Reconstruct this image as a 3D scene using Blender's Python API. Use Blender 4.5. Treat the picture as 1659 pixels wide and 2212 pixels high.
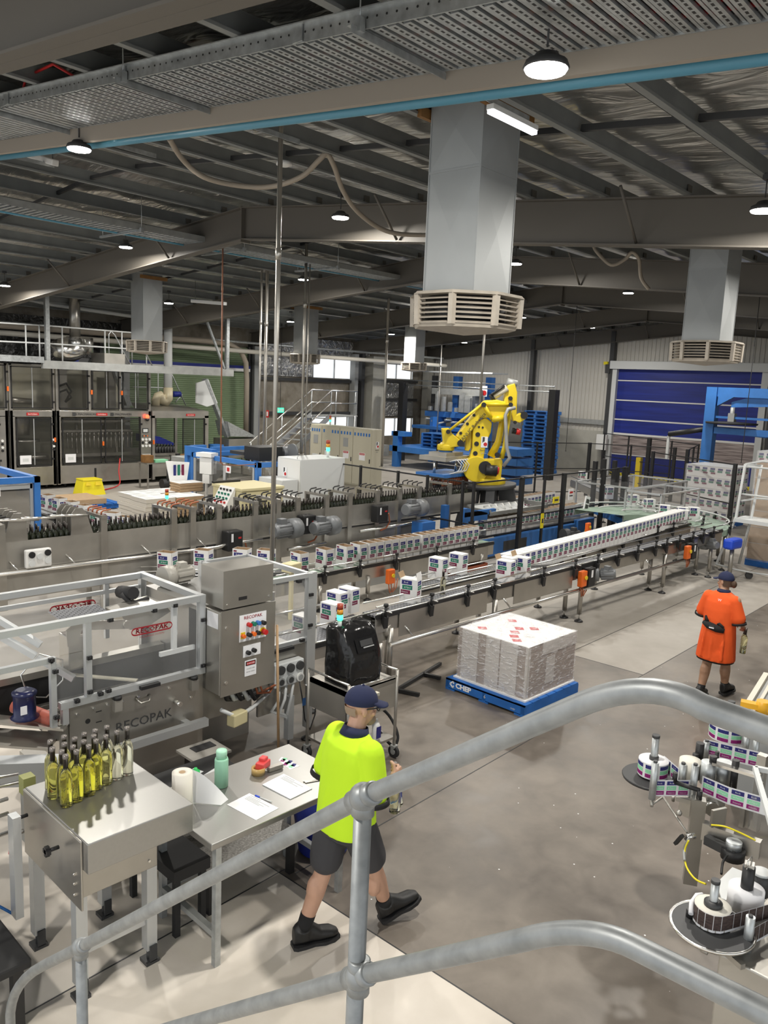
import bpy, bmesh, math, random
from mathutils import Vector, Matrix
random.seed(7)
for _o in list(bpy.data.objects): bpy.data.objects.remove(_o)
SC = bpy.context.scene
COL = SC.collection
# ------------------------------------------------------------------ camera
FPX, CX, CY, EYE = 1740.14, 829.5, 1106.0, 3.75
YAW, PITCH, ROLL = 0.76936, 0.159123, -0.0426988      # X runs along the packing lines, Y across to the far left
_F = Vector((math.cos(YAW)*math.cos(PITCH), math.sin(YAW)*math.cos(PITCH), -math.sin(PITCH)))
_r = Vector((math.sin(YAW), -math.cos(YAW), 0)); _d = _F.cross(_r)
_R = math.cos(ROLL)*_r + math.sin(ROLL)*_d
_D = -math.sin(ROLL)*_r + math.cos(ROLL)*_d
cam_d = bpy.data.cameras.new('camera'); cam = bpy.data.objects.new('camera', cam_d); COL.objects.link(cam)
cam_d.lens = FPX/2212*36; cam_d.sensor_width = 36; cam_d.sensor_fit = 'AUTO'; cam_d.clip_start = 0.05; cam_d.clip_end = 300
cam.matrix_world = Matrix(((_R.x, -_D.x, -_F.x, 0), (_R.y, -_D.y, -_F.y, 0), (_R.z, -_D.z, -_F.z, EYE), (0, 0, 0, 1)))
SC.camera = cam
# ------------------------------------------------------------------ light, exposure
LAMP_W = 165.0            # each high bay lamp
SKY = 1.2                 # overcast daylight outside the windows; unseen rear end left open as added fill
SC.view_settings.view_transform = 'Standard'; SC.view_settings.look = 'None'
SC.view_settings.exposure = 0.0; SC.view_settings.gamma = 1.0; SC.view_settings.use_curve_mapping = False
wd = bpy.data.worlds.new('sky'); SC.world = wd; wd.use_nodes = True
wd.node_tree.nodes['Background'].inputs[0].default_value = (0.95, 0.98, 1.0, 1)
wd.node_tree.nodes['Background'].inputs[1].default_value = SKY
SC.cycles.max_bounces = 10; SC.cycles.transparent_max_bounces = 24; SC.cycles.transmission_bounces = 8
SC.cycles.glossy_bounces = 4; SC.cycles.diffuse_bounces = 4
SC.cycles.caustics_reflective = False; SC.cycles.caustics_refractive = False
SC.cycles.sample_clamp_indirect = 4.0

# ------------------------------------------------------------------ picture ray -> place in the hall
def ray(x, y): return (_R*((x-CX)/FPX) + _D*((y-CY)/FPX) + _F)
def az(x, y, z=0.0):
    d = ray(x, y); return Vector((0, 0, EYE)) + d*((z-EYE)/d.z)
def ay(x, y, Y):
    d = ray(x, y); return Vector((0, 0, EYE)) + d*(Y/d.y)
def ax(x, y, X):
    d = ray(x, y); return Vector((0, 0, EYE)) + d*(X/d.x)
# building axes are turned 3 degrees from the lines
OB = 0.0515922
XBv = Vector((math.cos(OB), math.sin(OB), 0)); YBv = Vector((-math.sin(OB), math.cos(OB), 0))
def bw(a, b, z=0.0): return XBv*a + YBv*b + Vector((0, 0, z))
def axb(x, y, X):
    d = ray(x, y); return Vector((0, 0, EYE)) + d*(X/d.dot(XBv))
def ayb(x, y, Y):
    d = ray(x, y); return Vector((0, 0, EYE)) + d*(Y/d.dot(YBv))
def tob(P): return Vector((P.dot(XBv), P.dot(YBv), P.z))
RIDGE = 12.82
def roofz(yb): return 6.95 - 0.09*abs(yb-RIDGE)

# ------------------------------------------------------------------ mesh builder
def V(*a): return Vector(a[0]) if len(a) == 1 else Vector(a)
def frame_of(t):
    t = t.normalized(); u = Vector((0, 0, 1)) if abs(t.z) < 0.9 else Vector((1, 0, 0))
    a = t.cross(u).normalized(); return a, t.cross(a).normalized()
class MB:
    def __init__(s, mx=None): s.v = []; s.f = []; s.m = []; s.sm = []; s.mx = mx
    def add(s, vs, fs, mi=0, smooth=False):
        b = len(s.v); s.v += [Vector(p) for p in vs]
        for f in fs: s.f.append(tuple(b+i for i in f)); s.m.append(mi); s.sm.append(smooth)
        return s
    def box(s, c, d, rz=0.0, mi=0, R=None):
        c = V(c); hx, hy, hz = d[0]/2, d[1]/2, d[2]/2
        M = R if R is not None else Matrix.Rotation(rz, 3, 'Z')
        vs = [c + M @ Vector((x*hx, y*hy, z*hz)) for z in (-1, 1) for y in (-1, 1) for x in (-1, 1)]
        return s.add(vs, [(0, 2, 3, 1), (4, 5, 7, 6), (0, 1, 5, 4), (2, 6, 7, 3), (0, 4, 6, 2), (1, 3, 7, 5)], mi)
    def bb(s, x0, x1, y0, y1, z0, z1, mi=0):
        return s.box(((x0+x1)/2, (y0+y1)/2, (z0+z1)/2), (abs(x1-x0), abs(y1-y0), abs(z1-z0)), 0, mi)
    def bar(s, p, q, w, h=None, mi=0, up=None):
        """box section from p to q, w across, h in the up direction"""
        p, q = V(p), V(q); h = w if h is None else h; t = (q-p)
        if t.length < 1e-6: return s
        t.normalize()
        u = V(up) if up is not None else (Vector((0, 0, 1)) if abs(t.z) < 0.95 else Vector((0, 1, 0)))
        a = t.cross(u).normalized(); b = a.cross(t).normalized()
        vs = [e + a*(i*w/2) + b*(j*h/2) for e in (p, q) for j in (-1, 1) for i in (-1, 1)]
        return s.add(vs, [(0, 2, 3, 1), (4, 5, 7, 6), (0, 1, 5, 4), (2, 6, 7, 3), (0, 4, 6, 2), (1, 3, 7, 5)], mi)
    def tube(s, pts, r, n=8, mi=0, cap=True, closed=False):
        pts = [V(p) for p in pts]; m = len(pts); rs = r if isinstance(r, (list, tuple)) else [r]*m
        vs = []; pa = None
        for i, p in enumerate(pts):
            if closed: t = pts[(i+1) % m]-pts[i-1]
            else: t = pts[min(i+1, m-1)]-pts[max(i-1, 0)]
            if t.length < 1e-9: t = Vector((0, 0, 1))
            t.normalize()
            if pa is None: a, b = frame_of(t)
            else:
                a = pa - t*pa.dot(t)
                a = a.normalized() if a.length > 1e-6 else frame_of(t)[0]
                b = t.cross(a).normalized()
            pa = a
            for k in range(n):
                g = 2*math.pi*k/n; vs.append(p + (a*math.cos(g) + b*math.sin(g))*rs[i])
        fs = []
        for i in range(m if closed else m-1):
            j = (i+1) % m
            for k in range(n): fs.append((i*n+k, i*n+(k+1) % n, j*n+(k+1) % n, j*n+k))
        s.add(vs, fs, mi, True)
        if cap and not closed:
            b = len(s.v)-m*n
            s.f.append(tuple(b+k for k in range(n))[::-1]); s.m.append(mi); s.sm.append(False)
            s.f.append(tuple(b+(m-1)*n+k for k in range(n))); s.m.append(mi); s.sm.append(False)
        return s
    def cyl(s, p, q, r, n=16, mi=0, r2=None): return s.tube([p, q], [r, r if r2 is None else r2], n, mi)
    def lathe(s, prof, c=(0, 0, 0), n=20, mi=0, axis=None, smooth=True, cap=True):
        """prof: list of (radius, height) about axis through c"""
        c = V(c); t = V(axis).normalized() if axis is not None else Vector((0, 0, 1)); a, b = frame_of(t)
        vs = [c + t*h + (a*math.cos(2*math.pi*k/n)+b*math.sin(2*math.pi*k/n))*r for r, h in prof for k in range(n)]
        fs = [(i*n+k, i*n+(k+1) % n, (i+1)*n+(k+1) % n, (i+1)*n+k) for i in range(len(prof)-1) for k in range(n)]
        s.add(vs, fs, mi, smooth)
        if cap:
            b0 = len(s.v)-len(vs); L = (len(prof)-1)*n
            s.f.append(tuple(b0+k for k in range(n))[::-1]); s.m.append(mi); s.sm.append(False)
            s.f.append(tuple(b0+L+k for k in range(n))); s.m.append(mi); s.sm.append(False)
        return s
    def prism(s, poly, ext, mi=0):
        """polygon of 3d points pushed along ext"""
        poly = [V(p) for p in poly]; e = V(ext); n = len(poly)
        vs = poly + [p+e for p in poly]
        return s.add(vs, [tuple(range(n))[::-1], tuple(range(n, 2*n))] + [(i, (i+1) % n, n+(i+1) % n, n+i) for i in range(n)], mi)
    def quad(s, a, b, c, d, mi=0): return s.add([a, b, c, d], [(0, 1, 2, 3)], mi)
    def ball(s, c, r, n=12, mi=0, sc=(1, 1, 1)):
        c = V(c); m = n//2+1; vs = []
        for i in range(m):
            th = math.pi*i/(m-1); rr = max(math.sin(th), 1e-3)
            for k in range(n):
                g = 2*math.pi*k/n; vs.append(c+Vector((rr*math.cos(g)*sc[0], rr*math.sin(g)*sc[1], math.cos(th)*sc[2]))*r)
        return s.add(vs, [(i*n+k, (i+1)*n+k, (i+1)*n+(k+1) % n, i*n+(k+1) % n) for i in range(m-1) for k in range(n)], mi, True)
    def sheet(s, grid, mi=0, smooth=True):
        nr, nc = len(grid), len(grid[0]); vs = [p for r in grid for p in r]
        return s.add(vs, [(i*nc+j, i*nc+j+1, (i+1)*nc+j+1, (i+1)*nc+j) for i in range(nr-1) for j in range(nc-1)], mi, smooth)
    def build(s, name, mat, parent=None, bevel=0.0, fix=True, mods=None):
        base = Vector((0, 0, 0))
        if parent is not None:
            o = parent
            while o.parent is not None: o = o.parent
            base = o.location if not o.get('_local') else Vector((0, 0, 0))
        me = bpy.data.meshes.new(name)
        M = s.mx
        me.from_pydata([((M @ p) if M else p) - base for p in s.v], [], s.f)
        for m in (mat if isinstance(mat, (list, tuple)) else [mat]): me.materials.append(MT[m] if isinstance(m, str) else m)
        me.polygons.foreach_set('material_index', s.m); me.polygons.foreach_set('use_smooth', s.sm)
        if fix:
            bm = bmesh.new(); bm.from_mesh(me); bmesh.ops.recalc_face_normals(bm, faces=bm.faces); bm.to_mesh(me); bm.free()
        me.update()
        o = bpy.data.objects.new(name, me); COL.objects.link(o)
        if parent is not None: o.parent = parent
        if bevel > 0:
            b = o.modifiers.new('bevel', 'BEVEL'); b.width = bevel; b.segments = 2; b.limit_method = 'ANGLE'; b.angle_limit = 0.7
        return o
def thing(name, label, cat, loc=(0, 0, 0), group=None, local=False):
    o = bpy.data.objects.new(name, None); COL.objects.link(o); o.empty_display_size = 0.1
    o.location = loc; o['label'] = label; o['category'] = cat
    if group: o['group'] = group
    if local: o['_local'] = 1
    return o
def tag(o, label, cat, group=None, kind=None):
    o['label'] = label; o['category'] = cat
    if group: o['group'] = group
    if kind: o['kind'] = kind
    return o
def struct(o, label=None):
    o['kind'] = 'structure'
    if label: o['label'] = label
    return o
KIDS = {}
def dup(root, loc, rz=0.0, label=None, group=None, scale=None):
    def cp(o, par):
        c = o.copy(); COL.objects.link(c)
        if par is not None: c.parent = par
        for ch in o.children: cp(ch, c)
        return c
    r = cp(root, None); r.location = loc; r.rotation_euler = (0, 0, rz)
    if label: r['label'] = label
    if group: r['group'] = group
    if scale: r.scale = scale
    return r
def text(name, s, size, origin, xdir, ydir, mat, parent, align='CENTER', depth=0.0006, sx=1.0, shear=0.0, bold=0.0):
    cu = bpy.data.curves.new(name, 'FONT'); cu.body = s; cu.size = size; cu.align_x = align; cu.align_y = 'CENTER'
    cu.extrude = depth; cu.resolution_u = 2; cu.shear = shear; cu.offset = bold
    tmp = bpy.data.objects.new(name, cu); COL.objects.link(tmp)
    bpy.context.view_layer.update()
    me = bpy.data.meshes.new_from_object(tmp.evaluated_get(bpy.context.evaluated_depsgraph_get()))
    bpy.data.objects.remove(tmp)
    xd, yd = V(xdir).normalized(), V(ydir).normalized(); zd = xd.cross(yd)
    base = Vector((0, 0, 0))
    if parent is not None:
        o = parent
        while o.parent is not None: o = o.parent
        base = o.location if not o.get('_local') else Vector((0, 0, 0))
    og = V(origin)
    for v in me.vertices: v.co = og + xd*v.co.x*sx + yd*v.co.y + zd*v.co.z - base
    me.materials.clear(); me.materials.append(mat)
    o = bpy.data.objects.new(name, me); COL.objects.link(o)
    if parent is not None: o.parent = parent
    return o

# ------------------------------------------------------------------ materials
def mat(name, col, rough=0.5, metal=0.0, noise=0.0, nscale=8.0, col2=None, bump=0.0, bscale=40.0, emit=None, estr=0.0,
        alpha=1.0, trans=0.0, ior=1.45, stretch=None, rnoise=0.0, coat=0.0, detail=5.0):
    m = bpy.data.materials.new(name); m.use_nodes = True; nt = m.node_tree; p = nt.nodes['Principled BSDF']
    p.inputs['Base Color'].default_value = (*col, 1); p.inputs['Roughness'].default_value = rough; p.inputs['Metallic'].default_value = metal
    if coat: p.inputs['Coat Weight'].default_value = coat
    if alpha < 1: p.inputs['Alpha'].default_value = alpha
    if trans > 0: p.inputs['Transmission Weight'].default_value = trans; p.inputs['IOR'].default_value = ior
    if emit: p.inputs['Emission Color'].default_value = (*emit, 1); p.inputs['Emission Strength'].default_value = estr
    if noise > 0 or bump > 0 or rnoise > 0:
        tc = nt.nodes.new('ShaderNodeTexCoord'); mp = nt.nodes.new('ShaderNodeMapping')
        nt.links.new(tc.outputs['Object'], mp.inputs[0])
        if stretch: mp.inputs['Scale'].default_value = stretch
        tx = nt.nodes.new('ShaderNodeTexNoise'); tx.inputs['Scale'].default_value = nscale; tx.inputs['Detail'].default_value = detail
        nt.links.new(mp.outputs[0], tx.inputs['Vector'])
        if noise > 0:
            rp = nt.nodes.new('ShaderNodeValToRGB'); rp.color_ramp.elements[0].position = 0.3; rp.color_ramp.elements[1].position = 0.7
            c2 = col2 or tuple(max(0, c*(1-noise)) for c in col)
            rp.color_ramp.elements[0].color = (*c2, 1); rp.color_ramp.elements[1].color = (*col, 1)
            nt.links.new(tx.outputs[0], rp.inputs[0]); nt.links.new(rp.outputs[0], p.inputs['Base Color'])
        if rnoise > 0:
            mr = nt.nodes.new('ShaderNodeMapRange'); mr.inputs['To Min'].default_value = max(0.02, rough-rnoise); mr.inputs['To Max'].default_value = min(1, rough+rnoise)
            nt.links.new(tx.outputs[0], mr.inputs[0]); nt.links.new(mr.outputs[0], p.inputs['Roughness'])
        if bump > 0:
            t2 = nt.nodes.new('ShaderNodeTexNoise'); t2.inputs['Scale'].default_value = bscale
            nt.links.new(mp.outputs[0], t2.inputs['Vector'])
            bp = nt.nodes.new('ShaderNodeBump'); bp.inputs['Strength'].default_value = bump; bp.inputs['Distance'].default_value = 0.02
            nt.links.new(t2.outputs[0], bp.inputs['Height']); nt.links.new(bp.outputs[0], p.inputs['Normal'])
    return m
MT = {}
MT['steel'] = mat('stainless_steel', (0.50, 0.48, 0.44), 0.34, 0.85, 0.15, 3.0, rnoise=0.08)
MT['steel_dull'] = mat('dull_stainless_steel', (0.50, 0.48, 0.44), 0.45, 0.75, 0.25, 2.0, rnoise=0.1)
MT['steel_brush'] = mat('brushed_steel', (0.40, 0.395, 0.38), 0.36, 0.85, 0.05, 40.0, stretch=(1, 8, 1), rnoise=0.06)
MT['chrome'] = mat('bright_steel', (0.78, 0.77, 0.74), 0.2, 0.95)
MT['galv'] = mat('galvanised_steel', (0.60, 0.63, 0.64), 0.40, 0.7, 0.30, 14.0, rnoise=0.12)
MT['galv_dull'] = mat('weathered_galvanised_steel', (0.42, 0.43, 0.42), 0.55, 0.35, 0.2, 6.0)
MT['alu'] = mat('aluminium_profile', (0.60, 0.62, 0.63), 0.38, 0.6)
MT['black'] = mat('black_plastic', (0.016, 0.016, 0.017), 0.45)
MT['black_gloss'] = mat('glossy_black', (0.012, 0.012, 0.013), 0.18)
MT['rubber'] = mat('black_rubber', (0.02, 0.02, 0.021), 0.7)
MT['dark'] = mat('dark_machine_grey', (0.055, 0.056, 0.058), 0.5, 0.2)
MT['blue'] = mat('blue_machine_paint', (0.045, 0.20, 0.58), 0.42, 0, 0.15, 3.0)
MT['blue_pallet'] = mat('blue_pallet_paint', (0.02, 0.16, 0.55), 0.6, 0, 0.3, 5.0)
MT['blue_dark'] = mat('navy_blue', (0.010, 0.022, 0.22), 0.55)
MT['white'] = mat('white_paint', (0.80, 0.80, 0.78), 0.45)
MT['paper'] = mat('white_paper', (0.86, 0.86, 0.88), 0.75)
MT['carton'] = mat('white_carton', (0.84, 0.84, 0.83), 0.6)
MT['kraft'] = mat('brown_cardboard', (0.46, 0.32, 0.19), 0.8, 0, 0.12, 10)
MT['c_blue'] = mat('label_navy', (0.022, 0.024, 0.17), 0.6)
MT['c_green'] = mat('label_green', (0.012, 0.19, 0.12), 0.6)
MT['c_maroon'] = mat('label_maroon', (0.19, 0.014, 0.06), 0.6)
MT['c_mint'] = mat('label_mint', (0.30, 0.72, 0.44), 0.6)
MT['c_magenta'] = mat('label_magenta', (0.27, 0.008, 0.16), 0.6)
MT['red'] = mat('red_paint', (0.55, 0.02, 0.02), 0.45)
MT['orange'] = mat('orange_plastic', (0.85, 0.16, 0.02), 0.4)
MT['yellow'] = mat('yellow_paint', (0.80, 0.60, 0.02), 0.4, 0, 0.08, 4)
MT['yellow_plain'] = mat('yellow_plastic', (0.85, 0.72, 0.02), 0.45)
MT['cream'] = mat('cream_paint', (0.68, 0.61, 0.36), 0.5)
MT['beige'] = mat('beige_paint', (0.56, 0.53, 0.42), 0.5)
MT['lgrey'] = mat('pale_grey_paint', (0.66, 0.68, 0.68), 0.45)
MT['grey'] = mat('grey_paint', (0.36, 0.37, 0.37), 0.5)
MT['motor'] = mat('grey_motor_paint', (0.20, 0.21, 0.22), 0.45, 0.2)
MT['wood'] = mat('wooden_pole', (0.55, 0.36, 0.20), 0.65, 0, 0.2, 20, stretch=(1, 1, 0.1))
MT['clear'] = mat('clear_acrylic', (0.95, 0.96, 0.96), 0.04, 0, alpha=0.07)
MT['film'] = mat('smoked_window', (0.05, 0.05, 0.045), 0.06, 0, alpha=0.24)
MT['wrap'] = mat('stretch_wrap', (0.85, 0.84, 0.86), 0.12, 0, alpha=0.22, bump=0.15, bscale=16, stretch=(1, 1, 4))
# ------------------------------------------------------------------ flat lettering inside a mesh
_TX = {}
def glyphs(s):
    if s not in _TX:
        cu = bpy.data.curves.new('t', 'FONT'); cu.body = s; cu.size = 1.0; cu.align_x = 'CENTER'; cu.align_y = 'CENTER'; cu.resolution_u = 1
        tmp = bpy.data.objects.new('t', cu); COL.objects.link(tmp); bpy.context.view_layer.update()
        me = bpy.data.meshes.new_from_object(tmp.evaluated_get(bpy.context.evaluated_depsgraph_get()))
        _TX[s] = ([v.co.copy() for v in me.vertices], [tuple(p.vertices) for p in me.polygons])
        bpy.data.objects.remove(tmp); bpy.data.meshes.remove(me)
    return _TX[s]
def mtext(m, s, size, o, xd, yd, mi=0, sx=1.0, shear=0.0, bold=0.0):
    vs, fs = glyphs(s); o = V(o); xd = V(xd).normalized(); yd = V(yd).normalized()
    for e in ((-bold, bold) if bold else (0,)): m.add([o+xd*((v.x*sx+v.y*shear)*size+e)+yd*(v.y*size+e*0.5)+xd.cross(yd)*abs(e)*0.1 for v in vs], fs, mi)
    return m
MT['brown_red'] = mat('brown_red_plastic', (0.30, 0.07, 0.03), 0.5)
MT['roller'] = mat('faded_red_rubber', (0.50, 0.13, 0.09), 0.5)
MT['beige_motor'] = mat('beige_grey_motor', (0.50, 0.48, 0.43), 0.45, 0.1)
MT['navy'] = mat('navy_enamel', (0.010, 0.014, 0.07), 0.3); MT['blue_motor'] = MT['navy']
MT['mint'] = mat('mint_plastic', (0.36, 0.68, 0.50), 0.4); MT['c_mint2'] = mat('mint_lid', (0.45, 0.80, 0.60), 0.4)
MT['towel'] = mat('cream_paper_towel', (0.80, 0.76, 0.68), 0.9); MT['cream_paper'] = mat('cream_backing_paper', (0.80, 0.77, 0.68), 0.7)
MT['bgreen'] = mat('bright_green_plastic', (0.01, 0.50, 0.10), 0.4); MT['glow_plain'] = MT['bgreen']
MT['tape'] = mat('brown_packing_tape', (0.55, 0.36, 0.13), 0.3); MT['red_pl'] = mat('coral_red_plastic', (0.75, 0.08, 0.08), 0.4)
MT['yellowish'] = mat('yellow_green_bracket', (0.30, 0.31, 0.11), 0.5); MT['pinkish'] = mat('pale_diamond_centre', (0.72, 0.25, 0.25), 0.6)
MT['beige_l'] = mat('cream_rim', (0.72, 0.68, 0.58), 0.5); MT['orange_yellow'] = mat('orange_yellow_paint', (0.80, 0.42, 0.02), 0.4)
MT['edge_w'] = mat('white_blank_edges', (0.66, 0.62, 0.55), 0.8)
# ------------------------------------------------------------------ wine bottle
def glass_mat(name, col, rough=0.02, ior=1.45):
    m, nt, p, N, L = node_mat(name); p.inputs['Base Color'].default_value = (*col, 1); p.inputs['Roughness'].default_value = rough
    p.inputs['Transmission Weight'].default_value = 1.0; p.inputs['IOR'].default_value = ior
    return m
def node_mat(name):
    m = bpy.data.materials.new(name); m.use_nodes = True; nt = m.node_tree
    return m, nt, nt.nodes['Principled BSDF'], nt.nodes.new, nt.links.new
MT['glass_clear'] = glass_mat('clear_bottle_glass', (0.97, 0.99, 0.95))
MT['glass_wine'] = glass_mat('white_wine_in_glass', (0.92, 0.90, 0.42), 0.02, 1.36)
MT['glass_pale'] = glass_mat('pale_wine_in_glass', (0.95, 0.94, 0.74), 0.02, 1.36)
MT['bottle_dark'] = mat('dark_green_bottle', (0.018, 0.022, 0.012), 0.12)
MT['capsule'] = mat('black_brown_capsule', (0.035, 0.028, 0.024), 0.3)
MT['cap_top'] = mat('silver_cap', (0.20, 0.18, 0.165), 0.3, 0.5)
BPROF = [(0.001, 0.004), (0.034, 0.0), (0.0375, 0.006), (0.0375, 0.185), (0.035, 0.205), (0.026, 0.225), (0.0165, 0.243), (0.0150, 0.255), (0.0145, 0.318)]
def bottle(label, loc, wine='glass_wine', group=None, n=20):
    t = thing('wine_bottle', label, 'bottle', loc, group); x, y, z = loc
    m = MB(); m.lathe(BPROF, loc, n, cap=False); m.build('glass', MT[wine], t)
    m = MB(); m.lathe([(0.0155, 0.245), (0.0158, 0.315), (0.0165, 0.316), (0.0165, 0.328), (0.014, 0.330), (0.001, 0.330)], loc, n); m.lathe([(0.0162, 0.305), (0.0172, 0.309), (0.0172, 0.331), (0.002, 0.3315)], loc, n, 1); m.build('capsule', ['capsule', 'cap_top'], t)
    return t
# =================================================================== THE HALL

def concrete(name, ca, cb, rough, speck=False, sc=0.55):
    m, nt, p, N, L = node_mat(name)
    tc = N('ShaderNodeTexCoord')
    n1 = N('ShaderNodeTexNoise'); n1.inputs['Scale'].default_value = sc; n1.inputs['Detail'].default_value = 8; n1.inputs['Roughness'].default_value = 0.62
    n2 = N('ShaderNodeTexNoise'); n2.inputs['Scale'].default_value = 3.2; n2.inputs['Detail'].default_value = 9; n2.inputs['Distortion'].default_value = 0.6
    L(tc.outputs['Object'], n1.inputs['Vector']); L(tc.outputs['Object'], n2.inputs['Vector'])
    ad = N('ShaderNodeMath'); ad.operation = 'MULTIPLY_ADD'; ad.inputs[1].default_value = 0.45
    L(n2.outputs[0], ad.inputs[0]); L(n1.outputs[0], ad.inputs[2])
    rp = N('ShaderNodeValToRGB'); rp.color_ramp.elements[0].position = 0.52; rp.color_ramp.elements[1].position = 0.92
    rp.color_ramp.elements[0].color = (*ca, 1); rp.color_ramp.elements[1].color = (*cb, 1)
    L(ad.outputs[0], rp.inputs[0]); out = rp.outputs[0]
    if speck:
        vo = N('ShaderNodeTexVoronoi'); vo.inputs['Scale'].default_value = 5.0
        L(tc.outputs['Object'], vo.inputs['Vector'])
        lt = N('ShaderNodeMath'); lt.operation = 'LESS_THAN'; lt.inputs[1].default_value = 0.035
        L(vo.outputs['Distance'], lt.inputs[0])
        mx = N('ShaderNodeMix'); mx.data_type = 'RGBA'; mx.inputs['B'].default_value = (0.85, 0.85, 0.85, 1)
        L(lt.outputs[0], mx.inputs['Factor']); L(out, mx.inputs['A']); out = mx.outputs['Result']
    L(out, p.inputs['Base Color'])
    mr = N('ShaderNodeMapRange'); mr.inputs['To Min'].default_value = rough-0.1; mr.inputs['To Max'].default_value = rough+0.14
    L(n2.outputs[0], mr.inputs[0]); L(mr.outputs[0], p.inputs['Roughness'])
    bp = N('ShaderNodeBump'); bp.inputs['Strength'].default_value = 0.08; bp.inputs['Distance'].default_value = 0.01
    L(n2.outputs[0], bp.inputs['Height']); L(bp.outputs[0], p.inputs['Normal'])
    return m
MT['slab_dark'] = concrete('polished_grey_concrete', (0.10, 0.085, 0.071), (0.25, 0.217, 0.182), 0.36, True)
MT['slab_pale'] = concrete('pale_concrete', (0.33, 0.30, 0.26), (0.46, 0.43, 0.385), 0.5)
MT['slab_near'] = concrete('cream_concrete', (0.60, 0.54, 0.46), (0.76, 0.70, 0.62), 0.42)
MT['wall_conc'] = concrete('stained_concrete_wall', (0.16, 0.135, 0.10), (0.36, 0.33, 0.28), 0.75, False, 0.9)
MT['wall_pale'] = concrete('pale_concrete_panel', (0.42, 0.41, 0.36), (0.52, 0.51, 0.46), 0.75, False, 0.5)

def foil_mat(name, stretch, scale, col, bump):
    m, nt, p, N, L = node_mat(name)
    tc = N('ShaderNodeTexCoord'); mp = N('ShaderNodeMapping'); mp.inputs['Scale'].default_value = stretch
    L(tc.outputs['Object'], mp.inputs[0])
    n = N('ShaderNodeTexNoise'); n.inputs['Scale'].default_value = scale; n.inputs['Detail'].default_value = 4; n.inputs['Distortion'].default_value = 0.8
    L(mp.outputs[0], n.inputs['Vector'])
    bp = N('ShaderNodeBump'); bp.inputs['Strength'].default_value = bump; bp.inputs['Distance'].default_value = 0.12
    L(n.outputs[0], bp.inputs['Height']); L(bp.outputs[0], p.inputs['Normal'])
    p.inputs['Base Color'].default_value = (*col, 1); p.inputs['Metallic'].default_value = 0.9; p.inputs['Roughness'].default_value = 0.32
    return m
MT['foil_roof'] = foil_mat('reflective_roof_foil', (2.2, 0.5, 1), 2.4, (0.62, 0.61, 0.58), 0.8)
MT['foil_wall'] = foil_mat('crinkled_silver_foil', (1, 1, 1), 5.0, (0.60, 0.60, 0.60), 1.0)
MT['rafter'] = mat('grey_brown_rafter_paint', (0.13, 0.118, 0.10), 0.6)
MT['purlin'] = mat('galvanised_purlin', (0.30, 0.315, 0.31), 0.5, 0.35, 0.2, 3)
MT['duct'] = mat('galvanised_duct_sheet', (0.40, 0.42, 0.425), 0.5, 0.3, 0.12, 1.5)

def wavy(name, col, axis, freq, bump, rough=0.5, col2=None):
    m, nt, p, N, L = node_mat(name)
    tc = N('ShaderNodeTexCoord'); w = N('ShaderNodeTexWave'); w.bands_direction = axis; w.inputs['Scale'].default_value = freq
    L(tc.outputs['Object'], w.inputs['Vector'])
    bp = N('ShaderNodeBump'); bp.inputs['Strength'].default_value = bump; bp.inputs['Distance'].default_value = 0.03
    L(w.outputs['Fac'], bp.inputs['Height']); L(bp.outputs[0], p.inputs['Normal'])
    p.inputs['Base Color'].default_value = (*col, 1); p.inputs['Roughness'].default_value = rough
    return m
MT['wall_sheet'] = mat('off_white_wall_sheeting', (0.62, 0.60, 0.55), 0.55, 0, 0.08, 0.7)
MT['green_door'] = mat('green_roller_door_paint', (0.24, 0.32, 0.19), 0.5, 0.0, 0.15, 0.6)
MT['door_blue'] = mat('blue_door_fabric', (0.010, 0.028, 0.30), 0.5, 0, 0.45, 2.2, stretch=(0.2, 0.2, 2.5))
MT['door_window'] = mat('clear_vinyl_door_window', (0.55, 0.47, 0.45), 0.3, 0, 0.75, 9.0, col2=(0.12, 0.09, 0.09), stretch=(0.2, 0.12, 2.2))

# ---- floor: three pours with straight joints
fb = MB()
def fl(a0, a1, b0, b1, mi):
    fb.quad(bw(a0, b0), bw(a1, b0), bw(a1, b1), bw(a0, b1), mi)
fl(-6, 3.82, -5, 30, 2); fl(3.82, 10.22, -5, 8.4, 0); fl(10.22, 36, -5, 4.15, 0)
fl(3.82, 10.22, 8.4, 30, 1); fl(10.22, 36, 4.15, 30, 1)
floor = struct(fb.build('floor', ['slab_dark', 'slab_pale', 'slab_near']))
jt = MB()
for a0, b0, a1, b1 in ((3.82, -5, 3.82, 9), (3.9, 4.15, 10.2, 4.15), (10.22, 4.15, 10.22, 8.4), (10.22, 4.15, 33, 4.15), (10.3, 5.3, 30, 5.3), (3.88, 4.25, -2, 4.25)):
    jt.bar(bw(a0, b0, 0.0008), bw(a1, b1, 0.0008), 0.010, 0.0016)
struct(jt.build('trim_1', 'dark'), 'saw-cut joints of the concrete floor')

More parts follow.
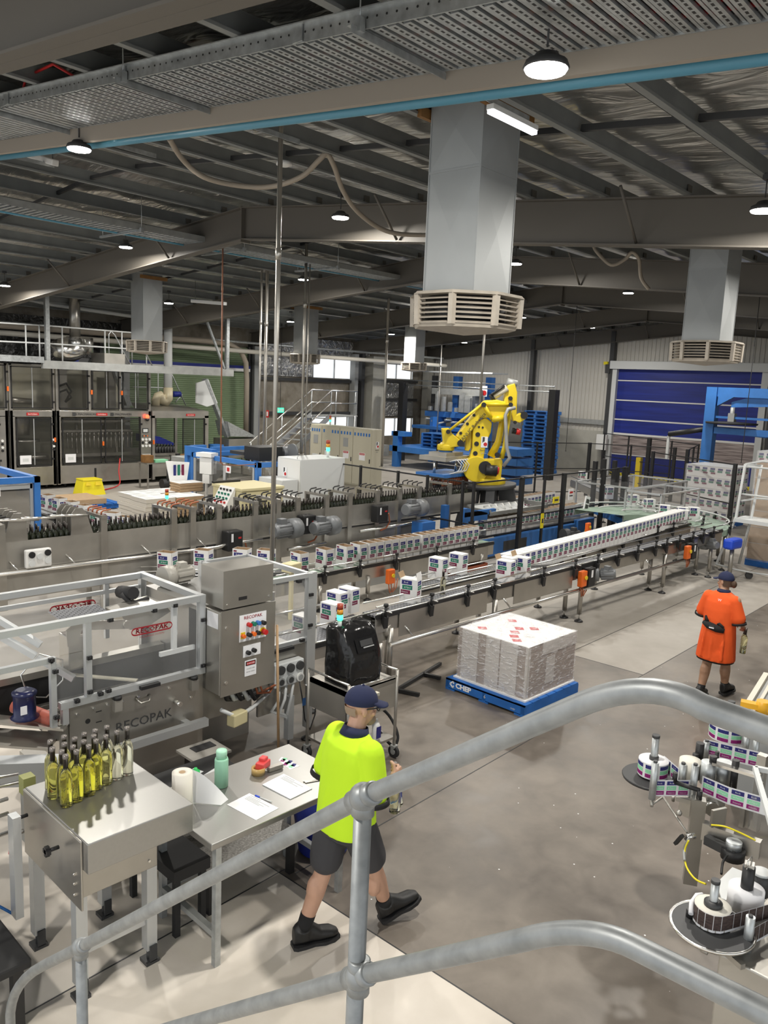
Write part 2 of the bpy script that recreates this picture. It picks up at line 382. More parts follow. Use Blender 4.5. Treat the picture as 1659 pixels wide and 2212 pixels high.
# ---- roof lining, purlins, rafters
rf = MB()
for b0, b1 in ((-5, RIDGE), (RIDGE, 28)):
    g = []
    for i in range(83):
        a = -6+i*0.5; row = []
        for j in range(33):
            b = b0+(b1-b0)*j/32
            sag = 0.05*math.sin(j*3.1)*0+0.03*math.sin(a*5.3+j*1.7)+0.02*math.sin(a*11.1+j*0.6)
            row.append(bw(a, b, roofz(b)+0.27+sag))
        g.append(row)
    rf.sheet(g)
struct(rf.build('ceiling', 'foil_roof', fix=False))
PUR = [-3.9, -2.7, -1.55, -0.4, 0.75, 1.9, 3.05, 4.2, 5.3, 6.43, 7.5, 8.5, 9.66, 10.8, 12.1, 13.5, 14.7, 15.9, 17.1, 18.3, 19.5, 20.7, 21.9, 23.1, 24.3, 25.5, 26.7]
for i, b in enumerate(PUR):
    m = MB(); z = roofz(b)
    m.bar(bw(-6, b, z+0.11), bw(35, b, z+0.11), 0.008, 0.22)
    m.bar(bw(-6, b-0.035, z+0.004), bw(35, b-0.035, z+0.004), 0.075, 0.008)
    m.bar(bw(-6, b-0.07, z+0.014), bw(35, b-0.07, z+0.014), 0.006, 0.024)
    struct(m.build('trim_%d' % (2+i), MT['purlin']), 'galvanised roof purlin')
m = MB()
for X in (7.45, 13.4, 19.5, 25.7):
    for b0, b1 in zip(PUR[5:-1], PUR[6:]):
        m.bar(bw(X, b0, roofz(b0)+0.10), bw(X, b1-0.04, roofz(b1)+0.10), 0.05, 0.06)
        m.box(bw(X, b0+0.03, roofz(b0)+0.10), (0.10, 0.05, 0.14), OB)
struct(m.build('trim_30', 'dark'), 'bridging struts between the purlins')
RX = [-2.6, 2.55, 10.27, 16.4, 22.6, 28.8, 34.7]
for i, X in enumerate(RX):
    m = MB(); d = 0.6; w = 0.22
    for b0, b1 in ((-5, RIDGE), (RIDGE, 27.7)):
        z0, z1 = roofz(b0), roofz(b1)
        m.bar(bw(X, b0, z0-d/2), bw(X, b1, z1-d/2), 0.016, d)
        m.bar(bw(X, b0, z0-0.01), bw(X, b1, z1-0.01), w, 0.02)
        m.bar(bw(X, b0, z0-d+0.01), bw(X, b1, z1-d+0.01), w, 0.02)
    m.box(bw(X, RIDGE, 6.95-0.32), (w, 0.03, 0.66), OB)
    for b in (4.8, 8.9, 15.3, 19.6, 23.4):                                   # fly braces down to the bottom flange
        for sgn in (-1, 1) if i not in (1,) else (1,):
            m.tube([bw(X+sgn*0.05, b, roofz(b)-0.56), bw(X+sgn*0.62, b, roofz(b)+0.03)], 0.022, 6)
    for b in PUR: m.box(bw(X, b-0.02, roofz(b)+0.06), (0.12, 0.012, 0.16), OB)
    struct(m.build('trim_%d' % (31+i), MT['rafter']), 'grey portal frame rafter')
# columns carrying the rafters along the far left wall and at the gable
m = MB()
for X in RX[:-1]:
    m.box(bw(X, 27.45, 2.5), (0.24, 0.34, 5.1), OB)
struct(m.build('trim_38', 'grey'), 'steel columns on the far left wall')
m = MB()
for b in (21.1, 16.95, 9.9, 5.0): m.box(bw(34.75, b, (roofz(b)-0.1)/2), (0.25, 0.2, roofz(b)-0.1), OB)
struct(m.build('trim_39', 'dark'), 'dark gable columns')

# ---- gable end wall with ribbed sheeting above a concrete dado
def ribbed(m, a, b0, b1, zlo, zhi, pitch=0.19, mi=0):
    n = max(1, int((b1-b0)/pitch)); pr = []
    for i in range(n):
        y = b0+(b1-b0)*i/n; w = (b1-b0)/n
        pr += [(y, 0), (y+w*0.62, 0), (y+w*0.70, -0.03), (y+w*0.92, -0.03)]
    pr.append((b1, 0))
    for (y0, d0), (y1, d1) in zip(pr[:-1], pr[1:]):
        z0 = zhi(y0) if callable(zhi) else zhi; z1 = zhi(y1) if callable(zhi) else zhi
        m.quad(bw(a+d0, y0, zlo), bw(a+d1, y1, zlo), bw(a+d1, y1, z1), bw(a+d0, y0, z0), mi)
top = lambda b: roofz(b)+0.25
m = MB()
ribbed(m, 35, 16.65, 27.7, 1.95, top); ribbed(m, 35, -4.5, 10.37, 1.95, top); ribbed(m, 35, 10.37, 16.65, 4.9, top)
for b0, b1 in ((16.65, 27.7), (-4.5, 10.37)): m.box(bw(35.05, (b0+b1)/2, 0.975), (0.2, b1-b0, 1.95), OB, 1)
m.bar(bw(34.9, 16.7, 2.35), bw(34.9, 27.7, 2.35), 0.12, 0.22, 2)
m.quad(bw(35.3, 16.65, -0.1), bw(35.3, 27.7, -0.1), bw(35.3, 27.7, 7), bw(35.3, 16.65, 7.0), 0)
m.quad(bw(35.3, -4.5, -0.1), bw(35.3, 10.37, -0.1), bw(35.3, 10.37, 7), bw(35.3, -4.5, 7.0), 0)
m.quad(bw(35.3, 16.65, 4.9), bw(35.3, 10.37, 4.9), bw(35.3, 10.37, 7.3), bw(35.3, 16.65, 7.3), 0)
struct(m.build('wall_far', ['wall_sheet', 'wall_pale', 'galv_dull'], fix=False))
# rapid roll door, closed
DA = 34.85; Y0, Y1 = 10.37, 16.65
dr = struct(bpy.data.objects.new('door_1', None), 'blue fabric roll-up door with white stripes'); COL.objects.link(dr); dr.location = bw(DA, 13.5, 0)
def strip(x, y): return axb(x, y, DA).z
zs = [0.0, 0.12, strip(1323, 975), strip(1329, 940), 4.9]
m = MB(); m.quad(bw(DA, Y0, 0.12), bw(DA, Y1, 0.12), bw(DA, Y1, 0.95), bw(DA, Y0, 0.95)); m.quad(bw(DA, Y0, 1.9), bw(DA, Y1, 1.9), bw(DA, Y1, 4.9), bw(DA, Y0, 4.9))
m.build('curtain', 'door_blue', dr, fix=False)
m = MB(); m.quad(bw(DA, Y0, 0.95), bw(DA, Y1, 0.95), bw(DA, Y1, 1.9), bw(DA, Y0, 1.9)); m.build('vision_panel', 'door_window', dr, fix=False)
m = MB()
for z, h in ((4.30, 0.05), (3.42, 0.055), (2.55, 0.06), (1.90, 0.09), (0.97, 0.04)): m.box(bw(DA-0.015, (Y0+Y1)/2, z), (0.03, Y1-Y0, h), OB)
m.build('stripe', 'white', dr)
m = MB(); m.box(bw(DA-0.03, (Y0+Y1)/2, 0.07), (0.06, Y1-Y0, 0.14), OB, 0)
for i in range(30):
    y = Y0+0.1+i*0.208; m.prism([bw(DA-0.065, y, 0.02), bw(DA-0.065, y+0.1, 0.02), bw(DA-0.065, y+0.2, 0.12), bw(DA-0.065, y+0.1, 0.12)], XBv*-0.004, 1)
m.build('bottom_bar', ['yellow_plain', 'black'], dr)
m = MB()
for b in (Y0-0.1, Y1+0.12): m.box(bw(DA-0.1, b, 2.4), (0.22, 0.26, 4.8), OB)
m.build('jamb', 'lgrey', dr)
m = MB(); m.box(bw(DA-0.16, (Y0+Y1)/2, 4.98), (0.36, Y1-Y0+0.6, 0.36), OB); m.build('roller_box', 'lgrey', dr, 0.02)
m = MB(); m.box(bw(DA-0.2, Y1+0.42, 4.8), (0.2, 0.22, 0.4), OB, 0); m.box(bw(DA-0.2, Y1+0.55, 5.05), (0.12, 0.2, 0.14), OB, 1); m.build('drive_motor', ['dark', 'yellow_plain'], dr)

# ---- far left wall
LW = 27.7
def lw(a, z, off=0.0): return bw(a, LW-off, z)
def wall_holes(m, a0, a1, z0, z1, holes, mi=0, t=0.18):
    xs = sorted({a0, a1, *[h[0] for h in holes], *[h[1] for h in holes]}); zs = sorted({z0, z1, *[h[2] for h in holes], *[h[3] for h in holes]})
    for p, q in zip(xs[:-1], xs[1:]):
        for r, s_ in zip(zs[:-1], zs[1:]):
            c = ((p+q)/2, (r+s_)/2)
            if any(h[0] < c[0] < h[1] and h[2] < c[1] < h[3] for h in holes): continue
            m.box(bw(c[0], LW+t/2, c[1]), (q-p, t, s_-r), OB, mi)
W1 = (26.3, 29.1, 3.83, 4.80); W2 = (30.9, 33.6, 3.95, 4.72); W3 = (26.3, 28.8, 1.45, 2.05); W4 = (30.8, 33.8, 1.0, 1.95)
m = MB()
wall_holes(m, -6, 35.3, 0, 6.4, [W1, W2, W3, W4])
struct(m.build('wall_left', 'wall_conc'))
for k, w in enumerate((W1, W2, W3, W4)):
    m = MB(); a0, a1, z0, z1 = w; f = 0.06
    for p, q in (((a0, z0), (a1, z0)), ((a0, z1), (a1, z1)), ((a0, z0), (a0, z1)), ((a1, z0), (a1, z1)), (((a0+a1)/2, z0), ((a0+a1)/2, z1))):
        m.bar(bw(p[0], LW+0.04, p[1]), bw(q[0], LW+0.04, q[1]), f, f, 0, up=YBv)
    o = struct(m.build('window_%d' % (k+1), MT['alu']), 'bright daylight window in the left wall')
    g = MB(); g.quad(bw(a0, LW+0.06, z0), bw(a1, LW+0.06, z0), bw(a1, LW+0.06, z1), bw(a0, LW+0.06, z1)); g.build('pane', 'clear', o)
# foil blankets pinned to the wall
def foil(name, a0, a1, z0, z1, lab, off=0.07, mt='foil_wall'):
    m = MB(); g = []
    nx, nz = max(4, int((a1-a0)*4)), max(4, int((z1-z0)*5))
    for i in range(nx+1):
        g.append([bw(a0+(a1-a0)*i/nx, LW-off-0.05*random.random(), z0+(z1-z0)*j/nz) for j in range(nz+1)])
    m.sheet(g, 0, False)
    return struct(m.build(name, MT[mt], fix=False), lab)
foil('trim_40', 22.9, 26.2, 3.85, 4.85, 'crinkled silver foil beside the window')
foil('trim_41', 22.9, 30, 4.9, 5.6, 'crinkled silver foil above the window', 0.09)
foil('trim_42', 31.0, 33.6, 2.95, 3.75, 'crinkled silver foil under the right window')
foil('trim_43', 31.0, 33.6, 2.05, 2.85, 'second crinkled silver foil under the right window')
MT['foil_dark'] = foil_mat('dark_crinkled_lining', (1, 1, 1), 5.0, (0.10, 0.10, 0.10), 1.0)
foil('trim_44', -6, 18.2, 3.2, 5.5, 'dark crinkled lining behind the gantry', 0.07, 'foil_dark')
m = MB()
for a0, a1, z in ((22.9, 29.3, 3.72), (22.6, 29.4, 2.2), (30.8, 33.8, 3.85), (30.8, 33.8, 2.9)): m.bar(bw(a0, LW-0.1, z), bw(a1, LW-0.1, z), 0.2, 0.14)
m.box(bw(22.55, LW-0.2, 2.6), (0.3, 0.3, 5.2), OB); m.box(bw(29.35, LW-0.2, 2.6), (0.22, 0.3, 5.2), OB)
struct(m.build('trim_45', 'dark'), 'steel girts and posts on the left wall')
m = MB(); m.box(bw(30.2, LW-0.35, 2.5), (0.95, 0.6, 5.0), OB); m.box(bw(34.5, LW-0.3, 2.6), (0.4, 0.4, 5.2), OB)
struct(m.build('trim_46', 'wall_pale'), 'pale concrete pier between the windows')
# green roller shutter
gd = struct(bpy.data.objects.new('door_2', None), 'green corrugated roller shutter door'); COL.objects.link(gd); gd.location = bw(19, LW, 0)
m = MB(); pr = []
for i in range(60):
    z = i*0.083; pr += [(z, 0), (z+0.03, 0.025), (z+0.06, 0.025)]
for (z0, d0), (z1, d1) in zip(pr[:-1], pr[1:]):
    m.quad(bw(15.6, LW-0.12-d0, z0), bw(22.3, LW-0.12-d0, z0), bw(22.3, LW-0.12-d1, z1), bw(15.6, LW-0.12-d1, z1))
m.build('curtain', 'green_door', gd, fix=False)
m = MB(); m.box(bw(15.5, LW-0.15, 2.5), (0.14, 0.2, 5.0), OB); m.box(bw(22.36, LW-0.15, 2.5), (0.14, 0.2, 5.0), OB); m.build('guide_rail', 'dark', gd)
m = MB(); m.bar(bw(15.6, LW-0.3, 4.02), bw(22.3, LW-0.3, 4.02), 0.05, 0.12, 0); m.bar(bw(15.6, LW-0.3, 4.14), bw(22.3, LW-0.3, 4.14), 0.05, 0.12, 1)
m.build('rail', ['white', 'blue_dark'], gd)
# right wall, out of view on the right
m = MB(); m.quad(bw(6, -4.6, 0), bw(35, -4.6, 0), bw(35, -4.6, 5.6), bw(6, -4.6, 5.6)); struct(m.build('wall_right', 'wall_sheet', fix=False))

# =================================================================== OVERHEAD SERVICES
MT['lamp_glow'] = mat('lit_lamp_lens', (1, 1, 1), 0.4, emit=(1.0, 0.97, 0.90), estr=40.0)
MT['cream_duct'] = mat('cream_trunking', (0.36, 0.32, 0.27), 0.6)
MT['teal'] = mat('blue_pipe_coating', (0.10, 0.30, 0.42), 0.4)
MT['green_pipe'] = mat('green_pipe_coating', (0.02, 0.13, 0.06), 0.4)
# high bay lamps: 6.0 x 6.5 m grid
where = {5.0: 'above the near tray', 9.5: 'in front of the first rafter'}
def lamp(xb, b, label, power=1.0):
    z = roofz(b)-0.32; P = bw(xb, b, z)
    t = thing('high_bay_lamp', label, 'lamp', P, 'high bay lamps under the roof')
    m = MB(); m.lathe([(0.04, 0.07), (0.07, 0.06), (0.09, 0.03), (0.13, 0.015), (0.145, -0.02), (0.138, -0.03)], P, 20); m.build('housing', 'dark', t)
    m = MB(); m.lathe([(0.135, -0.028), (0.125, -0.045), (0.02, -0.05)], P, 20); m.build('lens', 'lamp_glow', t)
    m = MB(); m.tube([P+Vector((0, 0, 0.1)), P+Vector((0, 0, 0.33))], 0.008, 6); m.box(P+Vector((0, 0, 0.31)), (0.09, 0.07, 0.06), OB); m.build('hanger', 'dark', t)
    ld = bpy.data.lights.new('lamp_light', 'AREA'); ld.shape = 'DISK'; ld.size = 0.28; ld.energy = LAMP_W*power; ld.color = (1.0, 0.955, 0.88)
    lo = bpy.data.objects.new('lamp_light', ld); COL.objects.link(lo); lo.parent = t; lo.location = (0, 0, -0.06)
    return t
LAMPS = [(5.02, 9.34, 'high bay lamp shining left of the near cable tray, above the bottling machine'),
 (4.62, 2.86, 'high bay lamp glowing beside the blue pipe at upper right'),
 (9.44, 9.42, 'high bay lamp in front of the big rafter beside the swagged hose'),
 (9.51, 15.82, 'high bay lamp below the far cable tray at left'),
 (9.28, 2.96, 'high bay lamp cut by the right edge of the picture'),
 (14.77, 9.56, 'high bay lamp right of the big square duct'),
 (14.78, 16.04, 'high bay lamp behind the stainless drop pipes in the middle'),
 (20.27, 9.61, 'high bay lamp near the hanging conduit left of the second duct'),
 (14.28, 21.39, 'high bay lamp at the top of the white vent pipe on the left'),
 (9.52, 21.63, 'high bay lamp at the left edge above the gantry'),
 (19.86, 22.16, 'small lit lamp left of the narrow duct by the concrete wall'),
 (25.65, 22.42, 'small lit lamp above the bright windows'),
 (30.71, 16.02, 'far lamp high on the ribbed gable wall'),
 (25.75, 16.22, 'far lamp just right of the big vent grille'),
 (30.86, 22.47, 'far lamp at the left end of the ribbed gable wall')]
for xb, b, lab in LAMPS: lamp(xb, b, lab)
for xb, b in ((-1, 9.4), (-1, 2.9), (-1, 16), (4.8, 16), (4.8, 22), (14.8, 3), (20.3, 3.2), (25.7, 9.6)):
    lamp(xb, b, 'high bay lamp under the roof outside the picture')
# ---- evaporative cooler drops: square duct with octagonal louvred diffuser
MT['diff'] = mat('off_white_diffuser', (0.50, 0.45, 0.38), 0.5, 0, 0.2, 9)
def duct(xb, b, label, slats=6):
    P = bw(xb, b, 4.28); s = 0.30; zt = roofz(b)+0.26
    t = thing('air_duct', label, 'duct', P, 'square cooling ducts hanging from the roof')
    m = MB(); c = [bw(xb+i*s, b+j*s) for i, j in ((-1, -1), (1, -1), (1, 1), (-1, 1))]
    for k in range(4):                                   # each face cross-broken into shallow folds
        p, q = c[k], c[(k+1) % 4]; nrm = Vector(((q-p).y, -(q-p).x, 0)).normalized()
        for za, zb in ((4.63, 5.75), (5.75, zt)):
            a1, a2 = p+Vector((0, 0, za)), q+Vector((0, 0, za)); a3, a4 = q+Vector((0, 0, zb)), p+Vector((0, 0, zb))
            ce = (a1+a2+a3+a4)/4 + nrm*0.018
            m.add([a1, a2, a3, a4, ce], [(0, 1, 4), (1, 2, 4), (2, 3, 4), (3, 0, 4)])
        m.bar(p+Vector((0, 0, 4.63)), p+Vector((0, 0, zt)), 0.012)
        m.bar(p+Vector((0, 0, 5.75)), q+Vector((0, 0, 5.75)), 0.015, 0.02)
    m.build('duct', 'duct', t, fix=False)
    n = 8; R = 0.53; ang = [OB+math.pi/8+k*math.pi/4 for k in range(n)]
    cv = [Vector((math.cos(a), math.sin(a), 0)) for a in ang]
    m = MB()
    def ring(z0, z1, r0, r1):
        m.add([P*1+v*r0+Vector((0, 0, z0-4.28)) for v in cv]+[P+v*r1+Vector((0, 0, z1-4.28)) for v in cv],
              [(k, (k+1) % n, n+(k+1) % n, n+k) for k in range(n)]+[tuple(range(n)), tuple(range(n, 2*n))])
    ring(4.60, 4.63, R+0.05, R+0.02); ring(4.30, 4.335, R-0.02, R)
    m.add([P+v*(R-0.02)+Vector((0, 0, 0.02)) for v in cv]+[P+Vector((0, 0, -0.035))], [(k, (k+1) % n, n) for k in range(n)])
    for v in cv: m.bar(P+v*R+Vector((0, 0, 0.04)), P+v*(R+0.01)+Vector((0, 0, 0.33)), 0.055, 0.05)
    m.build('diffuser_frame', 'diff', t)
    m = MB()
    for k in range(n):
        p, q = P+cv[k]*(R-0.01), P+cv[(k+1) % n]*(R-0.01)
        for i in range(slats):
            z = 0.065+i*0.265/slats
            m.bar(p+Vector((0, 0, z)), q+Vector((0, 0, z)), 0.045, 0.008, 0, up=Vector((0, 0, 1))+(p+q-2*P).normalized()*0.4)
    m.build('louvre', 'diff', t)
    m = MB(); m.lathe([(0.40, 0.03), (0.40, 0.34)], P, 16); m.build('core', 'black', t)
    for s_ in (0.36, -0.36): m = MB(); m.bar(bw(xb-0.42, b+s_, zt-0.2), bw(xb+0.42, b+s_, zt-0.2), 0.05, 0.09); m.build('trimmer', 'wood_stain', t)
MT['wood_stain'] = mat('orange_timber', (0.32, 0.16, 0.05), 0.7, 0, 0.4, 6)
duct(6.65, 4.85, 'large nearest square duct with a rust-stained octagonal vent above the robot')
duct(13.6, 5.0, 'square duct and vent in front of the blue roll-up door')
duct(12.9, 20.4, 'square duct with a folded face above the bottling machine gantry')
duct(20.0, 21.5, 'square duct beside the crinkled foil and left window')
duct(26.7, 22.0, 'small far duct in front of the right window')
# ---- near cable tray across the hall
tz = lambda b: roofz(b)-0.11
t = thing('cable_tray', 'wide slotted cable tray crossing the top of the picture', 'cable tray', bw(4.6, 6, tz(6)))
def slope_bar(m, x, b0, b1, dz, w, h, mi=0): m.bar(bw(x, b0, tz(b0)+dz), bw(x, b1, tz(b1)+dz), w, h, mi)
m = MB(); n = 0; b = -0.5
while b < 12.7:
    m.bar(bw(4.17, b, tz(b)), bw(5.0, b, tz(b)), 0.06, 0.022)
    m.bar(bw(4.17, b+0.062, tz(b)+0.012), bw(5.0, b+0.062, tz(b)+0.012), 0.02, 0.01)
    b += 0.125
m.build('slotted_base', 'galv', t)
m = MB(); b = -0.5
while b < 9:
    for k in range(14): m.box(bw(4.21+k*0.058, b, tz(b)-0.0115), (0.034, 0.016, 0.001), OB)
    b += 0.125
m.build('slot', 'black', t)['kind'] = 'stuff'
m = MB(); m.add([bw(4.16, -0.5, tz(-0.5)+0.05), bw(5.0, -0.5, tz(-0.5)+0.05), bw(5.0, 12.7, tz(12.7)+0.05), bw(4.16, 12.7, tz(12.7)+0.05)], [(0, 1, 2, 3)])
m.build('liner', 'rubber', t, fix=False)
m = MB(); slope_bar(m, 4.14, -0.5, 12.7, 0.05, 0.012, 0.12); slope_bar(m, 4.12, -0.5, 12.7, 0.108, 0.05, 0.008); slope_bar(m, 5.01, -0.5, 12.7, 0.05, 0.012, 0.12)
for b in (2.3, 4.6, 6.9, 9.2): m.box(bw(4.125, b, tz(b)+0.05), (0.012, 0.10, 0.115), OB)
m.build('side_rail', 'galv', t)
m = MB()
for i in range(150): b = -0.4+i*0.085; m.cyl(bw(4.131, b, tz(b)+0.055), bw(4.133, b, tz(b)+0.055), 0.008, 8)
m.build('hole', 'black', t)['kind'] = 'stuff'
for b in (1.1, 3.97, 6.84, 9.57, 12.28):
    m = MB(); z = roofz(b)-0.125
    m.bar(bw(4.02, b, z-0.025), bw(6.2, b, z-0.025), 0.006, 0.05); m.bar(bw(4.02, b+0.02, z), bw(6.2, b+0.02, z), 0.045, 0.006)
    m.box(bw(4.10, b, z+0.02), (0.05, 0.05, 0.09), OB)
    m.tube([bw(4.10, b, z), bw(4.10, b, roofz(b)+0.2)], 0.006, 6); m.tube([bw(5.5, b, z), bw(5.5, b, roofz(b)+0.2)], 0.006, 6)
    m.build('support_strut', 'galv', t)
m = MB()
for k, (dx, col) in enumerate(((4.35, 0), (4.45, 1), (4.6, 0), (4.72, 2), (4.85, 2))):
    m.tube([bw(dx+0.03*math.sin(i), i*0.9-0.4, tz(i*0.9-0.4)+0.035) for i in range(14)], 0.014, 5, col)
m.tube([bw(4.2, 9.0, tz(9)+0.1), bw(4.12, 8.7, tz(8.7)+0.22), bw(4.1, 8.1, tz(8.1)+0.26), bw(4.2, 7.7, tz(7.7)+0.08)], 0.014, 6, 2)
m.build('cable', ['rubber', 'orange', 'red'], t)
m = MB(); m.bar(bw(5.06, -1, tz(-1)-0.06), bw(5.06, 13, tz(13)-0.06), 0.06, 0.16)
tag(m.build('cable_trunking', 'cream_duct'), 'cream trunking running along the slotted cable tray', 'trunking')
m = MB(); m.tube([bw(5.3, -1, tz(-1)-0.09), bw(5.3, 13, tz(13)-0.09)], 0.048, 12); m.lathe([(0.055, 0), (0.055, 0.12)], bw(5.3, 8.9, tz(8.9)-0.09), 12, axis=YBv)
tag(m.build('water_pipe', 'teal'), 'pale blue pipe under the cream trunking', 'pipe')
m = MB(); m.tube([bw(5.2, -1, tz(-1)-0.05), bw(5.2, 13, tz(13)-0.05)], 0.048, 12)
tag(m.build('water_pipe', 'green_pipe'), 'dark green pipe tucked behind the pale blue pipe', 'pipe')
# ---- far cable tray along the hall, on rods
t = thing('cable_tray', 'long narrow cable tray hung on rods running away from upper left', 'cable tray', bw(10, 14.4, 6.42))
TZ = 6.42
m = MB(); x = -3.0
while x < 24: m.bar(bw(x, 14.12, TZ), bw(x, 14.72, TZ), 0.05, 0.02); x += 0.115
m.build('slotted_base', 'galv', t)
m = MB()
for y in (14.1, 14.73): m.bar(bw(-3, y, TZ+0.045), bw(24, y, TZ+0.045), 0.012, 0.11)
m.build('side_rail', 'galv_dull', t)
for X in (2.4, 5.4, 8.75, 11.2, 14.0, 17.2, 20.5):
    m = MB(); m.bar(bw(X, 13.98, TZ-0.03), bw(X, 15.5, TZ-0.03), 0.04, 0.04)
    for y in (14.0, 15.4): m.tube([bw(X, y, TZ-0.03), bw(X, y, roofz(y)+0.2)], 0.007, 6)
    m.box(bw(X, 14.0, TZ-0.03), (0.06, 0.06, 0.09), OB, 0)
    m.build('support_strut', 'galv', t)
m = MB(); m.add([bw(-3, 14.12, TZ+0.03), bw(24, 14.12, TZ+0.03), bw(24, 14.72, TZ+0.03), bw(-3, 14.72, TZ+0.03)], [(0, 1, 2, 3)]); m.build('liner', 'rubber', t, fix=False)
m = MB(); m.tube([bw(-3, 14.85, TZ+0.0), bw(24, 14.85, TZ+0.0)], 0.026, 8)
tag(m.build('water_pipe', 'teal'), 'thin teal pipe beside the far cable tray', 'pipe')
# ---- swagged cable hoses
def hose(pts, r, m, name, label, sub=6, cat='hose', mi=None):
    pts = [V(p) for p in pts]; out = []
    P = [pts[0]]+pts+[pts[-1]]
    for i in range(1, len(P)-2):
        for k in range(sub):
            u = k/sub; a, b, c, d = P[i-1], P[i], P[i+1], P[i+2]
            out.append(0.5*((2*b)+(c-a)*u+(2*a-5*b+4*c-d)*u*u+(3*b-a-3*c+d)*u*u*u))
    out.append(pts[-1])
    o = MB().tube(out, r, 8).build(name, m)
    return tag(o, label, cat) if label else o
MT['hose_beige'] = mat('beige_corrugated_hose', (0.36, 0.31, 0.25), 0.6)
hose([axb(365, 298, 5.4), axb(395, 345, 6.0), axb(440, 382, 6.3), axb(510, 400, 6.7), axb(585, 403, 7.0), axb(650, 382, 7.15), axb(690, 345, 7.2), axb(706, 333, 7.25), axb(722, 360, 7.4), axb(740, 410, 7.8), axb(770, 455, 8.3), axb(815, 490, 8.9), axb(860, 505, 9.3), axb(925, 508, 9.8)],
     0.032, MT['hose_beige'], 'cable_hose', 'long beige hose swagged under the purlins in front of the big rafter')
hose([axb(1281, 528, 15.3), axb(1290, 545, 15.3), axb(1320, 572, 15.4), axb(1350, 560, 15.5), axb(1365, 545, 15.5), axb(1380, 560, 15.6), axb(1385, 600, 15.7), axb(1402, 625, 15.8)],
     0.035, MT['hose_beige'], 'cable_hose', 'short grey hose hanging off the second rafter right of the big duct')
# smoke detector on a purlin
P = bw(7.4, 8.45, roofz(8.45)-0.03); m = MB(); m.lathe([(0.02, 0.03), (0.10, 0.02), (0.11, -0.02), (0.05, -0.04)], P, 16)
tag(m.build('smoke_detector', 'white'), 'white smoke detector under a purlin by the swagged hose', 'smoke detector')
# ---- stainless cable drops from the roof to the machines
def drop(name, xb, b, zb, r, label, extra=None, mt='steel'):
    m = MB(); m.tube([bw(xb, b, zb), bw(xb, b, roofz(b)+0.05)], r, 12)
    m.lathe([(r*1.25, 0), (r*1.25, 0.12)], bw(xb, b, roofz(b)-1.4), 12)
    m.lathe([(r*2.2, 0), (r*2.2, 0.015)], bw(xb, b, zb), 12)
    if extra: extra(m)
    return tag(m.build(name, MT[mt]), label, 'pipe', None)
drop('cable_drop_pipe', 6.0, 6.92, 1.62, 0.027, 'tall steel drop pipe ending at the carton sealer control box')
drop('cable_drop_pipe', 13.3, 14.35, 1.95, 0.036, 'double steel drop pipe with an elbow above the white cabinet',
     lambda m: (m.tube([bw(13.3, 14.35, roofz(14.35)-0.02), bw(13.3, 14.35, 6.55), bw(13.25, 14.5, 6.68), bw(12.6, 16.0, 6.6)], 0.036, 10), m.tube([bw(13.36, 14.28, 1.95), bw(13.36, 14.28, 6.4)], 0.018, 8)))
drop('cable_drop_pipe', 14.4, 17.26, 0.9, 0.03, 'thin steel drop pipe, left one of the pair by the green shutter')
drop('cable_drop_pipe', 14.71, 17.4, 0.9, 0.045, 'thicker steel drop pipe, right one of the pair by the green shutter')
drop('cable_drop_pipe', 20.65, 18.22, 0.9, 0.045, 'steel drop pipe just left of the robot cell')
drop('cable_drop_pipe', 19.2, 13.3, 2.3, 0.035, 'steel drop pipe coming down behind the big vent to the robot')
drop('cable_drop_pipe', 30.5, 23.5, 0.0, 0.03, 'thin pipe hanging in front of the far blue palletiser frame')
MT['copper'] = mat('rusty_conduit', (0.33, 0.15, 0.09), 0.6)
drop('conduit', 10.6, 13.95, 1.9, 0.016, 'thin rust-red conduit dropping to the blue machine frame', lambda m: m.tube([bw(10.6, 13.95, 1.95), (10.0, 14.6, 1.85), (10.6, 14.9, 1.78), (11.2, 15.0, 1.77)], 0.012, 6), 'copper')
for px_, py_, X0, lab in ((1601, 1000, 20.5, 'thin pull cord hanging in front of the blue roll-up door'), (1222, 975, 24.5, 'thin pull cord hanging before the ribbed wall')):
    q = tob(axb(px_, py_, X0)); drop('pull_cord', q.x, q.y, q.z, 0.009, lab, None, 'dark')
# unlit batten light on the left; white bar painting lamplight on a strut end
for (x0, y0), (x1, y1), X, lab in (((415, 650), (487, 656), 14.0, 'unlit white batten light above the green shutter'), ((62, 334), (120, 352), 6.1, 'strut end just below the left high bay lamp, lamplight painted as white')):
    a, b = axb(x0, y0, X), axb(x1, y1, X); m = MB(); m.bar(a, b, 0.11, 0.09)
    t = thing('batten_or_lit_strut', lab, 'light', (a+b)/2); m.build('diffuser', 'white', t, 0.015)
    m = MB(); zz = roofz(tob(a).y)+0.1
    for q in (a.lerp(b, 0.1), a.lerp(b, 0.9)): m.tube([q, Vector((q.x, q.y, zz))], 0.006, 6)
    m.build('hanger', 'dark', t)
P0, P1 = bw(5.62, 3.97, roofz(3.97)-0.2), bw(6.3, 3.97, roofz(3.97)-0.2)
t = thing('batten_or_lit_strut', 'strut end at the top of the large duct, lamplight painted as a glow', 'light', (P0+P1)/2)
MT['strut_glow'] = mat('painted_strut_glow', (1, 1, 1), 0.4, emit=(0.95, 0.97, 1.0), estr=5.0)
m = MB(); m.bar(P0, P1, 0.07, 0.04); m.build('body', 'white', t); m = MB(); m.bar(P0+Vector((0, 0, -0.035)), P1+Vector((0, 0, -0.035)), 0.05, 0.03); m.build('tube', 'strut_glow', t)  # glowing strip added to stand in for lamplight on the strut end
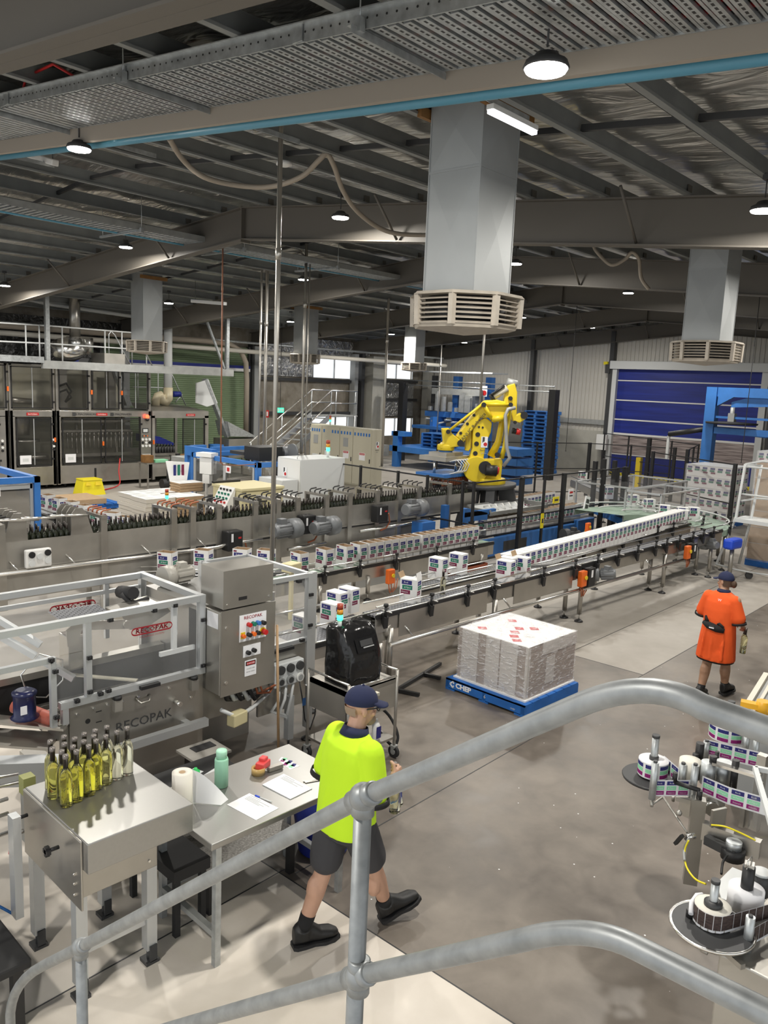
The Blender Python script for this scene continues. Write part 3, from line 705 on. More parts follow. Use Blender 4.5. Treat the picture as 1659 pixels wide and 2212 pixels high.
# =================================================================== BOTTLING MACHINE ALONG THE FAR LEFT
FY = 25.0
def rect_y(m, x0, x1, z0, z1, Y, t=0.02, mi=0): m.bb(x0, x1, Y-t, Y, z0, z1, mi)
def door_y(t, x0, x1, z0, z1, split=None, name='glazed_door', glass='film', Y=FY, hinge=1):
    """glazed door on a face looking down -Y: frame with handle and pane"""
    m = MB(); w = 0.03
    for a, b, c, d in ((x0, x1, z0, z0+w), (x0, x1, z1-w, z1), (x0, x0+w, z0, z1), (x1-w, x1, z0, z1)): m.bb(a, b, Y-0.035, Y-0.005, c, d, 0)
    if split: m.bb(split-0.012, split+0.012, Y-0.03, Y-0.005, z0, z1, 1)
    for zz in (z0+0.2, z1-0.2): m.bb((x1-0.01 if hinge > 0 else x0-0.05), (x1+0.05 if hinge > 0 else x0+0.01), Y-0.06, Y-0.02, zz-0.03, zz+0.03, 0)
    o = m.build(name, ['black', 'alu'], t)
    p = MB(); p.bb(x0+w, x1-w, Y-0.022, Y-0.016, z0+w, z1-w); p.build('pane', MT[glass], o)
    return o
def logo_plate(t, x, z, s, w, h, Y, bg, fg, size, name='name_plate'):
    if bg: m = MB(); m.bb(x-w/2, x+w/2, Y-0.004, Y, z-h/2, z+h/2); m.build(name, MT[bg], t)
    text('lettering', s, size, (x, Y-0.006, z), (1, 0, 0), (0, 0, 1), MT[fg], t)
t = thing('bottling_machine', 'long stainless bottling machine with smoked glass doors below the gantry', 'machine', (12, 26, 0))
YB = 27.2
m = MB()
for x0, x1, zt in ((6.2, 9.48, 3.85), (9.52, 10.9, 3.85), (10.94, 14.2, 3.84)):
    m.bb(x0, x1, FY+0.02, YB, 0.14, 0.72)                       # base cabinet
    m.bb(x0, x1, FY+0.02, YB, 2.26, 2.46)
    m.bb(x0, x1, YB-0.05, YB, 0.7, zt)                           # back skin
    m.bb(x0, x1, FY, FY+0.1, zt-0.06, zt); m.bb(x0, x1, YB-0.1, YB, zt-0.06, zt)
    for x in (x0, x1-0.1): m.bb(x, x+0.10, FY, FY+0.12, 0.12, zt)
    m.bb(x0, x1, FY, FY+0.02, 2.26, 2.46); m.bb(x0, x1, FY, FY+0.02, 0.14, 0.72)
m.bb(10.94, 11.08, FY, FY+0.1, 0.7, 2.3); m.bb(13.82, 14.2, FY-0.01, FY+0.1, 0.7, 2.3)
m.bb(9.52, 9.68, FY, FY+0.1, 0.7, 2.3); m.bb(10.77, 10.9, FY, FY+0.1, 0.7, 2.3); m.bb(9.2, 9.48, FY, FY+0.1, 0.7, 2.3)
m.bb(12.0, 12.08, FY, FY+0.1, 2.46, 3.84); m.bb(13.04, 13.12, FY, FY+0.1, 2.46, 3.84)
m.build('body', 'steel', t, 0.01)
for x in (9.2, 9.9, 10.7, 11.3, 13.9): m = MB(); m.cyl((x, FY+0.3, 0), (x, FY+0.3, 0.15), 0.05, 8); m.build('foot', 'black', t)
m = MB(); m.bb(6.3, 14.1, YB-0.3, YB-0.1, 0.8, 3.8); m.build('dark_back_panel', 'beige', t)
for a in ((7.5, 9.44, 2.52, 3.80, None), (9.57, 10.83, 2.52, 3.78, 10.2), (11.02, 11.97, 2.52, 3.76, None), (12.09, 13.04, 2.52, 3.75, 12.6), (13.15, 14.1, 2.52, 3.74, 13.62)): door_y(t, *a)
for a in ((7.3, 9.18, 0.76, 2.24, 8.2), (9.69, 10.77, 0.76, 2.24, 10.22), (11.1, 12.4, 0.76, 2.22, 11.75), (12.52, 13.8, 0.76, 2.22, 13.12)): door_y(t, *a)
m = MB()                                                             # what shows through the glass
m.lathe([(0.35, 0), (0.35, 0.7), (0.30, 0.75)], (10.1, 25.9, 1.65), 16)
m.lathe([(0.55, 0), (0.55, 0.06)], (10.2, 25.9, 1.45), 18); m.lathe([(0.7, 0), (0.7, 0.09)], (10.3, 25.9, 0.95), 20)
for k in range(18):
    x = 11.2+k*0.15; m.cyl((x, 25.5, 1.2), (x, 25.5, 1.65), 0.022, 6); m.cyl((x, 25.5, 1.62), (x, 25.5, 1.75), 0.04, 8)
m.bb(11.1, 13.7, 25.4, 25.6, 1.75, 1.82); m.bb(11.1, 13.7, 25.35, 25.5, 0.95, 1.05); m.bb(11.1, 13.7, 25.5, 25.6, 2.05, 2.12)
for x in (11.9, 13.3): m.cyl((x, 25.7, 0.8), (x, 25.7, 2.2), 0.05, 8)
for x in (11.5, 12.4, 13.2): m.bb(x, x+0.25, 26.0, 26.3, 2.5, 3.8)
m.cyl((9.8, 26, 2.6), (9.8, 26, 3.8), 0.08, 10); m.cyl((9.7, 25.6, 2.75), (10.4, 25.6, 2.7), 0.1, 10)
m.build('filling_works', 'steel', t)
m = MB()
for s in ((11.1, 3.15), (11.1, 2.95)): m.tube([(11.1, 25.5, s[1]), (11.5, 25.5, s[1]+0.15), (11.7, 25.6, s[1]-0.1), (11.5, 25.6, 2.7)], 0.035, 6)
m.build('inner_hose', 'rubber', t)
m = MB(); m.prism([(13.3, 25.8, 3.75), (13.5, 25.8, 3.75), (13.95, 25.8, 2.6), (13.75, 25.8, 2.6)], (0, 0.2, 0)); m.build('chute', 'galv', t)
for x, z, w in ((10.2, 2.35, 0.37), (12.43, 2.345, 0.38)): logo_plate(t, x, z, 'bertolaso', w, 0.085, FY-0.01, 'red', 'white', 0.075)
for x in (11.5, 12.78): m = MB(); m.bb(x-0.05, x+0.05, FY-0.012, FY-0.008, 2.29, 2.40); m.build('emblem', 'dark', t)
for x in (11.87, 13.13): text('lettering', 'JB MACMAHON', 0.10, (x, FY-0.012, 2.345), (1, 0, 0), (0, 0, 1), MT['dark'], t)
# controls, switches and lamp
m = MB(); m.bb(13.87, 14.09, FY-0.02, FY, 1.72, 1.88, 0); m.bb(13.9, 14.06, FY-0.024, FY-0.018, 1.75, 1.85, 1); m.build('control_screen', ['dark', 'lgrey'], t)
m = MB()
for i in range(4): m.bb(13.86+i*0.06, 13.9+i*0.06, FY-0.02, FY, 1.60, 1.64, i % 2)
m.build('push_button', ['dark', 'orange'], t)
g = MB()
for i in range(3):
    for j in range(3): g.cyl((13.88+i*0.13, FY-0.03, 1.5-j*0.11), (13.88+i*0.13, FY, 1.5-j*0.11), 0.045, 10, (i+j) % 2 if j == 1 else 0)
g.build('rotary_switch', ['white', 'black'], t)
m = MB(); m.bb(13.85, 14.17, FY-0.02, FY, 0.77, 1.0); m.build('cover_plate', 'lgrey', t)
MT['beacon_red'] = mat('lit_red_beacon', (0.9, 0.05, 0.02), 0.3, emit=(1.0, 0.06, 0.02), estr=6.0)
m = MB(); m.lathe([(0.06, 0), (0.06, 0.08), (0.03, 0.12)], (14.02, FY-0.08, 2.22), 12); m.build('beacon', 'beacon_red', t)
m = MB(); m.lathe([(0.03, 0), (0.06, 0.04), (0.06, 0.1)], (14.02, FY-0.08, 2.12), 12); m.build('beacon_base', 'black', t)
for x in (9.28, 10.83):
    g = MB()
    for j in range(4): g.cyl((x, FY-0.03, 1.55-j*0.1), (x, FY, 1.55-j*0.1), 0.04, 8, j % 2)
    g.build('rotary_switch', ['white', 'black'], t)
for x, z in ((9.47, 3.1), (12.08, 3.05), (13.12, 3.05), (12.45, 1.4), (14.28, 1.4), (10.86, 1.55)):
    m = MB(); m.bb(x-0.02, x+0.03, FY-0.05, FY-0.01, z-0.07, z+0.07); m.build('door_handle', 'orange', t)
m = MB(); m.bb(12.15, 12.22, FY-0.004, FY+0.03, 0.25, 0.6); m.build('vent_slot', 'black', t)
for x0, x1 in ((9.77, 10.11), (11.18, 11.52)):
    m = MB(); m.bb(x0, x1, FY-0.045, FY-0.04, 0.82, 1.09, 0); m.bb(x0+0.08, x1-0.08, FY-0.047, FY-0.044, 0.9, 1.0, 1)
    m.build('notice', ['paper', 'lgrey'], t)
# lower module with the capper, doors partly open
t = thing('capping_module', 'low stainless capping module with a blue bottle hopper beside the control column', 'machine', (15.3, 26, 0))
m = MB(); x0, x1 = 14.25, 16.5
m.bb(x0, x1, FY, YB, 2.22, 2.46); m.bb(x0, x1, FY+0.02, YB, 0.2, 0.72); m.bb(x0, x0+0.1, FY, FY+0.1, 0.1, 2.3); m.bb(x1-0.16, x1, FY, FY+0.1, 0.1, 2.3)
m.bb(x1-0.1, x1, YB-0.1, YB, 0.1, 2.3); m.bb(x0, x0+0.1, YB-0.1, YB, 0.1, 2.3); m.bb(x0, x1, YB-0.04, YB, 0.7, 1.0)
m.prism([(x0, FY, 2.46), (x1, FY, 2.46), (x1-0.3, FY+0.8, 2.58), (x0+0.2, FY+0.8, 2.62)], (0, 1.2, 0.05)); m.build('body', 'steel_dull', t)
logo_plate(t, 15.75, 2.33, 'bertolaso', 0.36, 0.08, FY-0.01, 'red', 'white', 0.07)
door_y(t, 15.42, 16.34, 0.76, 2.2, 15.9)
m = MB(); m.prism([(14.35, 25.4, 1.35), (15.35, 25.4, 1.22), (15.35, 25.4, 1.30), (14.75, 25.4, 1.55), (14.35, 25.4, 1.60)], (0, 0.9, 0)); m.build('blue_cover', 'blue_dark', t)
m = MB()
for i in range(9):
    for r in range(2): x = 14.38+i*0.115; m.cyl((x, 25.35+r*0.12, 0.98), (x, 25.35+r*0.12, 1.2), 0.04, 8); m.cyl((x, 25.35+r*0.12, 1.2), (x, 25.35+r*0.12, 1.3), 0.018, 6)
m.build('bottle_row', 'dark', t)['kind'] = 'stuff'
m = MB(); m.bb(14.3, 15.4, 25.2, 25.9, 0.92, 0.98); m.bb(14.35, 15.0, 25.1, 25.2, 0.75, 0.86); m.bb(15.05, 15.4, 25.1, 25.25, 0.72, 0.92); m.bb(14.9, 15.1, 26.2, 26.4, 0.9, 2.2)
m.bb(14.4, 14.6, 26.0, 26.2, 1.0, 2.2); m.build('capping_works', 'steel', t)
# ---- gantry: beam, drop posts, walkway railing
def rail_run(name, label, pts, posts, h=1.05, r=0.024, mt='lgrey', cat='railing', mid=(0.5, 1.0), group=None):
    t = thing(name, label, cat, pts[0], group)
    for k in mid:
        m = MB(); m.tube([V(p)+Vector((0, 0, h*k)) for p in pts], r, 8); m.build('rail', MT[mt], t)
    for p in posts:
        m = MB(); m.tube([V(p), V(p)+Vector((0, 0, h))], r, 8); m.build('post', MT[mt], t)
    return t
t = thing('service_gantry', 'galvanised service beam hung from the rafters in front of the bottling machine', 'gantry', (13.5, 24.4, 3.9))
m = MB(); m.bb(10.28, 17.1, 24.33, 24.47, 3.74, 3.98); m.build('beam', 'galv_dull', t)
for x, zt in ((10.45, 5.9), (16.85, 5.75)):
    m = MB(); m.bb(x-0.06, x+0.06, 24.34, 24.46, 3.98, zt); m.build('hanger_post', 'galv', t)
m = MB(); m.bar((16.75, 24.4, 4.0), (15.95, 24.4, 5.7), 0.08, 0.06); m.build('brace', 'galv', t)
m = MB(); m.bb(9.0, 10.3, 24.3, 24.9, 3.9, 4.08, 0); m.build('toe_board', 'galv', t)
t = rail_run('gantry_railing', 'galvanised tube railing on the gantry above the bottling machine', [(8.2, 24.6, 3.92), (10.6, 24.6, 3.96), (14.2, 24.75, 3.96)], [(9.0, 24.6, 3.92), (9.9, 24.6, 3.92), (10.3, 24.6, 3.95), (11.0, 24.62, 3.95), (12.4, 24.66, 3.95), (13.0, 24.7, 3.95), (13.9, 24.75, 3.95)])
for x in (12.55, 13.35):
    m = MB(); m.tube([(x, 24.7, 3.95), (x, 24.7, 4.9), (x+0.08, 24.7, 5.0), (x+0.2, 24.7, 4.9), (x+0.75, 24.7, 3.95)], 0.022, 8); m.build('stair_hoop', 'galv', t)
t = rail_run('stair_railing', 'pale tube railing by the capping module roof', [(14.4, 26.6, 2.7), (15.9, 26.6, 2.7)], [(14.6, 26.6, 2.7), (15.4, 26.6, 2.7)], 1.05, 0.02)
m = MB(); m.tube([(15.7, 26.6, 2.7), (15.7, 26.6, 3.75), (15.95, 26.6, 3.75), (16.55, 26.6, 2.6)], 0.022, 8); m.tube([(16.1, 26.6, 2.7), (16.4, 26.6, 3.0)], 0.022, 8); m.build('hoop', 'galv', t)
# cap sorter bowl and drum
t = thing('cap_sorter', 'tilted bright steel cap sorter drum on the gantry', 'machine', (11.7, 25.5, 3.95))
a = Vector((-0.25, -0.25, 0.93)); m = MB(); m.lathe([(0.50, 0), (0.52, 0.06), (0.52, 0.36), (0.48, 0.38), (0.44, 0.1)], (11.62, 25.5, 4.25), 24, axis=a); m.build('bowl', 'chrome', t)
m = MB(); m.lathe([(0.2, -0.25), (0.45, -0.08), (0.5, 0)], (11.62, 25.5, 4.25), 16, axis=a); m.bb(11.3, 12.2, 25.3, 25.9, 3.95, 4.12); m.build('drive', 'dark', t)
m = MB(); m.bb(11.4, 11.8, 25.25, 25.4, 4.0, 4.2); m.build('motor', 'blue_dark', t)
t = thing('cap_drum', 'round bright steel drum under a wide vertical pipe', 'drum', (12.1, 25.9, 4.3))
m = MB(); m.lathe([(0.42, 0), (0.42, 0.52), (0.40, 0.54)], (12.15, 25.9, 4.25), 24); m.build('drum', 'chrome', t)
m = MB(); m.tube([(12.0, 25.9, 4.75), (12.0, 25.9, 6.2)], 0.17, 16); m.build('pipe', 'steel', t)
m = MB(); m.bb(12.3, 13.0, 24.5, 25.4, 3.98, 4.3); tag(m.build('steel_tray', 'steel_dull'), 'flat steel tray standing on the gantry right of the cap sorter', 'tray')
# white vent pipe with elbow and blower
t = thing('vent_pipe', 'white vent pipe with a fat elbow on the capping module', 'pipe', (15.3, 26, 2.55))
m = MB(); m.tube([(15.45, 26, 2.85), (15.45, 26, 5.75)], 0.15, 14); m.build('riser', 'lgrey', t)
MT['cream_pipe'] = mat('cream_pvc', (0.66, 0.58, 0.40), 0.4)
m = MB(); m.tube([(14.95, 26, 2.55), (14.95, 26, 2.78), (15.02, 26, 2.93), (15.2, 26, 2.98)], 0.15, 14); m.tube([(15.15, 26, 2.98), (15.2, 26, 2.78), (15.35, 26, 2.7), (15.45, 26, 2.85), (15.45, 26, 3.25)], 0.17, 14); m.build('elbow', 'cream_pipe', t)
m = MB(); m.cyl((15.65, 26, 3.02), (15.95, 26, 3.02), 0.1, 12); m.build('blower_motor', 'blue_dark', t)
# long white steam pipes across the wall
MT['pipe_white'] = mat('lagged_white_pipe', (0.66, 0.63, 0.56), 0.5)
def pipe(pts, r, mt, label, name='wall_pipe', sub=1):
    return hose(pts, r, MT[mt], name, label, sub, 'pipe') if sub > 1 else tag(MB().tube(pts, r, 10).build(name, MT[mt]), label, 'pipe')
pipe([(9.15, 26.6, 3.9), (9.15, 26.6, 4.9), (9.35, 26.6, 5.5), (9.75, 26.6, 5.85), (10.3, 26.6, 5.95), (11.6, 26.6, 5.8), (16, 26.6, 5.6)], 0.07, 'lgrey', 'pale pipe bending down at the far left of the gantry')
pipe([(6, 27.4, 5.05), (17.8, 27.2, 5.05), (18.9, 27.2, 5.0), (19.45, 27.2, 4.75), (19.7, 27.2, 4.3), (19.75, 27.2, 3.6), (19.75, 27.2, 1.4)], 0.11, 'hose_beige', 'lagged pipe crossing the green shutter and bending down')
pipe([(6, 27.8, 4.85), (20, 27.0, 4.75), (31, 26.2, 4.7)], 0.09, 'pipe_white', 'long white pipe running level along the left wall')
pipe([(6, 27.9, 5.2), (20, 27.1, 5.1), (31, 26.4, 5.05)], 0.05, 'galv', 'thin galvanised pipe above the long white wall pipe')
# inclined cap elevator and its hopper
t = thing('cap_elevator', 'steep grey cap elevator with a plate head in front of the green shutter', 'conveyor', (17, 25.2, 1))
m = MB(); m.bar((16.45, 25.2, 3.6), (17.45, 25.2, 1.5), 0.22, 0.1); m.build('chute', 'galv', t)
m = MB(); m.prism([(16.05, 25.1, 3.45), (16.55, 25.1, 3.6), (16.95, 25.1, 2.75), (16.5, 25.1, 2.62), (16.05, 25.1, 2.75)], (0, 0.06, 0)); m.build('head_plate', 'lgrey', t)
m = MB(); m.prism([(17.25, 24.9, 2.1), (17.4, 24.9, 1.55), (18.6, 24.9, 1.5), (18.4, 24.9, 1.6)], (0, 0.8, 0)); m.build('hopper', 'galv', t)
m = MB(); m.bb(17.25, 18.6, 24.8, 25.8, 0.75, 1.45); m.build('bin', 'steel', t)
m = MB()
for x in (17.3, 18.5): m.bb(x, x+0.06, 24.85, 24.91, 0, 0.8); m.bb(x, x+0.06, 25.7, 25.76, 0, 0.8)
m.build('leg', 'steel', t)
m = MB(); m.bb(16.65, 17.1, 24.9, 25.3, 0.85, 1.25); tag(m.build('blue_crate', 'blue'), 'small blue crate standing beside the cap elevator', 'crate'); 
# ---- work table with tubs in front of the capping module
t = thing('side_table', 'narrow steel table crowded with tubs in front of the capping module', 'table', (14.6, 23.7, 0))
m = MB(); m.bb(13.2, 15.9, 23.5, 24.1, 0.82, 0.86); m.build('top', 'steel', t)
for x in (13.25, 14.5, 15.85):
    for y in (23.53, 24.05): m = MB(); m.bb(x-0.025, x+0.025, y-0.02, y+0.02, 0, 0.82); m.build('leg', 'steel_dull', t)
def small(name, label, cat, build, m): mm = MB(); build(mm); return tag(mm.build(name, m, None, 0.006), label, cat)
small('drawer_box', 'little brown wooden box at the left end of the steel side table', 'box', lambda m: m.bb(13.2, 13.5, 23.6, 23.9, 0.86, 1.1), MT['wood_stain'])
small('cloth_tray', 'pale green folded cloth beside the brown wooden box', 'cloth', lambda m: m.bb(13.55, 14.0, 23.55, 23.85, 0.86, 0.95), MT['c_mint'])
MT['lime'] = mat('lime_plastic', (0.42, 0.75, 0.16), 0.4, alpha=0.9)
def taper(m, x, y, z, w, d, h, k=0.85): m.add([(x-w*k/2, y-d*k/2, z), (x+w*k/2, y-d*k/2, z), (x+w*k/2, y+d*k/2, z), (x-w*k/2, y+d*k/2, z), (x-w/2, y-d/2, z+h), (x+w/2, y-d/2, z+h), (x+w/2, y+d/2, z+h), (x-w/2, y+d/2, z+h)], [(3, 2, 1, 0), (0, 1, 5, 4), (1, 2, 6, 5), (2, 3, 7, 6), (3, 0, 4, 7)])
small('storage_tub', 'lime green plastic tub on the steel side table', 'tub', lambda m: taper(m, 14.9, 23.4, 0.62, 0.6, 0.4, 0.36), MT['lime'])
small('storage_tub', 'stacked black plastic trays right of the lime green tub', 'tub', lambda m: [taper(m, 15.6, 23.5, 0.62+i*0.1, 0.6, 0.45, 0.09) for i in range(4)], MT['dark'])
small('dark_hat', 'dark hat lying on the black trays', 'hat', lambda m: m.ball((15.55, 23.5, 1.1), 0.13, 10, 0, (1, 1, 0.7)), MT['black'])
t = thing('pump_stand', 'black pump on a wheeled stand below the steel side table', 'pump', (13.6, 22.6, 0))
m = MB(); m.cyl((13.2, 22.6, 0.3), (13.9, 22.6, 0.3), 0.16, 12); m.bb(13.3, 13.8, 22.45, 22.75, 0.0, 0.15); m.build('motor', 'black', t)
m = MB(); m.tube([(13.35, 22.5, 0.1), (13.35, 22.5, 0.75), (13.45, 22.5, 0.82), (13.8, 22.5, 0.82), (13.88, 22.5, 0.72), (13.88, 22.5, 0.1)], 0.03, 8); m.build('handle', 'black', t)
t = thing('beacon_post', 'black post with a red box standing at the steel side table', 'post', (13.95, 22.9, 0))
m = MB(); m.bb(13.9, 14.02, 22.85, 22.95, 0, 1.2); m.build('post', 'black', t); m = MB(); m.bb(14.02, 14.25, 22.85, 23.0, 0.85, 1.18); m.build('box', 'wood_stain', t)
# yellow plastic step stool on the floor
t = thing('step_stool', 'bright yellow plastic step stool on the floor in front of the bottling machine', 'stool', (11.25, 23.5, 0))
def frus(m, x, y, z0, z1, a, b): m.add([(x-a, y-a*0.8, z0), (x+a, y-a*0.8, z0), (x+a, y+a*0.8, z0), (x-a, y+a*0.8, z0), (x-b, y-b*0.8, z1), (x+b, y-b*0.8, z1), (x+b, y+b*0.8, z1), (x-b, y+b*0.8, z1)], [(0, 1, 5, 4), (1, 2, 6, 5), (2, 3, 7, 6), (3, 0, 4, 7), (4, 5, 6, 7)])
m = MB(); frus(m, 11.25, 23.5, 0, 0.45, 0.38, 0.29); frus(m, 11.25, 23.5, 0.45, 0.48, 0.31, 0.30); m.build('body', 'yellow_plain', t)
m = MB(); m.prism([(11.0, 23.19, 0.30), (11.18, 23.2, 0.30), (11.15, 23.23, 0.40), (11.03, 23.23, 0.40)], (0, 0.01, 0)); m.prism([(11.30, 23.19, 0.30), (11.48, 23.2, 0.30), (11.46, 23.23, 0.40), (11.33, 23.23, 0.40)], (0, 0.01, 0)); m.build('hand_hole', 'yellow', t)
hose([(13.0, 24.9, 0.9), (12.85, 24.7, 0.5), (12.7, 24.4, 0.1), (12.0, 24.0, 0.02), (11.6, 23.9, 0.02)], 0.02, MT['red'], 'air_hose', 'thin red hose trailing from the bottling machine to the floor')
# ---- stairs over to the bottle depalletiser
t = thing('access_stairs', 'aluminium access stairs with double handrails before the stained concrete wall', 'stairs', (20.5, 24.2, 0))
st0, st1 = Vector((17.9, 23.2, 0.35)), Vector((21.5, 24.0, 2.35))
sd = st1-st0; wv = Vector((-0.2, 0.95, 0))
for k in (0, 1):
    m = MB(); m.bar(st0+wv*k, st1+wv*k, 0.05, 0.2); m.build('stringer', 'alu', t)
for i in range(10):
    m = MB(); p = st0+sd*((i+0.5)/10); m.box(p+wv*0.5, (0.25, 0.9, 0.04), 0.2); m.build('tread', 'galv_dull', t)
for k in (0, 1):
    for h in (0.5, 1.0):
        m = MB(); m.tube([st0+wv*k+Vector((0, 0, h)), st1+wv*k+Vector((0, 0, h)), st1+wv*k+Vector((1.7, 0.3, h))], 0.028, 8); m.build('handrail', 'chrome', t)
    for u in (0.02, 0.5, 1.0):
        m = MB(); p = st0+wv*k+sd*u; m.tube([p, p+Vector((0, 0, 1.0))], 0.025, 8); m.build('post', 'galv', t)
    m = MB(); p = st1+wv*k+Vector((1.6, 0.3, 0)); m.tube([p, p+Vector((0, 0, 1.0))], 0.025, 8); m.build('post', 'galv', t)
m = MB(); m.box(st1+wv*0.5+Vector((0.9, 0.15, -0.02)), (1.8, 1.0, 0.05), 0.2); m.build('landing', 'galv_dull', t)
for p in (st1+Vector((1.6, 0.3, 0)), st1+wv+Vector((1.6, 0.3, 0)), st1, st1+wv):
    m = MB(); m.tube([Vector((p.x, p.y, 0)), p], 0.035, 8); m.build('support_leg', 'alu', t)
# exit and fire signs
t = thing('exit_sign', 'lit green running-man exit sign left of the stairs', 'sign', ay(605, 886, 27.0))
MT['exit_green'] = mat('lit_exit_green', (0.05, 0.6, 0.35), 0.4, emit=(0.05, 0.75, 0.45), estr=1.2)
p = ay(605, 886, 26.6); m = MB(); m.cyl(p, (p.x, p.y, 5.95), 0.012, 6); m.build('hanger', 'dark', t); m = MB(); m.box(p, (0.36, 0.06, 0.2)); m.build('panel', 'exit_green', t)
m = MB()
for dx, w in ((-0.11, 0.06), (0.0, 0.05), (0.11, 0.07)): m.box(p+Vector((dx, -0.033, 0)), (w, 0.004, 0.12))
m.build('pictogram', 'white', t)
p = ay(577, 894, 26.6); m = MB(); m.box(p, (0.17, 0.02, 0.3), 0, 0); m.cyl((p.x, p.y+0.02, 0), (p.x, p.y+0.02, p.z), 0.015, 6, 1); m.box(p+Vector((0, -0.012, 0)), (0.07, 0.004, 0.18), 0, 1)
tag(m.build('fire_sign', ['red', 'white']), 'small red fire extinguisher sign under the exit sign', 'sign')
# ---- row of beige electrical cabinets
t = thing('electrical_cabinet', 'row of beige electrical cabinets with blue label squares behind the white cabinet', 'cabinet', (20.3, 21.7, 0))
m = MB(); m.bb(20.0, 20.55, 20.1, 23.4, 0.05, 2.1); m.bb(20.05, 20.5, 20.2, 23.3, 0, 0.06); m.build('body', 'beige', t, 0.012)
ys = [23.4, 22.75, 21.75, 21.05, 20.1]
for i in range(4):
    m = MB(); m.bb(19.975, 19.995, ys[i+1]+0.012, ys[i]-0.012, 0.1, 2.06); d = m.build('door', 'beige', t)
    m = MB(); m.bb(19.955, 19.98, ys[i+1]+0.05, ys[i+1]+0.08, 0.9, 1.05); m.build('handle', 'dark', d)
m = MB()
for y in [23.28, 23.15, 23.02, 22.89, 22.62, 22.15, 22.0, 21.85, 21.66, 21.5, 21.35, 21.2, 20.95, 20.78, 20.64, 20.5, 20.36, 20.22]: m.bb(19.968, 19.974, y-0.035, y+0.035, 1.84, 1.95)
m.build('blue_label', 'blue', t)['kind'] = 'stuff'
for y0, y1 in ((22.95, 23.2), (21.3, 21.55)):
    m = MB(); m.bb(19.965, 19.975, y0, y1, 1.4, 1.72); m.build('vent_grille', 'grey', t)
m = MB(); m.bb(19.96, 19.975, 22.92, 23.25, 0.62, 1.0, 0); m.bb(19.955, 19.962, 22.98, 23.19, 0.7, 0.93, 1); m.build('touch_screen', ['lgrey', 'galv_dull'], t)
for y in (22.4, 21.4, 20.55):
    m = MB(); m.bb(19.968, 19.974, y-0.15, y+0.15, 0.98, 1.25, 0); m.bb(19.964, 19.97, y-0.13, y+0.13, 1.17, 1.24, 1); m.build('danger_sign', ['paper', 'red'], t)
    text('lettering', 'DANGER', 0.055, (19.96, y, 1.205), (0, -1, 0), (0, 0, 1), MT['paper'], t)
def bernadi(t, c, xd, s):
    xd = V(xd); n = xd.cross(Vector((0, 0, 1))); c = V(c)
    m = MB(); R = Matrix((xd, -n, (0, 0, 1))).transposed()
    m.box(c+n*0.004, (0.9*s, 0.004, 1.5*s), R=R, mi=0)
    m.box(c+n*0.007+xd*(-0.12*s)+Vector((0, 0, 0.28*s)), (0.3*s, 0.003, 0.8*s), R=R, mi=1)
    m.cyl(c+n*0.005+xd*0.1*s+Vector((0, 0, -0.28*s)), c+n*0.009+xd*0.1*s+Vector((0, 0, -0.28*s)), 0.38*s, 16, 0)
    m.cyl(c+n*0.005+xd*0.15*s+Vector((0, 0, -0.3*s)), c+n*0.011+xd*0.15*s+Vector((0, 0, -0.3*s)), 0.26*s, 16, 2)
    m.build('emblem', ['paper', 'dark', 'red'], t)
    text('lettering', 'bernadi', 0.36*s, c+n*0.006+Vector((0, 0, -1.1*s)), xd, (0, 0, 1), MT['dark'], t)
    text('lettering', 'group', 0.30*s, c+n*0.006+Vector((0, 0, -1.5*s)), xd, (0, 0, 1), MT['grey'], t)
bernadi(t, (20.27, 20.1, 1.55), (1, 0, 0), 0.16)
def stack_light(x, y, z, label, s=1.0, parent=None):
    t = parent or thing('stack_light', label, 'signal light', (x, y, z))
    m = MB(); m.cyl((x, y, z), (x, y, z+0.13*s), 0.03*s, 10); m.build('stem', 'lgrey', t)
    for k, (nm, mt) in enumerate((('green_lens', 'glow_green'), ('amber_lens', 'amber'), ('red_lens', 'beacon_dull'))):
        m = MB(); m.cyl((x, y, z+(0.13+k*0.075)*s), (x, y, z+(0.2+k*0.075)*s), 0.042*s, 12); m.build(nm, MT[mt], t)
    return t
MT['glow_green'] = mat('lit_green_lens', (0.1, 0.9, 0.5), 0.3, emit=(0.05, 1.0, 0.45), estr=2.5)
MT['amber'] = mat('amber_lens', (0.75, 0.33, 0.03), 0.3); MT['beacon_dull'] = mat('red_lens', (0.40, 0.06, 0.03), 0.3)
stack_light(20.2, 22.55, 2.1, 'green-lit signal light on the beige electrical cabinets')
# white cabinet of the packer
t = thing('control_cabinet', 'tall white cabinet with a red round emblem behind the bottle line', 'cabinet', (12.3, 14.4, 0))
m = MB(); m.bb(11.7, 13.05, 14.0, 14.85, 0.05, 1.95); m.build('body', 'lgrey', t, 0.012)
m = MB(); m.bb(11.685, 11.697, 14.02, 14.83, 0.1, 1.92); m.build('door', 'white', t)
bernadi(t, (11.68, 14.55, 1.62), (0, -1, 0), 0.15)
m = MB(); m.tube([(11.75, 14.2, 1.95), (11.75, 14.2, 2.0), (11.8, 14.2, 2.02)], 0.01, 6); m.build('eye_bolt', 'galv', t)
stack_light(12.72, 14.25, 1.95, 'green-lit signal light standing on the white cabinet', 1.15)
t = thing('control_cabinet', 'pale grey cabinet with square vents between the blue frame and the white cabinet', 'cabinet', (11.6, 15.5, 0))
m = MB(); m.bb(11.2, 11.66, 14.05, 14.9, 0, 1.5); m.build('body', 'lgrey', t, 0.01)
for y in (14.28, 14.68): m = MB(); m.bb(11.185, 11.2, y-0.09, y+0.09, 1.2, 1.36); m.build('vent_grille', 'grey', t)
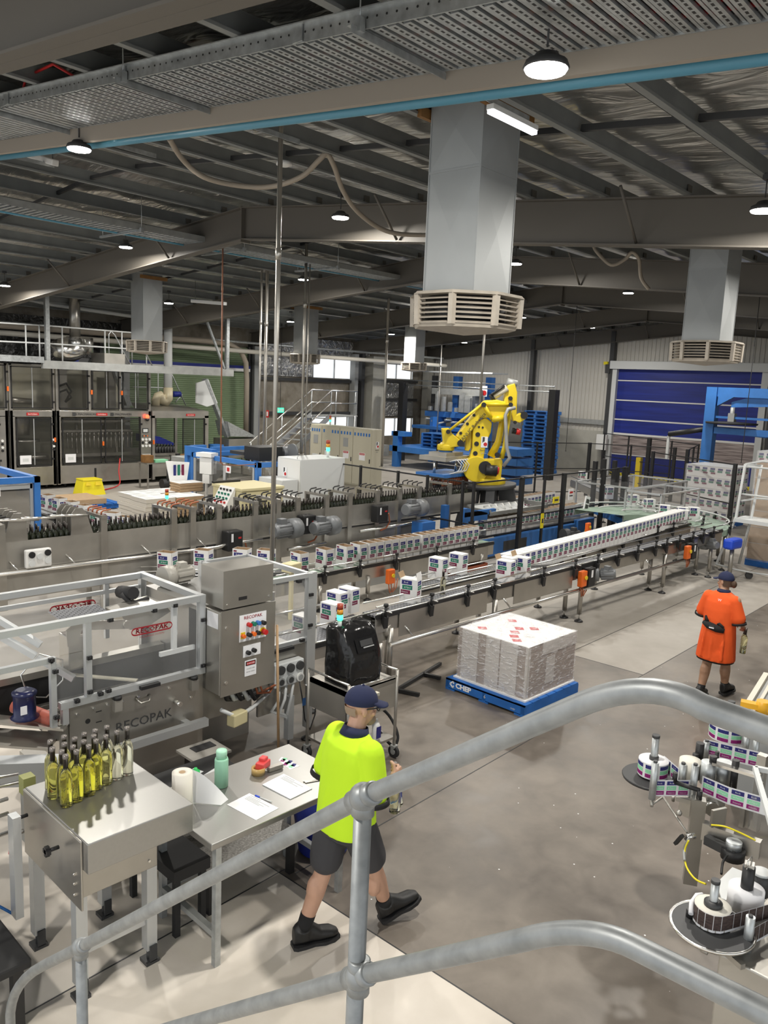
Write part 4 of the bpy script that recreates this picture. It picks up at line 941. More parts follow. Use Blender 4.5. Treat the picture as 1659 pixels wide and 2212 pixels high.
# blue framed case machine in the middle
def frame_box(t, x0, x1, y0, y1, z0, z1, w, mt, name='frame_post', top=True, faces=True):
    for x in (x0, x1):
        for y in (y0, y1): m = MB(); m.bb(x-w/2, x+w/2, y-w/2, y+w/2, z0, z1); m.build('frame_post', MT[mt], t)
    if top:
        m = MB()
        for y in (y0, y1): m.bb(x0-w/2, x1+w/2, y-w/2, y+w/2, z1-w, z1)
        for x in (x0, x1): m.bb(x-w/2, x+w/2, y0, y1, z1-w, z1)
        m.build('frame_beam', MT[mt], t)
t = thing('case_erector', 'blue framed case machine with dark windows behind the cream box', 'machine', (12, 17, 0))
frame_box(t, 11.25, 13.2, 15.0, 17.7, 0, 1.8, 0.11, 'blue')
m = MB(); m.bb(11.8, 11.95, 17.7, 19.0, 1.6, 1.85); m.bb(11.85, 12.45, 18.95, 19.1, 1.65, 1.85); m.bb(11.85, 12.0, 18.95, 19.1, 0, 1.85); m.bb(12.4, 13.9, 18.6, 18.72, 1.7, 1.82); m.bb(12.2, 13.2, 16.2, 16.34, 1.68, 1.8); m.build('frame_beam', 'blue', t)
m = MB(); m.bb(11.5, 12.2, 15.3, 15.9, 1.8, 2.12); m.build('motor_box', 'black', t, 0.01)
m = MB(); m.cyl((12.3, 15.5, 1.95), (12.7, 15.5, 1.95), 0.16, 14); m.cyl((12.4, 15.2, 2.0), (12.45, 15.2, 2.0), 0.2, 18); m.build('motor', 'motor', t)
m = MB(); m.tube([(11.9, 16.2, 1.86), (12.4, 16.6, 1.9), (12.9, 17.0, 1.86)], 0.025, 6); m.bb(12.0, 12.5, 16.6, 17.2, 1.8, 1.88); m.build('air_cylinder', 'dark', t)
for y0, y1 in ((15.1, 16.2), (16.3, 17.55)):
    m = MB(); m.bb(11.2, 11.21, y0, y1, 0.75, 1.62); m.build('side_window', 'film', t)
m = MB(); m.bb(11.18, 11.22, 16.2, 16.3, 0.5, 1.68); m.bb(11.18, 11.22, 15.06, 15.12, 0.5, 1.68); m.bb(11.18, 11.22, 17.5, 17.6, 0.5, 1.68); m.build('window_trim', 'alu', t)
m = MB(); m.bb(11.3, 13.1, 15.1, 17.6, 0.1, 0.7); m.build('lower_cover', 'dark', t)
m = MB(); m.bb(11.19, 11.2, 16.0, 16.2, 1.45, 1.62, 0); m.bb(11.185, 11.195, 16.05, 16.15, 1.49, 1.58, 1); m.build('no_hands_sign', ['paper', 'red'], t)
t = thing('dust_hopper', 'grey funnel-shaped hopper inside the blue case machine', 'hopper', (12.6, 18.8, 0))
m = MB(); m.add([(12.1, 19.2, 1.45), (13.3, 19.2, 1.45), (13.3, 20.2, 1.45), (12.1, 20.2, 1.45), (12.1, 19.2, 1.1), (13.3, 19.2, 1.1), (13.3, 20.2, 1.1), (12.1, 20.2, 1.1), (12.6, 19.6, 0.45), (12.8, 19.6, 0.45), (12.8, 19.8, 0.45), (12.6, 19.8, 0.45)],
  [(0, 1, 5, 4), (1, 2, 6, 5), (2, 3, 7, 6), (3, 0, 4, 7), (4, 5, 9, 8), (5, 6, 10, 9), (6, 7, 11, 10), (7, 4, 8, 11), (0, 3, 2, 1)]); m.build('funnel', 'galv_dull', t)
for x in (12.15, 13.25):
    m = MB(); m.bb(x-0.02, x+0.02, 19.2, 19.25, 0, 1.2); m.build('leg', 'galv_dull', t)
m = MB(); m.bb(11.9, 12.05, 14.95, 15.35, 0, 0.01); 
m = MB(); P = V(11.15, 16.9, 1.55); m.box(P, (0.22, 0.34, 0.4), 0.4, 0); m.box(P+Vector((-0.03, 0, 0.27)), (0.3, 0.44, 0.1), 0.4, 0); m.box(P+Vector((-0.05, -0.05, -0.32)), (0.14, 0.2, 0.22), 0.4, 0); m.box(P+Vector((0, 0.06, -0.9)), (0.05, 0.05, 1.3), 0.4, 0)
tag(m.build('label_printer', 'white'), 'white printer head on a thin white stand at the blue frame', 'printer')
# cream box with a sloping control panel
t = thing('cream_cabinet', 'long cream-yellow box with a sloping button panel behind the bottle line', 'cabinet', (10.8, 13.4, 0))
X0, X1, Y0_, Y1_ = 9.36, 10.4, 13.0, 14.0
m = MB(); m.bb(X0, X1, Y0_, Y1_, 0.0, 1.5); m.bb(X0-0.02, X1+0.02, Y0_-0.02, Y1_+0.02, 1.5, 1.56); m.build('body', 'cream', t, 0.01)
m = MB(); m.prism([(X0-0.02, 13.2, 1.56), (X0-0.30, 13.2, 1.1), (X0-0.1, 13.2, 1.05), (X0, 13.2, 1.5)], (0, 0.5, 0)); m.build('panel', 'white', t)
for r in range(5):
    for c_ in range(4): m = MB(); p = V(X0-0.02, 13.2, 1.56).lerp(V(X0-0.3, 13.2, 1.1), 0.15+r*0.17)+Vector((-0.012, 0.08+c_*0.11, 0.01)); m.box(p, (0.025, 0.04, 0.04)); m.build('push_button', ('black', 'c_green', 'c_green', 'red', 'red')[r], t)
m = MB(); m.bb(X0-0.02, X1-0.4, Y1_-0.06, Y1_+0.02, 1.56, 1.6); m.build('edge_strip', 'black', t)
hose([(X0+0.05, Y0_-0.03, 1.42), (X0+0.35, Y0_-0.05, 1.3), (X0+0.6, Y0_-0.03, 1.28)], 0.018, MT['black'], 'power_cable', 'black cable looping on the side of the cream box', 6, 'cable')
# flat carton blanks stacked on a pallet, open sleeve on top
BLK = [(9.35, 17.0, 0.0), (10.1, 17.05, 0.0), (9.3, 16.3, 0.0), (10.05, 16.25, 0.0)]
def blank_stack(x, y, w, d, z0, z1, label):
    t = thing('carton_blank_stack', label, 'cardboard', (x, y, z0), 'stacks of flat carton blanks')
    m = MB(); n = 9
    for i in range(n):
        o = 0.012*math.sin(i*2.3+x); h = (z1-z0)/n; m.box((x+o, y-o, z0+h*(i+0.5)), (w, d, h*0.92))
    m.build('blanks', 'kraft' if x > 9.8 else 'edge_w', t)
    m = MB(); m.box((x, y, z1+0.004), (w, d, 0.008)); m.build('top_sheet', 'carton', t)
    m = MB()
    for i in range(2):
        for j in range(2): m.box((x-w/4+i*w/2, y-d/4+j*d/2, z1+0.009), (w*0.3, d*0.3, 0.003))
    m.build('print', 'lgrey', t)
m = MB()
for i in range(6): m.bb(8.9, 10.5, 15.85+i*0.28, 16.05+i*0.28, 0.12, 0.15)
for y in (15.9, 16.7, 17.4): m.bb(8.9, 10.5, y, y+0.12, 0, 0.12)
tag(m.build('pallet', 'blue_pallet'), 'pallet under the stacked carton blanks', 'pallet')
for (x, y, _), lab in zip(BLK, ('stack of white-topped carton blanks at the back of the pallet', 'stack of carton blanks behind the raised open sleeve', 'front left stack of white-topped carton blanks', 'front right stack of white-topped carton blanks')):
    blank_stack(x, y, 0.72, 0.68, 0.15, 0.98, lab)
blank_stack(10.45, 16.75, 0.62, 0.45, 0.99, 1.2, 'small bundle of carton blanks laid on top of the pallet stacks')
t = thing('open_carton_sleeve', 'opened printed carton sleeve standing on the blank bundle', 'cardboard', (10.4, 17.2, 1.2))
m = MB(); m.prism([(10.15, 17.0, 1.2), (10.62, 17.0, 1.2), (10.75, 17.1, 1.62), (10.1, 17.1, 1.68)], (0.02, 0.05, 0)); m.build('sleeve', 'carton', t)
m = MB()
for i, c_ in enumerate((0, 1, 2)): m.box((10.3+i*0.11, 17.03, 1.45), (0.07, 0.006, 0.28), 0, c_)
m.build('print', ['c_blue', 'c_green', 'c_maroon'], t)
# far pallet with a sheet on it
t = thing('pallet', 'blue pallet with a kraft sheet on the floor behind the carton row', 'pallet', (10.0, 21.2, 0))
m = MB()
for y in (20.6, 21.2, 21.8): m.bb(9.3, 10.7, y, y+0.12, 0.02, 0.14)
for i in range(6): m.bb(9.3+i*0.25, 9.5+i*0.25, 20.55, 21.95, 0.14, 0.17)
m.build('frame', 'blue_pallet', t)
m = MB(); m.box((9.6, 21.2, 0.24), (1.5, 1.2, 0.14)); tag(m.build('kraft_sheets', 'kraft'), 'kraft sheets lying on the blue pallet behind the carton row', 'cardboard')
# blue framed case erector at the left edge
t = thing('case_erector', 'blue framed case erector with tinted windows cut by the left edge', 'machine', (4.6, 15, 0))
zt = 1.92; xr = 5.70
m = MB(); m.bb(2.0, xr, 13.72, 13.82, zt-0.1, zt); m.bb(xr-0.1, xr, 13.8, 17.4, zt-0.1, zt); m.bb(2, xr, 17.3, 17.4, zt-0.1, zt); m.build('frame_beam', 'blue', t)
for x, y in ((xr-0.05, 13.77), (xr-0.05, 17.35), (2.2, 13.77), (2.2, 17.35)):
    m = MB(); m.bb(x-0.05, x+0.05, y-0.05, y+0.05, 0, zt); m.build('frame_post', 'blue', t)
m = MB(); m.bb(2.2, xr-0.12, 13.76, 13.8, zt-0.2, zt-0.12); m.bb(xr-0.16, xr-0.11, 13.76, 13.8, 0.6, zt-0.12); m.build('window_trim', 'alu', t)
m = MB(); m.bb(2.2, xr-0.16, 13.78, 13.785, 0.7, zt-0.2); m.build('window', 'film', t)
m = MB(); m.bb(xr-0.06, xr-0.055, 13.9, 17.2, 0.7, zt-0.2); m.build('side_window', 'film', t)
m = MB(); m.bb(4.0, 5.2, 14.8, 15.8, 1.3, 1.55); m.build('blue_cover', 'blue', t, 0.02)
m = MB(); m.bb(2.4, 5.4, 14.2, 17, 0.3, 0.75); m.build('bed', 'dark', t)
m = MB(); m.bb(4.9, 5.05, 13.755, 13.76, 1.62, 1.76, 0); m.cyl((4.975, 13.75, 1.69), (4.975, 13.755, 1.69), 0.05, 14, 1); m.build('no_hands_sign', ['paper', 'red'], t)
# =================================================================== CARTONS
CARTM = None
def carton_body(open_top, flaps=False):
    wx, wy, h = 0.083, 0.118, 0.315
    m = MB(); m.bb(-wx, wx, -wy, wy, 0, h) if not open_top else None
    if open_top:
        H = 0.355
        for a, b, c, d in ((-wx, -wx+0.003, -wy, wy), (wx-0.003, wx, -wy, wy), (-wx, wx, -wy, -wy+0.003), (-wx, wx, wy-0.003, wy)): m.bb(a, b, c, d, 0, H, 0)
        for a, b, c, d in ((-wx+0.003, -wx+0.005, -wy+0.003, wy-0.003), (wx-0.005, wx-0.003, -wy+0.003, wy-0.003)): m.bb(a, b, c, d, 0, H-0.001, 4)
        m.bb(-wx+0.003, wx-0.003, -wy+0.003, -wy+0.005, 0, H-0.001, 4); m.bb(-wx+0.003, wx-0.003, wy-0.005, wy-0.003, 0, H-0.001, 4)
        m.bb(-wx+0.003, wx-0.003, -wy+0.003, wy-0.003, 0.1, 0.11, 4)
    e = 0.0012
    def face(P0, xd, n, w, big):
        P0, xd, n = V(P0), V(xd), V(n); up = Vector((0, 0, 1))
        def lab(u0, u1, z0, z1, mi):
            a, b = P0+xd*(u0*w), P0+xd*(u1*w)
            m.quad(a+up*z0+n*e, b+up*z0+n*e, b+up*z1+n*e, a+up*z1+n*e, mi)
        if big: rows = ((0.10, 0.70, 0.245, 0.300), (0.14, 0.74, 0.180, 0.236), (0.06, 0.62, 0.12, 0.172))
        else: rows = ((0.16, 0.86, 0.235, 0.290), (0.22, 0.92, 0.172, 0.226), (0.10, 0.74, 0.11, 0.162))
        for k, (u0, u1, z0, z1) in enumerate(rows):
            lab(u0, u1, z0, z1, k+1)
            mtext(m, ('Rock', '& Paper', 'Scissors')[k], 0.034, P0+xd*((u0+u1)/2*w-(0.01 if k != 1 else -0.005))+up*((z0+z1)/2)+n*(2*e), xd, up, 5, 0.85, 0.3)
    face((-wx, -wy, 0), (1, 0, 0), (0, -1, 0), 2*wx, False); face((-wx, wy, 0), (0, -1, 0), (-1, 0, 0), 2*wy, True)
    face((wx, wy, 0), (-1, 0, 0), (0, 1, 0), 2*wx, False); face((wx, -wy, 0), (0, 1, 0), (1, 0, 0), 2*wy, True)
    if open_top:
        m.quad((-wx-e, 0.10, 0.31), (-wx-e, 0.05, 0.31), (-wx-e, 0.05, 0.335), (-wx-e, 0.10, 0.335), 3)
    return m
CM = [MT['carton'], MT['c_blue'], MT['c_green'], MT['c_maroon'], MT['kraft'], MT['paper']]
def new_carton(open_top, label, loc, rz=0, group=None, name='carton'):
    o = carton_body(open_top).build(name, CM, None, fix=False); o.location = loc; o.rotation_euler = (0, 0, rz)
    return tag(o, label, 'carton', group)
CLOSED = new_carton(False, 'white carton with navy, green and maroon labels at the very front of the long closed row', (9.75, 6.83, 0.95), 0.08, 'closed cartons in the long row')
OPENC = new_carton(True, 'open-topped white carton, first of the open row beside the clear guard', (8.2, 9.79, 0.63), 0.02, 'open cartons on the back conveyor')
def carton(src, x, y, z, rz, label, group=None): return dup(src, (x, y, z), rz, label, group)
ROWC = 'white carton shoulder to shoulder in the long closed row'
# long row of closed cartons on the far lane (drifts away from the near lane)
RA = math.atan2(0.44, 4.88)
for i in range(40):
    x = 9.93+i*0.183; y = 6.98+(x-10.3)*0.083
    carton(CLOSED, x, y, 0.95, RA+random.uniform(-0.03, 0.03), ROWC, 'closed cartons in the long row')
CLOSED['label'] = 'white carton at the near end of the long row, beside the half-open one'
# loose ones
for x, y, rz, lab in ((7.58, 6.80, 0.35, 'tall white carton standing alone at the start of the front conveyor, flap up'), (8.85, 7.42, 0.12, 'white carton waiting on the back lane, right of the clear bottle'),
  (9.35, 7.45, 0.12, 'second white carton waiting on the back lane above the bottle'), (9.55, 6.72, 0.15, 'white carton with a raised brown flap at the head of the front conveyor'),
  (9.95, 6.72, 0.2, 'white carton with a brown flap standing just before the long row')):
    o = carton(CLOSED, x, y, 0.95, rz, lab)
    del o['group']
    if 'flap' in lab:
        m = MB(); R = Matrix.Rotation(rz, 3, 'Z'); b = Vector((x, y, 0.95+0.315))
        m.add([b+R @ Vector(p) for p in ((-0.083, 0.118, 0), (0.083, 0.118, 0), (0.083, 0.15, 0.07), (-0.083, 0.15, 0.07), (-0.083, 0.121, 0), (0.083, 0.121, 0), (0.083, 0.153, 0.07), (-0.083, 0.153, 0.07))], [(0, 1, 2, 3), (7, 6, 5, 4), (3, 2, 6, 7), (0, 3, 7, 4), (1, 5, 6, 2)], 0)
        if 'tall' in lab: m.add([b+R @ Vector(p) for p in ((-0.083, -0.118, 0), (0.083, -0.118, 0), (0.083, -0.10, 0.09), (-0.083, -0.10, 0.09))], [(0, 1, 2, 3)], 1)
        f = m.build('flap', ['kraft', 'carton']); f.parent = o; f.matrix_parent_inverse = (Matrix.Translation(Vector((x, y, 0.95))) @ Matrix.Rotation(rz, 4, 'Z')).inverted()
# cartons coming out of the carton sealer, low on its outfeed
for x, y, lab in ((5.75, 6.75, 'white carton leaving the carton sealer behind the signal light'), (6.35, 6.95, 'white carton under the handrail of the sealer outfeed'), (6.75, 7.3, 'white carton beside another on the sealer outfeed'), (7.0, 7.35, 'rightmost white carton on the sealer outfeed')):
    del_ = carton(CLOSED, x, y, 0.80, 0.1, lab); del del_['group']
# open cartons on the back conveyor
OPENC.scale = (1.08, 1.08, 1.04); xs = [8.2, 8.74, 9.2, 9.52]+[9.74+i*0.19 for i in range(7)]+[11.12+i*0.19 for i in range(9)]
for i, x in enumerate(xs[1:]):
    lab = ('second open carton from the clear guard on the back conveyor', 'third open carton from the clear guard on the back conveyor', 'fourth open carton, joining the open row')[i] if i < 3 else 'open-topped white carton packed in the row entering the robot cell'
    carton(OPENC, x, 9.79, 0.63, 0.02, lab, 'open cartons on the back conveyor')
# open cartons inside the cell, two rows
for i in range(5): carton(OPENC, 14.15+i*0.185, 10.6, 0.53, 0.0, 'open white carton under the clear lid inside the robot cell', 'cartons under the lid')
for i in range(17): carton(OPENC, 15.1+i*0.19, 10.62+0.008*i, 0.53, 0.0, 'open white carton in the front row inside the robot cell', 'open cartons inside the cell')
for i in range(14): carton(OPENC, 17.0+i*0.2, 12.2+0.02*i, 0.53, 0.0, 'white carton in the back row inside the robot cell', 'cartons at the back of the cell')
# cartons coming from the erector at left
for i in range(7):
    carton(OPENC, 6.62+0.01*i, 15.6-i*0.5, 0.94, 0.6 if i > 4 else 0.1, 'open white carton in the file coming from the blue erector', 'cartons from the erector')
for x, y, lab in ((5.9, 9.95, 'open carton behind the sealer motor, half hidden by the bottle line'), (6.4, 9.8, 'open carton with a dark inside under the bottle line motors'), (6.9, 9.55, 'open carton turned away beside the small cream box'), (7.15, 9.3, 'open carton with a green label under the black drive box')):
    carton(OPENC, x*1.09, y*1.09, 0.665, 0.5, lab, None)
# closed cartons on the exit curve and inside the clear guards
for x, y, rz, lab in ((17.35, 7.55, 0.2, 'white carton leading the long row onto the curve'), (17.75, 7.75, 0.6, 'white carton on the curve behind the leader'), (18.0, 7.6, 0.7, 'white carton at the outside of the curve'), (17.7, 8.15, 0.4, 'farthest white carton on the curve'),
   (18.7, 9.45, 1.0, 'white carton inside the clear guard, middle'), (19.6, 10.6, 1.0, 'white carton inside the clear guard, left'), (18.35, 8.85, 1.0, 'white carton inside the clear guard, right'), (22.6, 13.2, 1.0, 'white carton far inside the cell by the white notice')):
    o = carton(CLOSED, x, y, 0.93, rz, lab); del o['group']
# =================================================================== CONVEYORS AND DRIVES
def chain_mat():
    m, nt, p, N, L = node_mat('grey_chain_belt'); tc = N('ShaderNodeTexCoord'); b = N('ShaderNodeTexBrick'); b.inputs['Scale'].default_value = 9
    b.inputs['Color1'].default_value = (0.22, 0.23, 0.25, 1); b.inputs['Color2'].default_value = (0.30, 0.31, 0.33, 1); b.inputs['Mortar'].default_value = (0.04, 0.04, 0.045, 1); b.inputs['Mortar Size'].default_value = 0.05
    L(tc.outputs['Object'], b.inputs['Vector']); L(b.outputs['Color'], p.inputs['Base Color']); p.inputs['Roughness'].default_value = 0.4
    return m
MT['chain'] = chain_mat()
def leg_part(t, p, ztop, r=0.038, foot=0.07):
    m = MB(); m.cyl((p[0], p[1], 0.13), (p[0], p[1], ztop), r, 14); m.cyl((p[0], p[1], 0.02), (p[0], p[1], 0.14), 0.012, 8); lg = m.build('leg', 'steel', t)
    m = MB(); m.lathe([(foot, 0), (foot, 0.015), (0.02, 0.045)], (p[0], p[1], 0), 14); m.build('foot', 'black', lg)
def clamp(t, p, n, s=1.0, rod=True):
    """black guide-rail clamp with a pale rod; n points away from the belt"""
    p, n = V(p), V(n); m = MB()
    m.prism([p+n*0.01+Vector((0, 0, 0.03)), p+n*0.01+Vector((0, 0, -0.09*s)), p+n*0.06*s+Vector((0, 0, -0.16*s)), p+n*0.07*s+Vector((0, 0, -0.02))], Vector((n.y, -n.x, 0))*0.07*s, 0)
    q = p+n*0.05+Vector((n.y, -n.x, 0))*0.035
    m.cyl(q+Vector((0, 0, -0.02)), q+Vector((0, 0, 0.11)), 0.02*s, 8); m.lathe([(0.012, 0.1), (0.032, 0.12), (0.03, 0.15), (0.012, 0.155)], q, 8)
    if rod: m.cyl(q+Vector((0, 0, 0.06))-n*0.1, q+Vector((0, 0, 0.06))+n*0.1, 0.009, 6, 1)
    m.build('rail_clamp', ['black', 'chrome'], t)
def conveyor(label, p, q, w, z, legs, clamps=(), skirt=0.2, guide=0.11, belt='chain', two=True, low=None, far_clamps=()):
    p, q = V(p[0], p[1], z), V(q[0], q[1], z); d = (q-p).normalized(); n = Vector((d.y, -d.x, 0)); L_ = (q-p).length
    t = thing('conveyor', label, 'conveyor', ((p+q)/2).xy.to_3d())
    m = MB(); m.bar(p+Vector((0, 0, -0.012)), q+Vector((0, 0, -0.012)), w, 0.022); m.build('belt', MT[belt], t)
    m = MB()
    for s in (1, -1): m.bar(p+n*s*(w/2+0.008)+Vector((0, 0, -skirt/2-0.02)), q+n*s*(w/2+0.008)+Vector((0, 0, -skirt/2-0.02)), 0.012, skirt)
    m.build('side_plate', 'steel', t)
    m = MB(); m.bar(p+n*(w/2+0.02)+Vector((0, 0, -0.015)), q+n*(w/2+0.02)+Vector((0, 0, -0.015)), 0.025, 0.05); m.build('wear_strip', 'black', t)
    for s in ((1, -1) if two else (1,)):
        for h in ((guide, ) if s < 0 else (0.02, guide)):
            m = MB(); m.tube([p+n*s*(w/2+0.01)+Vector((0, 0, h)), q+n*s*(w/2+0.01)+Vector((0, 0, h))], 0.012, 8); m.build('guide_rail', 'chrome', t)
    for u in clamps: clamp(t, p+d*u+n*(w/2+0.015), n)
    for u in far_clamps: clamp(t, p+d*u-n*(w/2+0.015), -n)
    for u, s in legs: c = p+d*u+n*s*(w/2+0.03); leg_part(t, (c.x, c.y), z-0.18)
    if low:
        m = MB(); m.tube([p+n*low[0]+d*low[2]+Vector((0, 0, low[1]-z)), p+n*low[0]+d*low[3]+Vector((0, 0, low[1]-z))], 0.03, 10); m.build('low_rail', 'chrome', t)
        for u in low[4]:
            m = MB(); m.tube([p+d*u+n*(w/2+0.02)+Vector((0, 0, -0.2)), p+d*(u+0.15)+n*low[0]+Vector((0, 0, low[1]-z))], 0.012, 6); m.build('stay', 'chrome', t)
    return t
near = conveyor('long front conveyor with an empty grey chain lane and thick low rail', (6.75, 6.72), (17.2, 6.72), 0.22, 0.95,
    [(0.25, 1), (2.4, 1), (2.4, -1), (4.76, 1), (4.76, -1), (7.77, 1), (7.77, -1), (9.9, 1), (9.9, -1), (0.5, -1)], [0.15, 1.0, 1.75, 2.35, 3.6, 4.5, 5.2, 5.9, 6.6, 7.3, 7.75, 8.3, 8.9, 9.4, 9.9],
    low=(0.19, 0.57, 0.2, 8.7, (0.5, 2.6, 4.6, 7.0)))
for a, b in ((7.15, 8.95), (9.6, 11.2)): m = MB(); m.bb(a, b, 6.575, 6.585, 0.62, 0.92); m.build('cover_plate', 'steel', near)
far = conveyor('carton lane carrying the long closed row beside the front conveyor', (8.2, 7.28), (17.4, 7.50), 0.22, 0.945, [(1.2, -1), (3.5, -1), (5.5, -1), (7.5, -1), (8.6, -1)], [2.2+i*0.75 for i in range(9)])
t = thing('conveyor_curve', 'curved green-decked conveyor bend at the far end of the long row', 'conveyor', (18, 7.0, 0))
m = MB(); CC = Vector((17.3, 8.35, 0)); N_ = 24
ring_ = [CC+Vector((math.cos(a), math.sin(a), 0)) for a in [math.radians(-95+i*195/N_) for i in range(N_+1)]]
def arc(r, z): return [CC+(v-CC)*r+Vector((0, 0, z)) for v in ring_]
MT['deck_green'] = mat('pale_green_deck', (0.28, 0.38, 0.30), 0.5)
m.sheet([arc(0.55, 0.93), arc(1.75, 0.93)]); m.sheet([arc(0.55, 0.80), arc(0.55, 0.93)]); m.sheet([arc(1.75, 0.80), arc(1.75, 0.93)]); m.build('deck', 'deck_green', t)
for r, z in ((0.60, 1.05), (1.15, 1.05), (1.72, 1.05)): m = MB(); m.tube(arc(r, z), 0.016, 6); m.build('guide_rail', 'lgrey', t)
for k in (2, 5, 8, 11, 14): v = (ring_[k]-CC); clamp(t, CC+v*1.74+Vector((0, 0, 0.95)), v); clamp(t, CC+v*1.17+Vector((0, 0, 0.95)), v)
for a, r in ((-80, 1.7), (-45, 1.7), (0, 1.7), (-60, 0.7), (40, 1.7)): p = CC+Vector((math.cos(math.radians(a)), math.sin(math.radians(a)), 0))*r; leg_part(t, (p.x, p.y), 0.85)
conveyor('conveyor running inside the clear guards towards the curve', (17.9, 8.3), (22.8, 13.6), 0.24, 0.92, [(0.6, 1), (2.5, 1), (4.5, 1)], [0.5, 1.2, 1.9, 2.6])
back = conveyor('back conveyor feeding open cartons into the robot cell', (7.6, 9.79), (13.2, 9.79), 0.30, 0.62, [(0.9, 1), (2.0, 1), (4.05, 1), (5.2, 1), (2.0, -1), (4.6, -1)], [0.6, 1.0, 1.8, 2.7, 3.8, 4.9], skirt=0.22, belt='deck_green')
for a, b in ((8.5, 8.9), (10.4, 13)): m = MB(); m.bb(a, b, 9.61, 9.62, 0.3, 0.57); m.build('cover_plate', 'steel_dull', back)
conveyor('outfeed belt of the carton sealer with twin dark belts', (5.05, 6.95), (7.0, 6.95), 0.62, 0.78, [(0.7, 1), (1.8, 1)], [0.25], skirt=0.16, guide=0.22)
conveyor('carton track from the erector to the back conveyor', (6.65, 15.8), (6.65, 12.2), 0.34, 0.925, [(1.0, 1), (3, 1)], [1, 2, 3, 4])
conveyor('rear carton conveyor inside the robot cell', (16.7, 12.2), (20, 12.5), 0.3, 0.52, [(0.8, 1), (3.4, 1)])
conveyor('short slanted carton belt behind the bottle line motors', (6.1, 11.05), (8.1, 10.05), 0.3, 0.65, [(0.5, 1), (1.5, 1)])
def geared_motor(p, d, label, mt='motor', s=1.0, up=True):
    p, d = V(p), V(d).normalized(); t = thing('geared_motor', label, 'motor', (p.x, p.y, p.z))
    m = MB(); m.lathe([(0.05*s, -0.02*s), (0.085*s, 0), (0.085*s, 0.20*s), (0.07*s, 0.24*s)], p, 14, axis=d)
    for k in range(10):
        a, b = frame_of(d); g = 2*math.pi*k/10; r = (a*math.cos(g)+b*math.sin(g))*0.09*s; m.bar(p+r, p+r+d*0.2*s, 0.006, 0.02)
    m.build('motor', MT[mt], t)
    m = MB(); m.lathe([(0.12*s, -0.16*s), (0.12*s, -0.04*s), (0.06*s, -0.02*s)], p, 14, axis=d); m.lathe([(0.05*s, 0), (0.05*s, 0.11*s)], p-d*0.1*s, 10, axis=d.cross(Vector((0, 0, 1)))); m.build('gearbox', MT[mt], t)
    m = MB(); m.box(p+d*0.1*s+Vector((0, 0, 0.10*s)), (0.09*s, 0.09*s, 0.07*s)); m.build('terminal_box', MT[mt], t)
    return t
def isolator(p, label, black=True, s=1.0):
    p = V(p); t = thing('isolator_box', label, 'switch box', p)
    m = MB(); m.box(p, (0.16*s, 0.09*s, 0.26*s)); m.build('body', 'orange', t, 0.015)
    m = MB(); m.cyl(p+Vector((0.02, -0.045*s, 0.02)), p+Vector((0.02, -0.07*s, 0.02)), 0.035*s, 10); m.build('switch', 'yellow', t)
    m = MB(); q = p+Vector((0, 0, -0.13*s))
    for k in (-0.03, 0.03): m.tube([q+Vector((k, 0, 0)), q+Vector((k, -0.02, -0.12)), q+Vector((k+0.04, 0, -0.17)), q+Vector((k+0.16, 0.02, -0.1)), q+Vector((k+0.22, 0.05, 0.05))], 0.010, 6)
    m.build('cable', 'orange_cable', t)
    if black:
        c = p+Vector((0.22*s, 0.03, 0.0)); m = MB(); m.box(c, (0.2*s, 0.16*s, 0.30*s)); m.bb(c.x-0.03, c.x+0.02, c.y-0.085*s, c.y-0.078*s, c.z, c.z+0.12*s, 1); m.build('drive_unit', ['black', 'paper'], t)
    return t
MT['orange_cable'] = mat('orange_brown_cable', (0.40, 0.12, 0.05), 0.5)
def at_y(x, y, Y): return ay(x, y, Y)
isolator(at_y(1258, 1250, 6.5), 'orange switch box with a black drive unit under the middle of the front conveyor')
isolator(at_y(1485, 1193, 6.45), 'orange switch box with a black drive unit near the far end of the front conveyor')
isolator(at_y(843, 1245, 9.5), 'orange switch box hanging under the back conveyor', False)
isolator(az(1270, 1140, 0.6), 'orange switch box behind the thick black cell posts', False, 0.9)
isolator(az(1420, 1119, 0.6), 'small orange box under the clear guards', False, 0.9)
geared_motor(at_y(1298, 1240, 6.5), (0.4, -0.7, 0.1), 'grey geared motor right of the middle orange switch box')
geared_motor(at_y(1530, 1176, 6.6), (-0.3, -0.8, 0.1), 'grey geared motor by the far orange switch box')
geared_motor(az(1390, 1112, 0.62), (1, 0, 0), 'dark geared motor under the blue table by the clear guards', 'dark')
geared_motor(az(1230, 1155, 0.5), (1, -0.3, 0), 'dark geared motor at the foot of the cell posts', 'dark', 1.2)
geared_motor((6.95, 6.85, 0.72), (0.3, -1, 0), 'round motor at the near end of the front conveyor behind the black cover', 'steel_dull', 1.1)
MT['royal'] = mat('royal_blue_cover', (0.02, 0.08, 0.65), 0.35)
P = at_y(1583, 1174, 6.2); m = MB(); m.box(P, (0.45, 0.22, 0.22), -0.1); t = tag(m.build('motor_cover', 'royal', None, 0.05), 'bright royal blue motor cover at the far end of the front conveyor', 'cover')
m = MB(); m.cyl(P+Vector((0, 0, -0.1)), (P.x, P.y, 0.06), 0.045, 10); m.box((P.x, P.y, 0.04), (0.2, 0.2, 0.08)); tag(m.build('cover_stand', 'steel_dull'), 'short steel stand holding the royal blue motor cover', 'stand')
# small parts bin and tray on the floor
t = thing('drip_tray', 'orange-brown plastic tray on the floor below the blue packer', 'tray', (12.6, 9.7, 0)); m = MB(); taper(m, 12.5, 9.75, 0.0, 0.75, 0.5, 0.26, 0.92); m.build('tray', 'brown_red', t)
# clear bottle riding on the front conveyor
bottle('clear bottle standing on the front conveyor by the lone tall carton', (8.23, 6.80, 0.95), 'glass_pale')
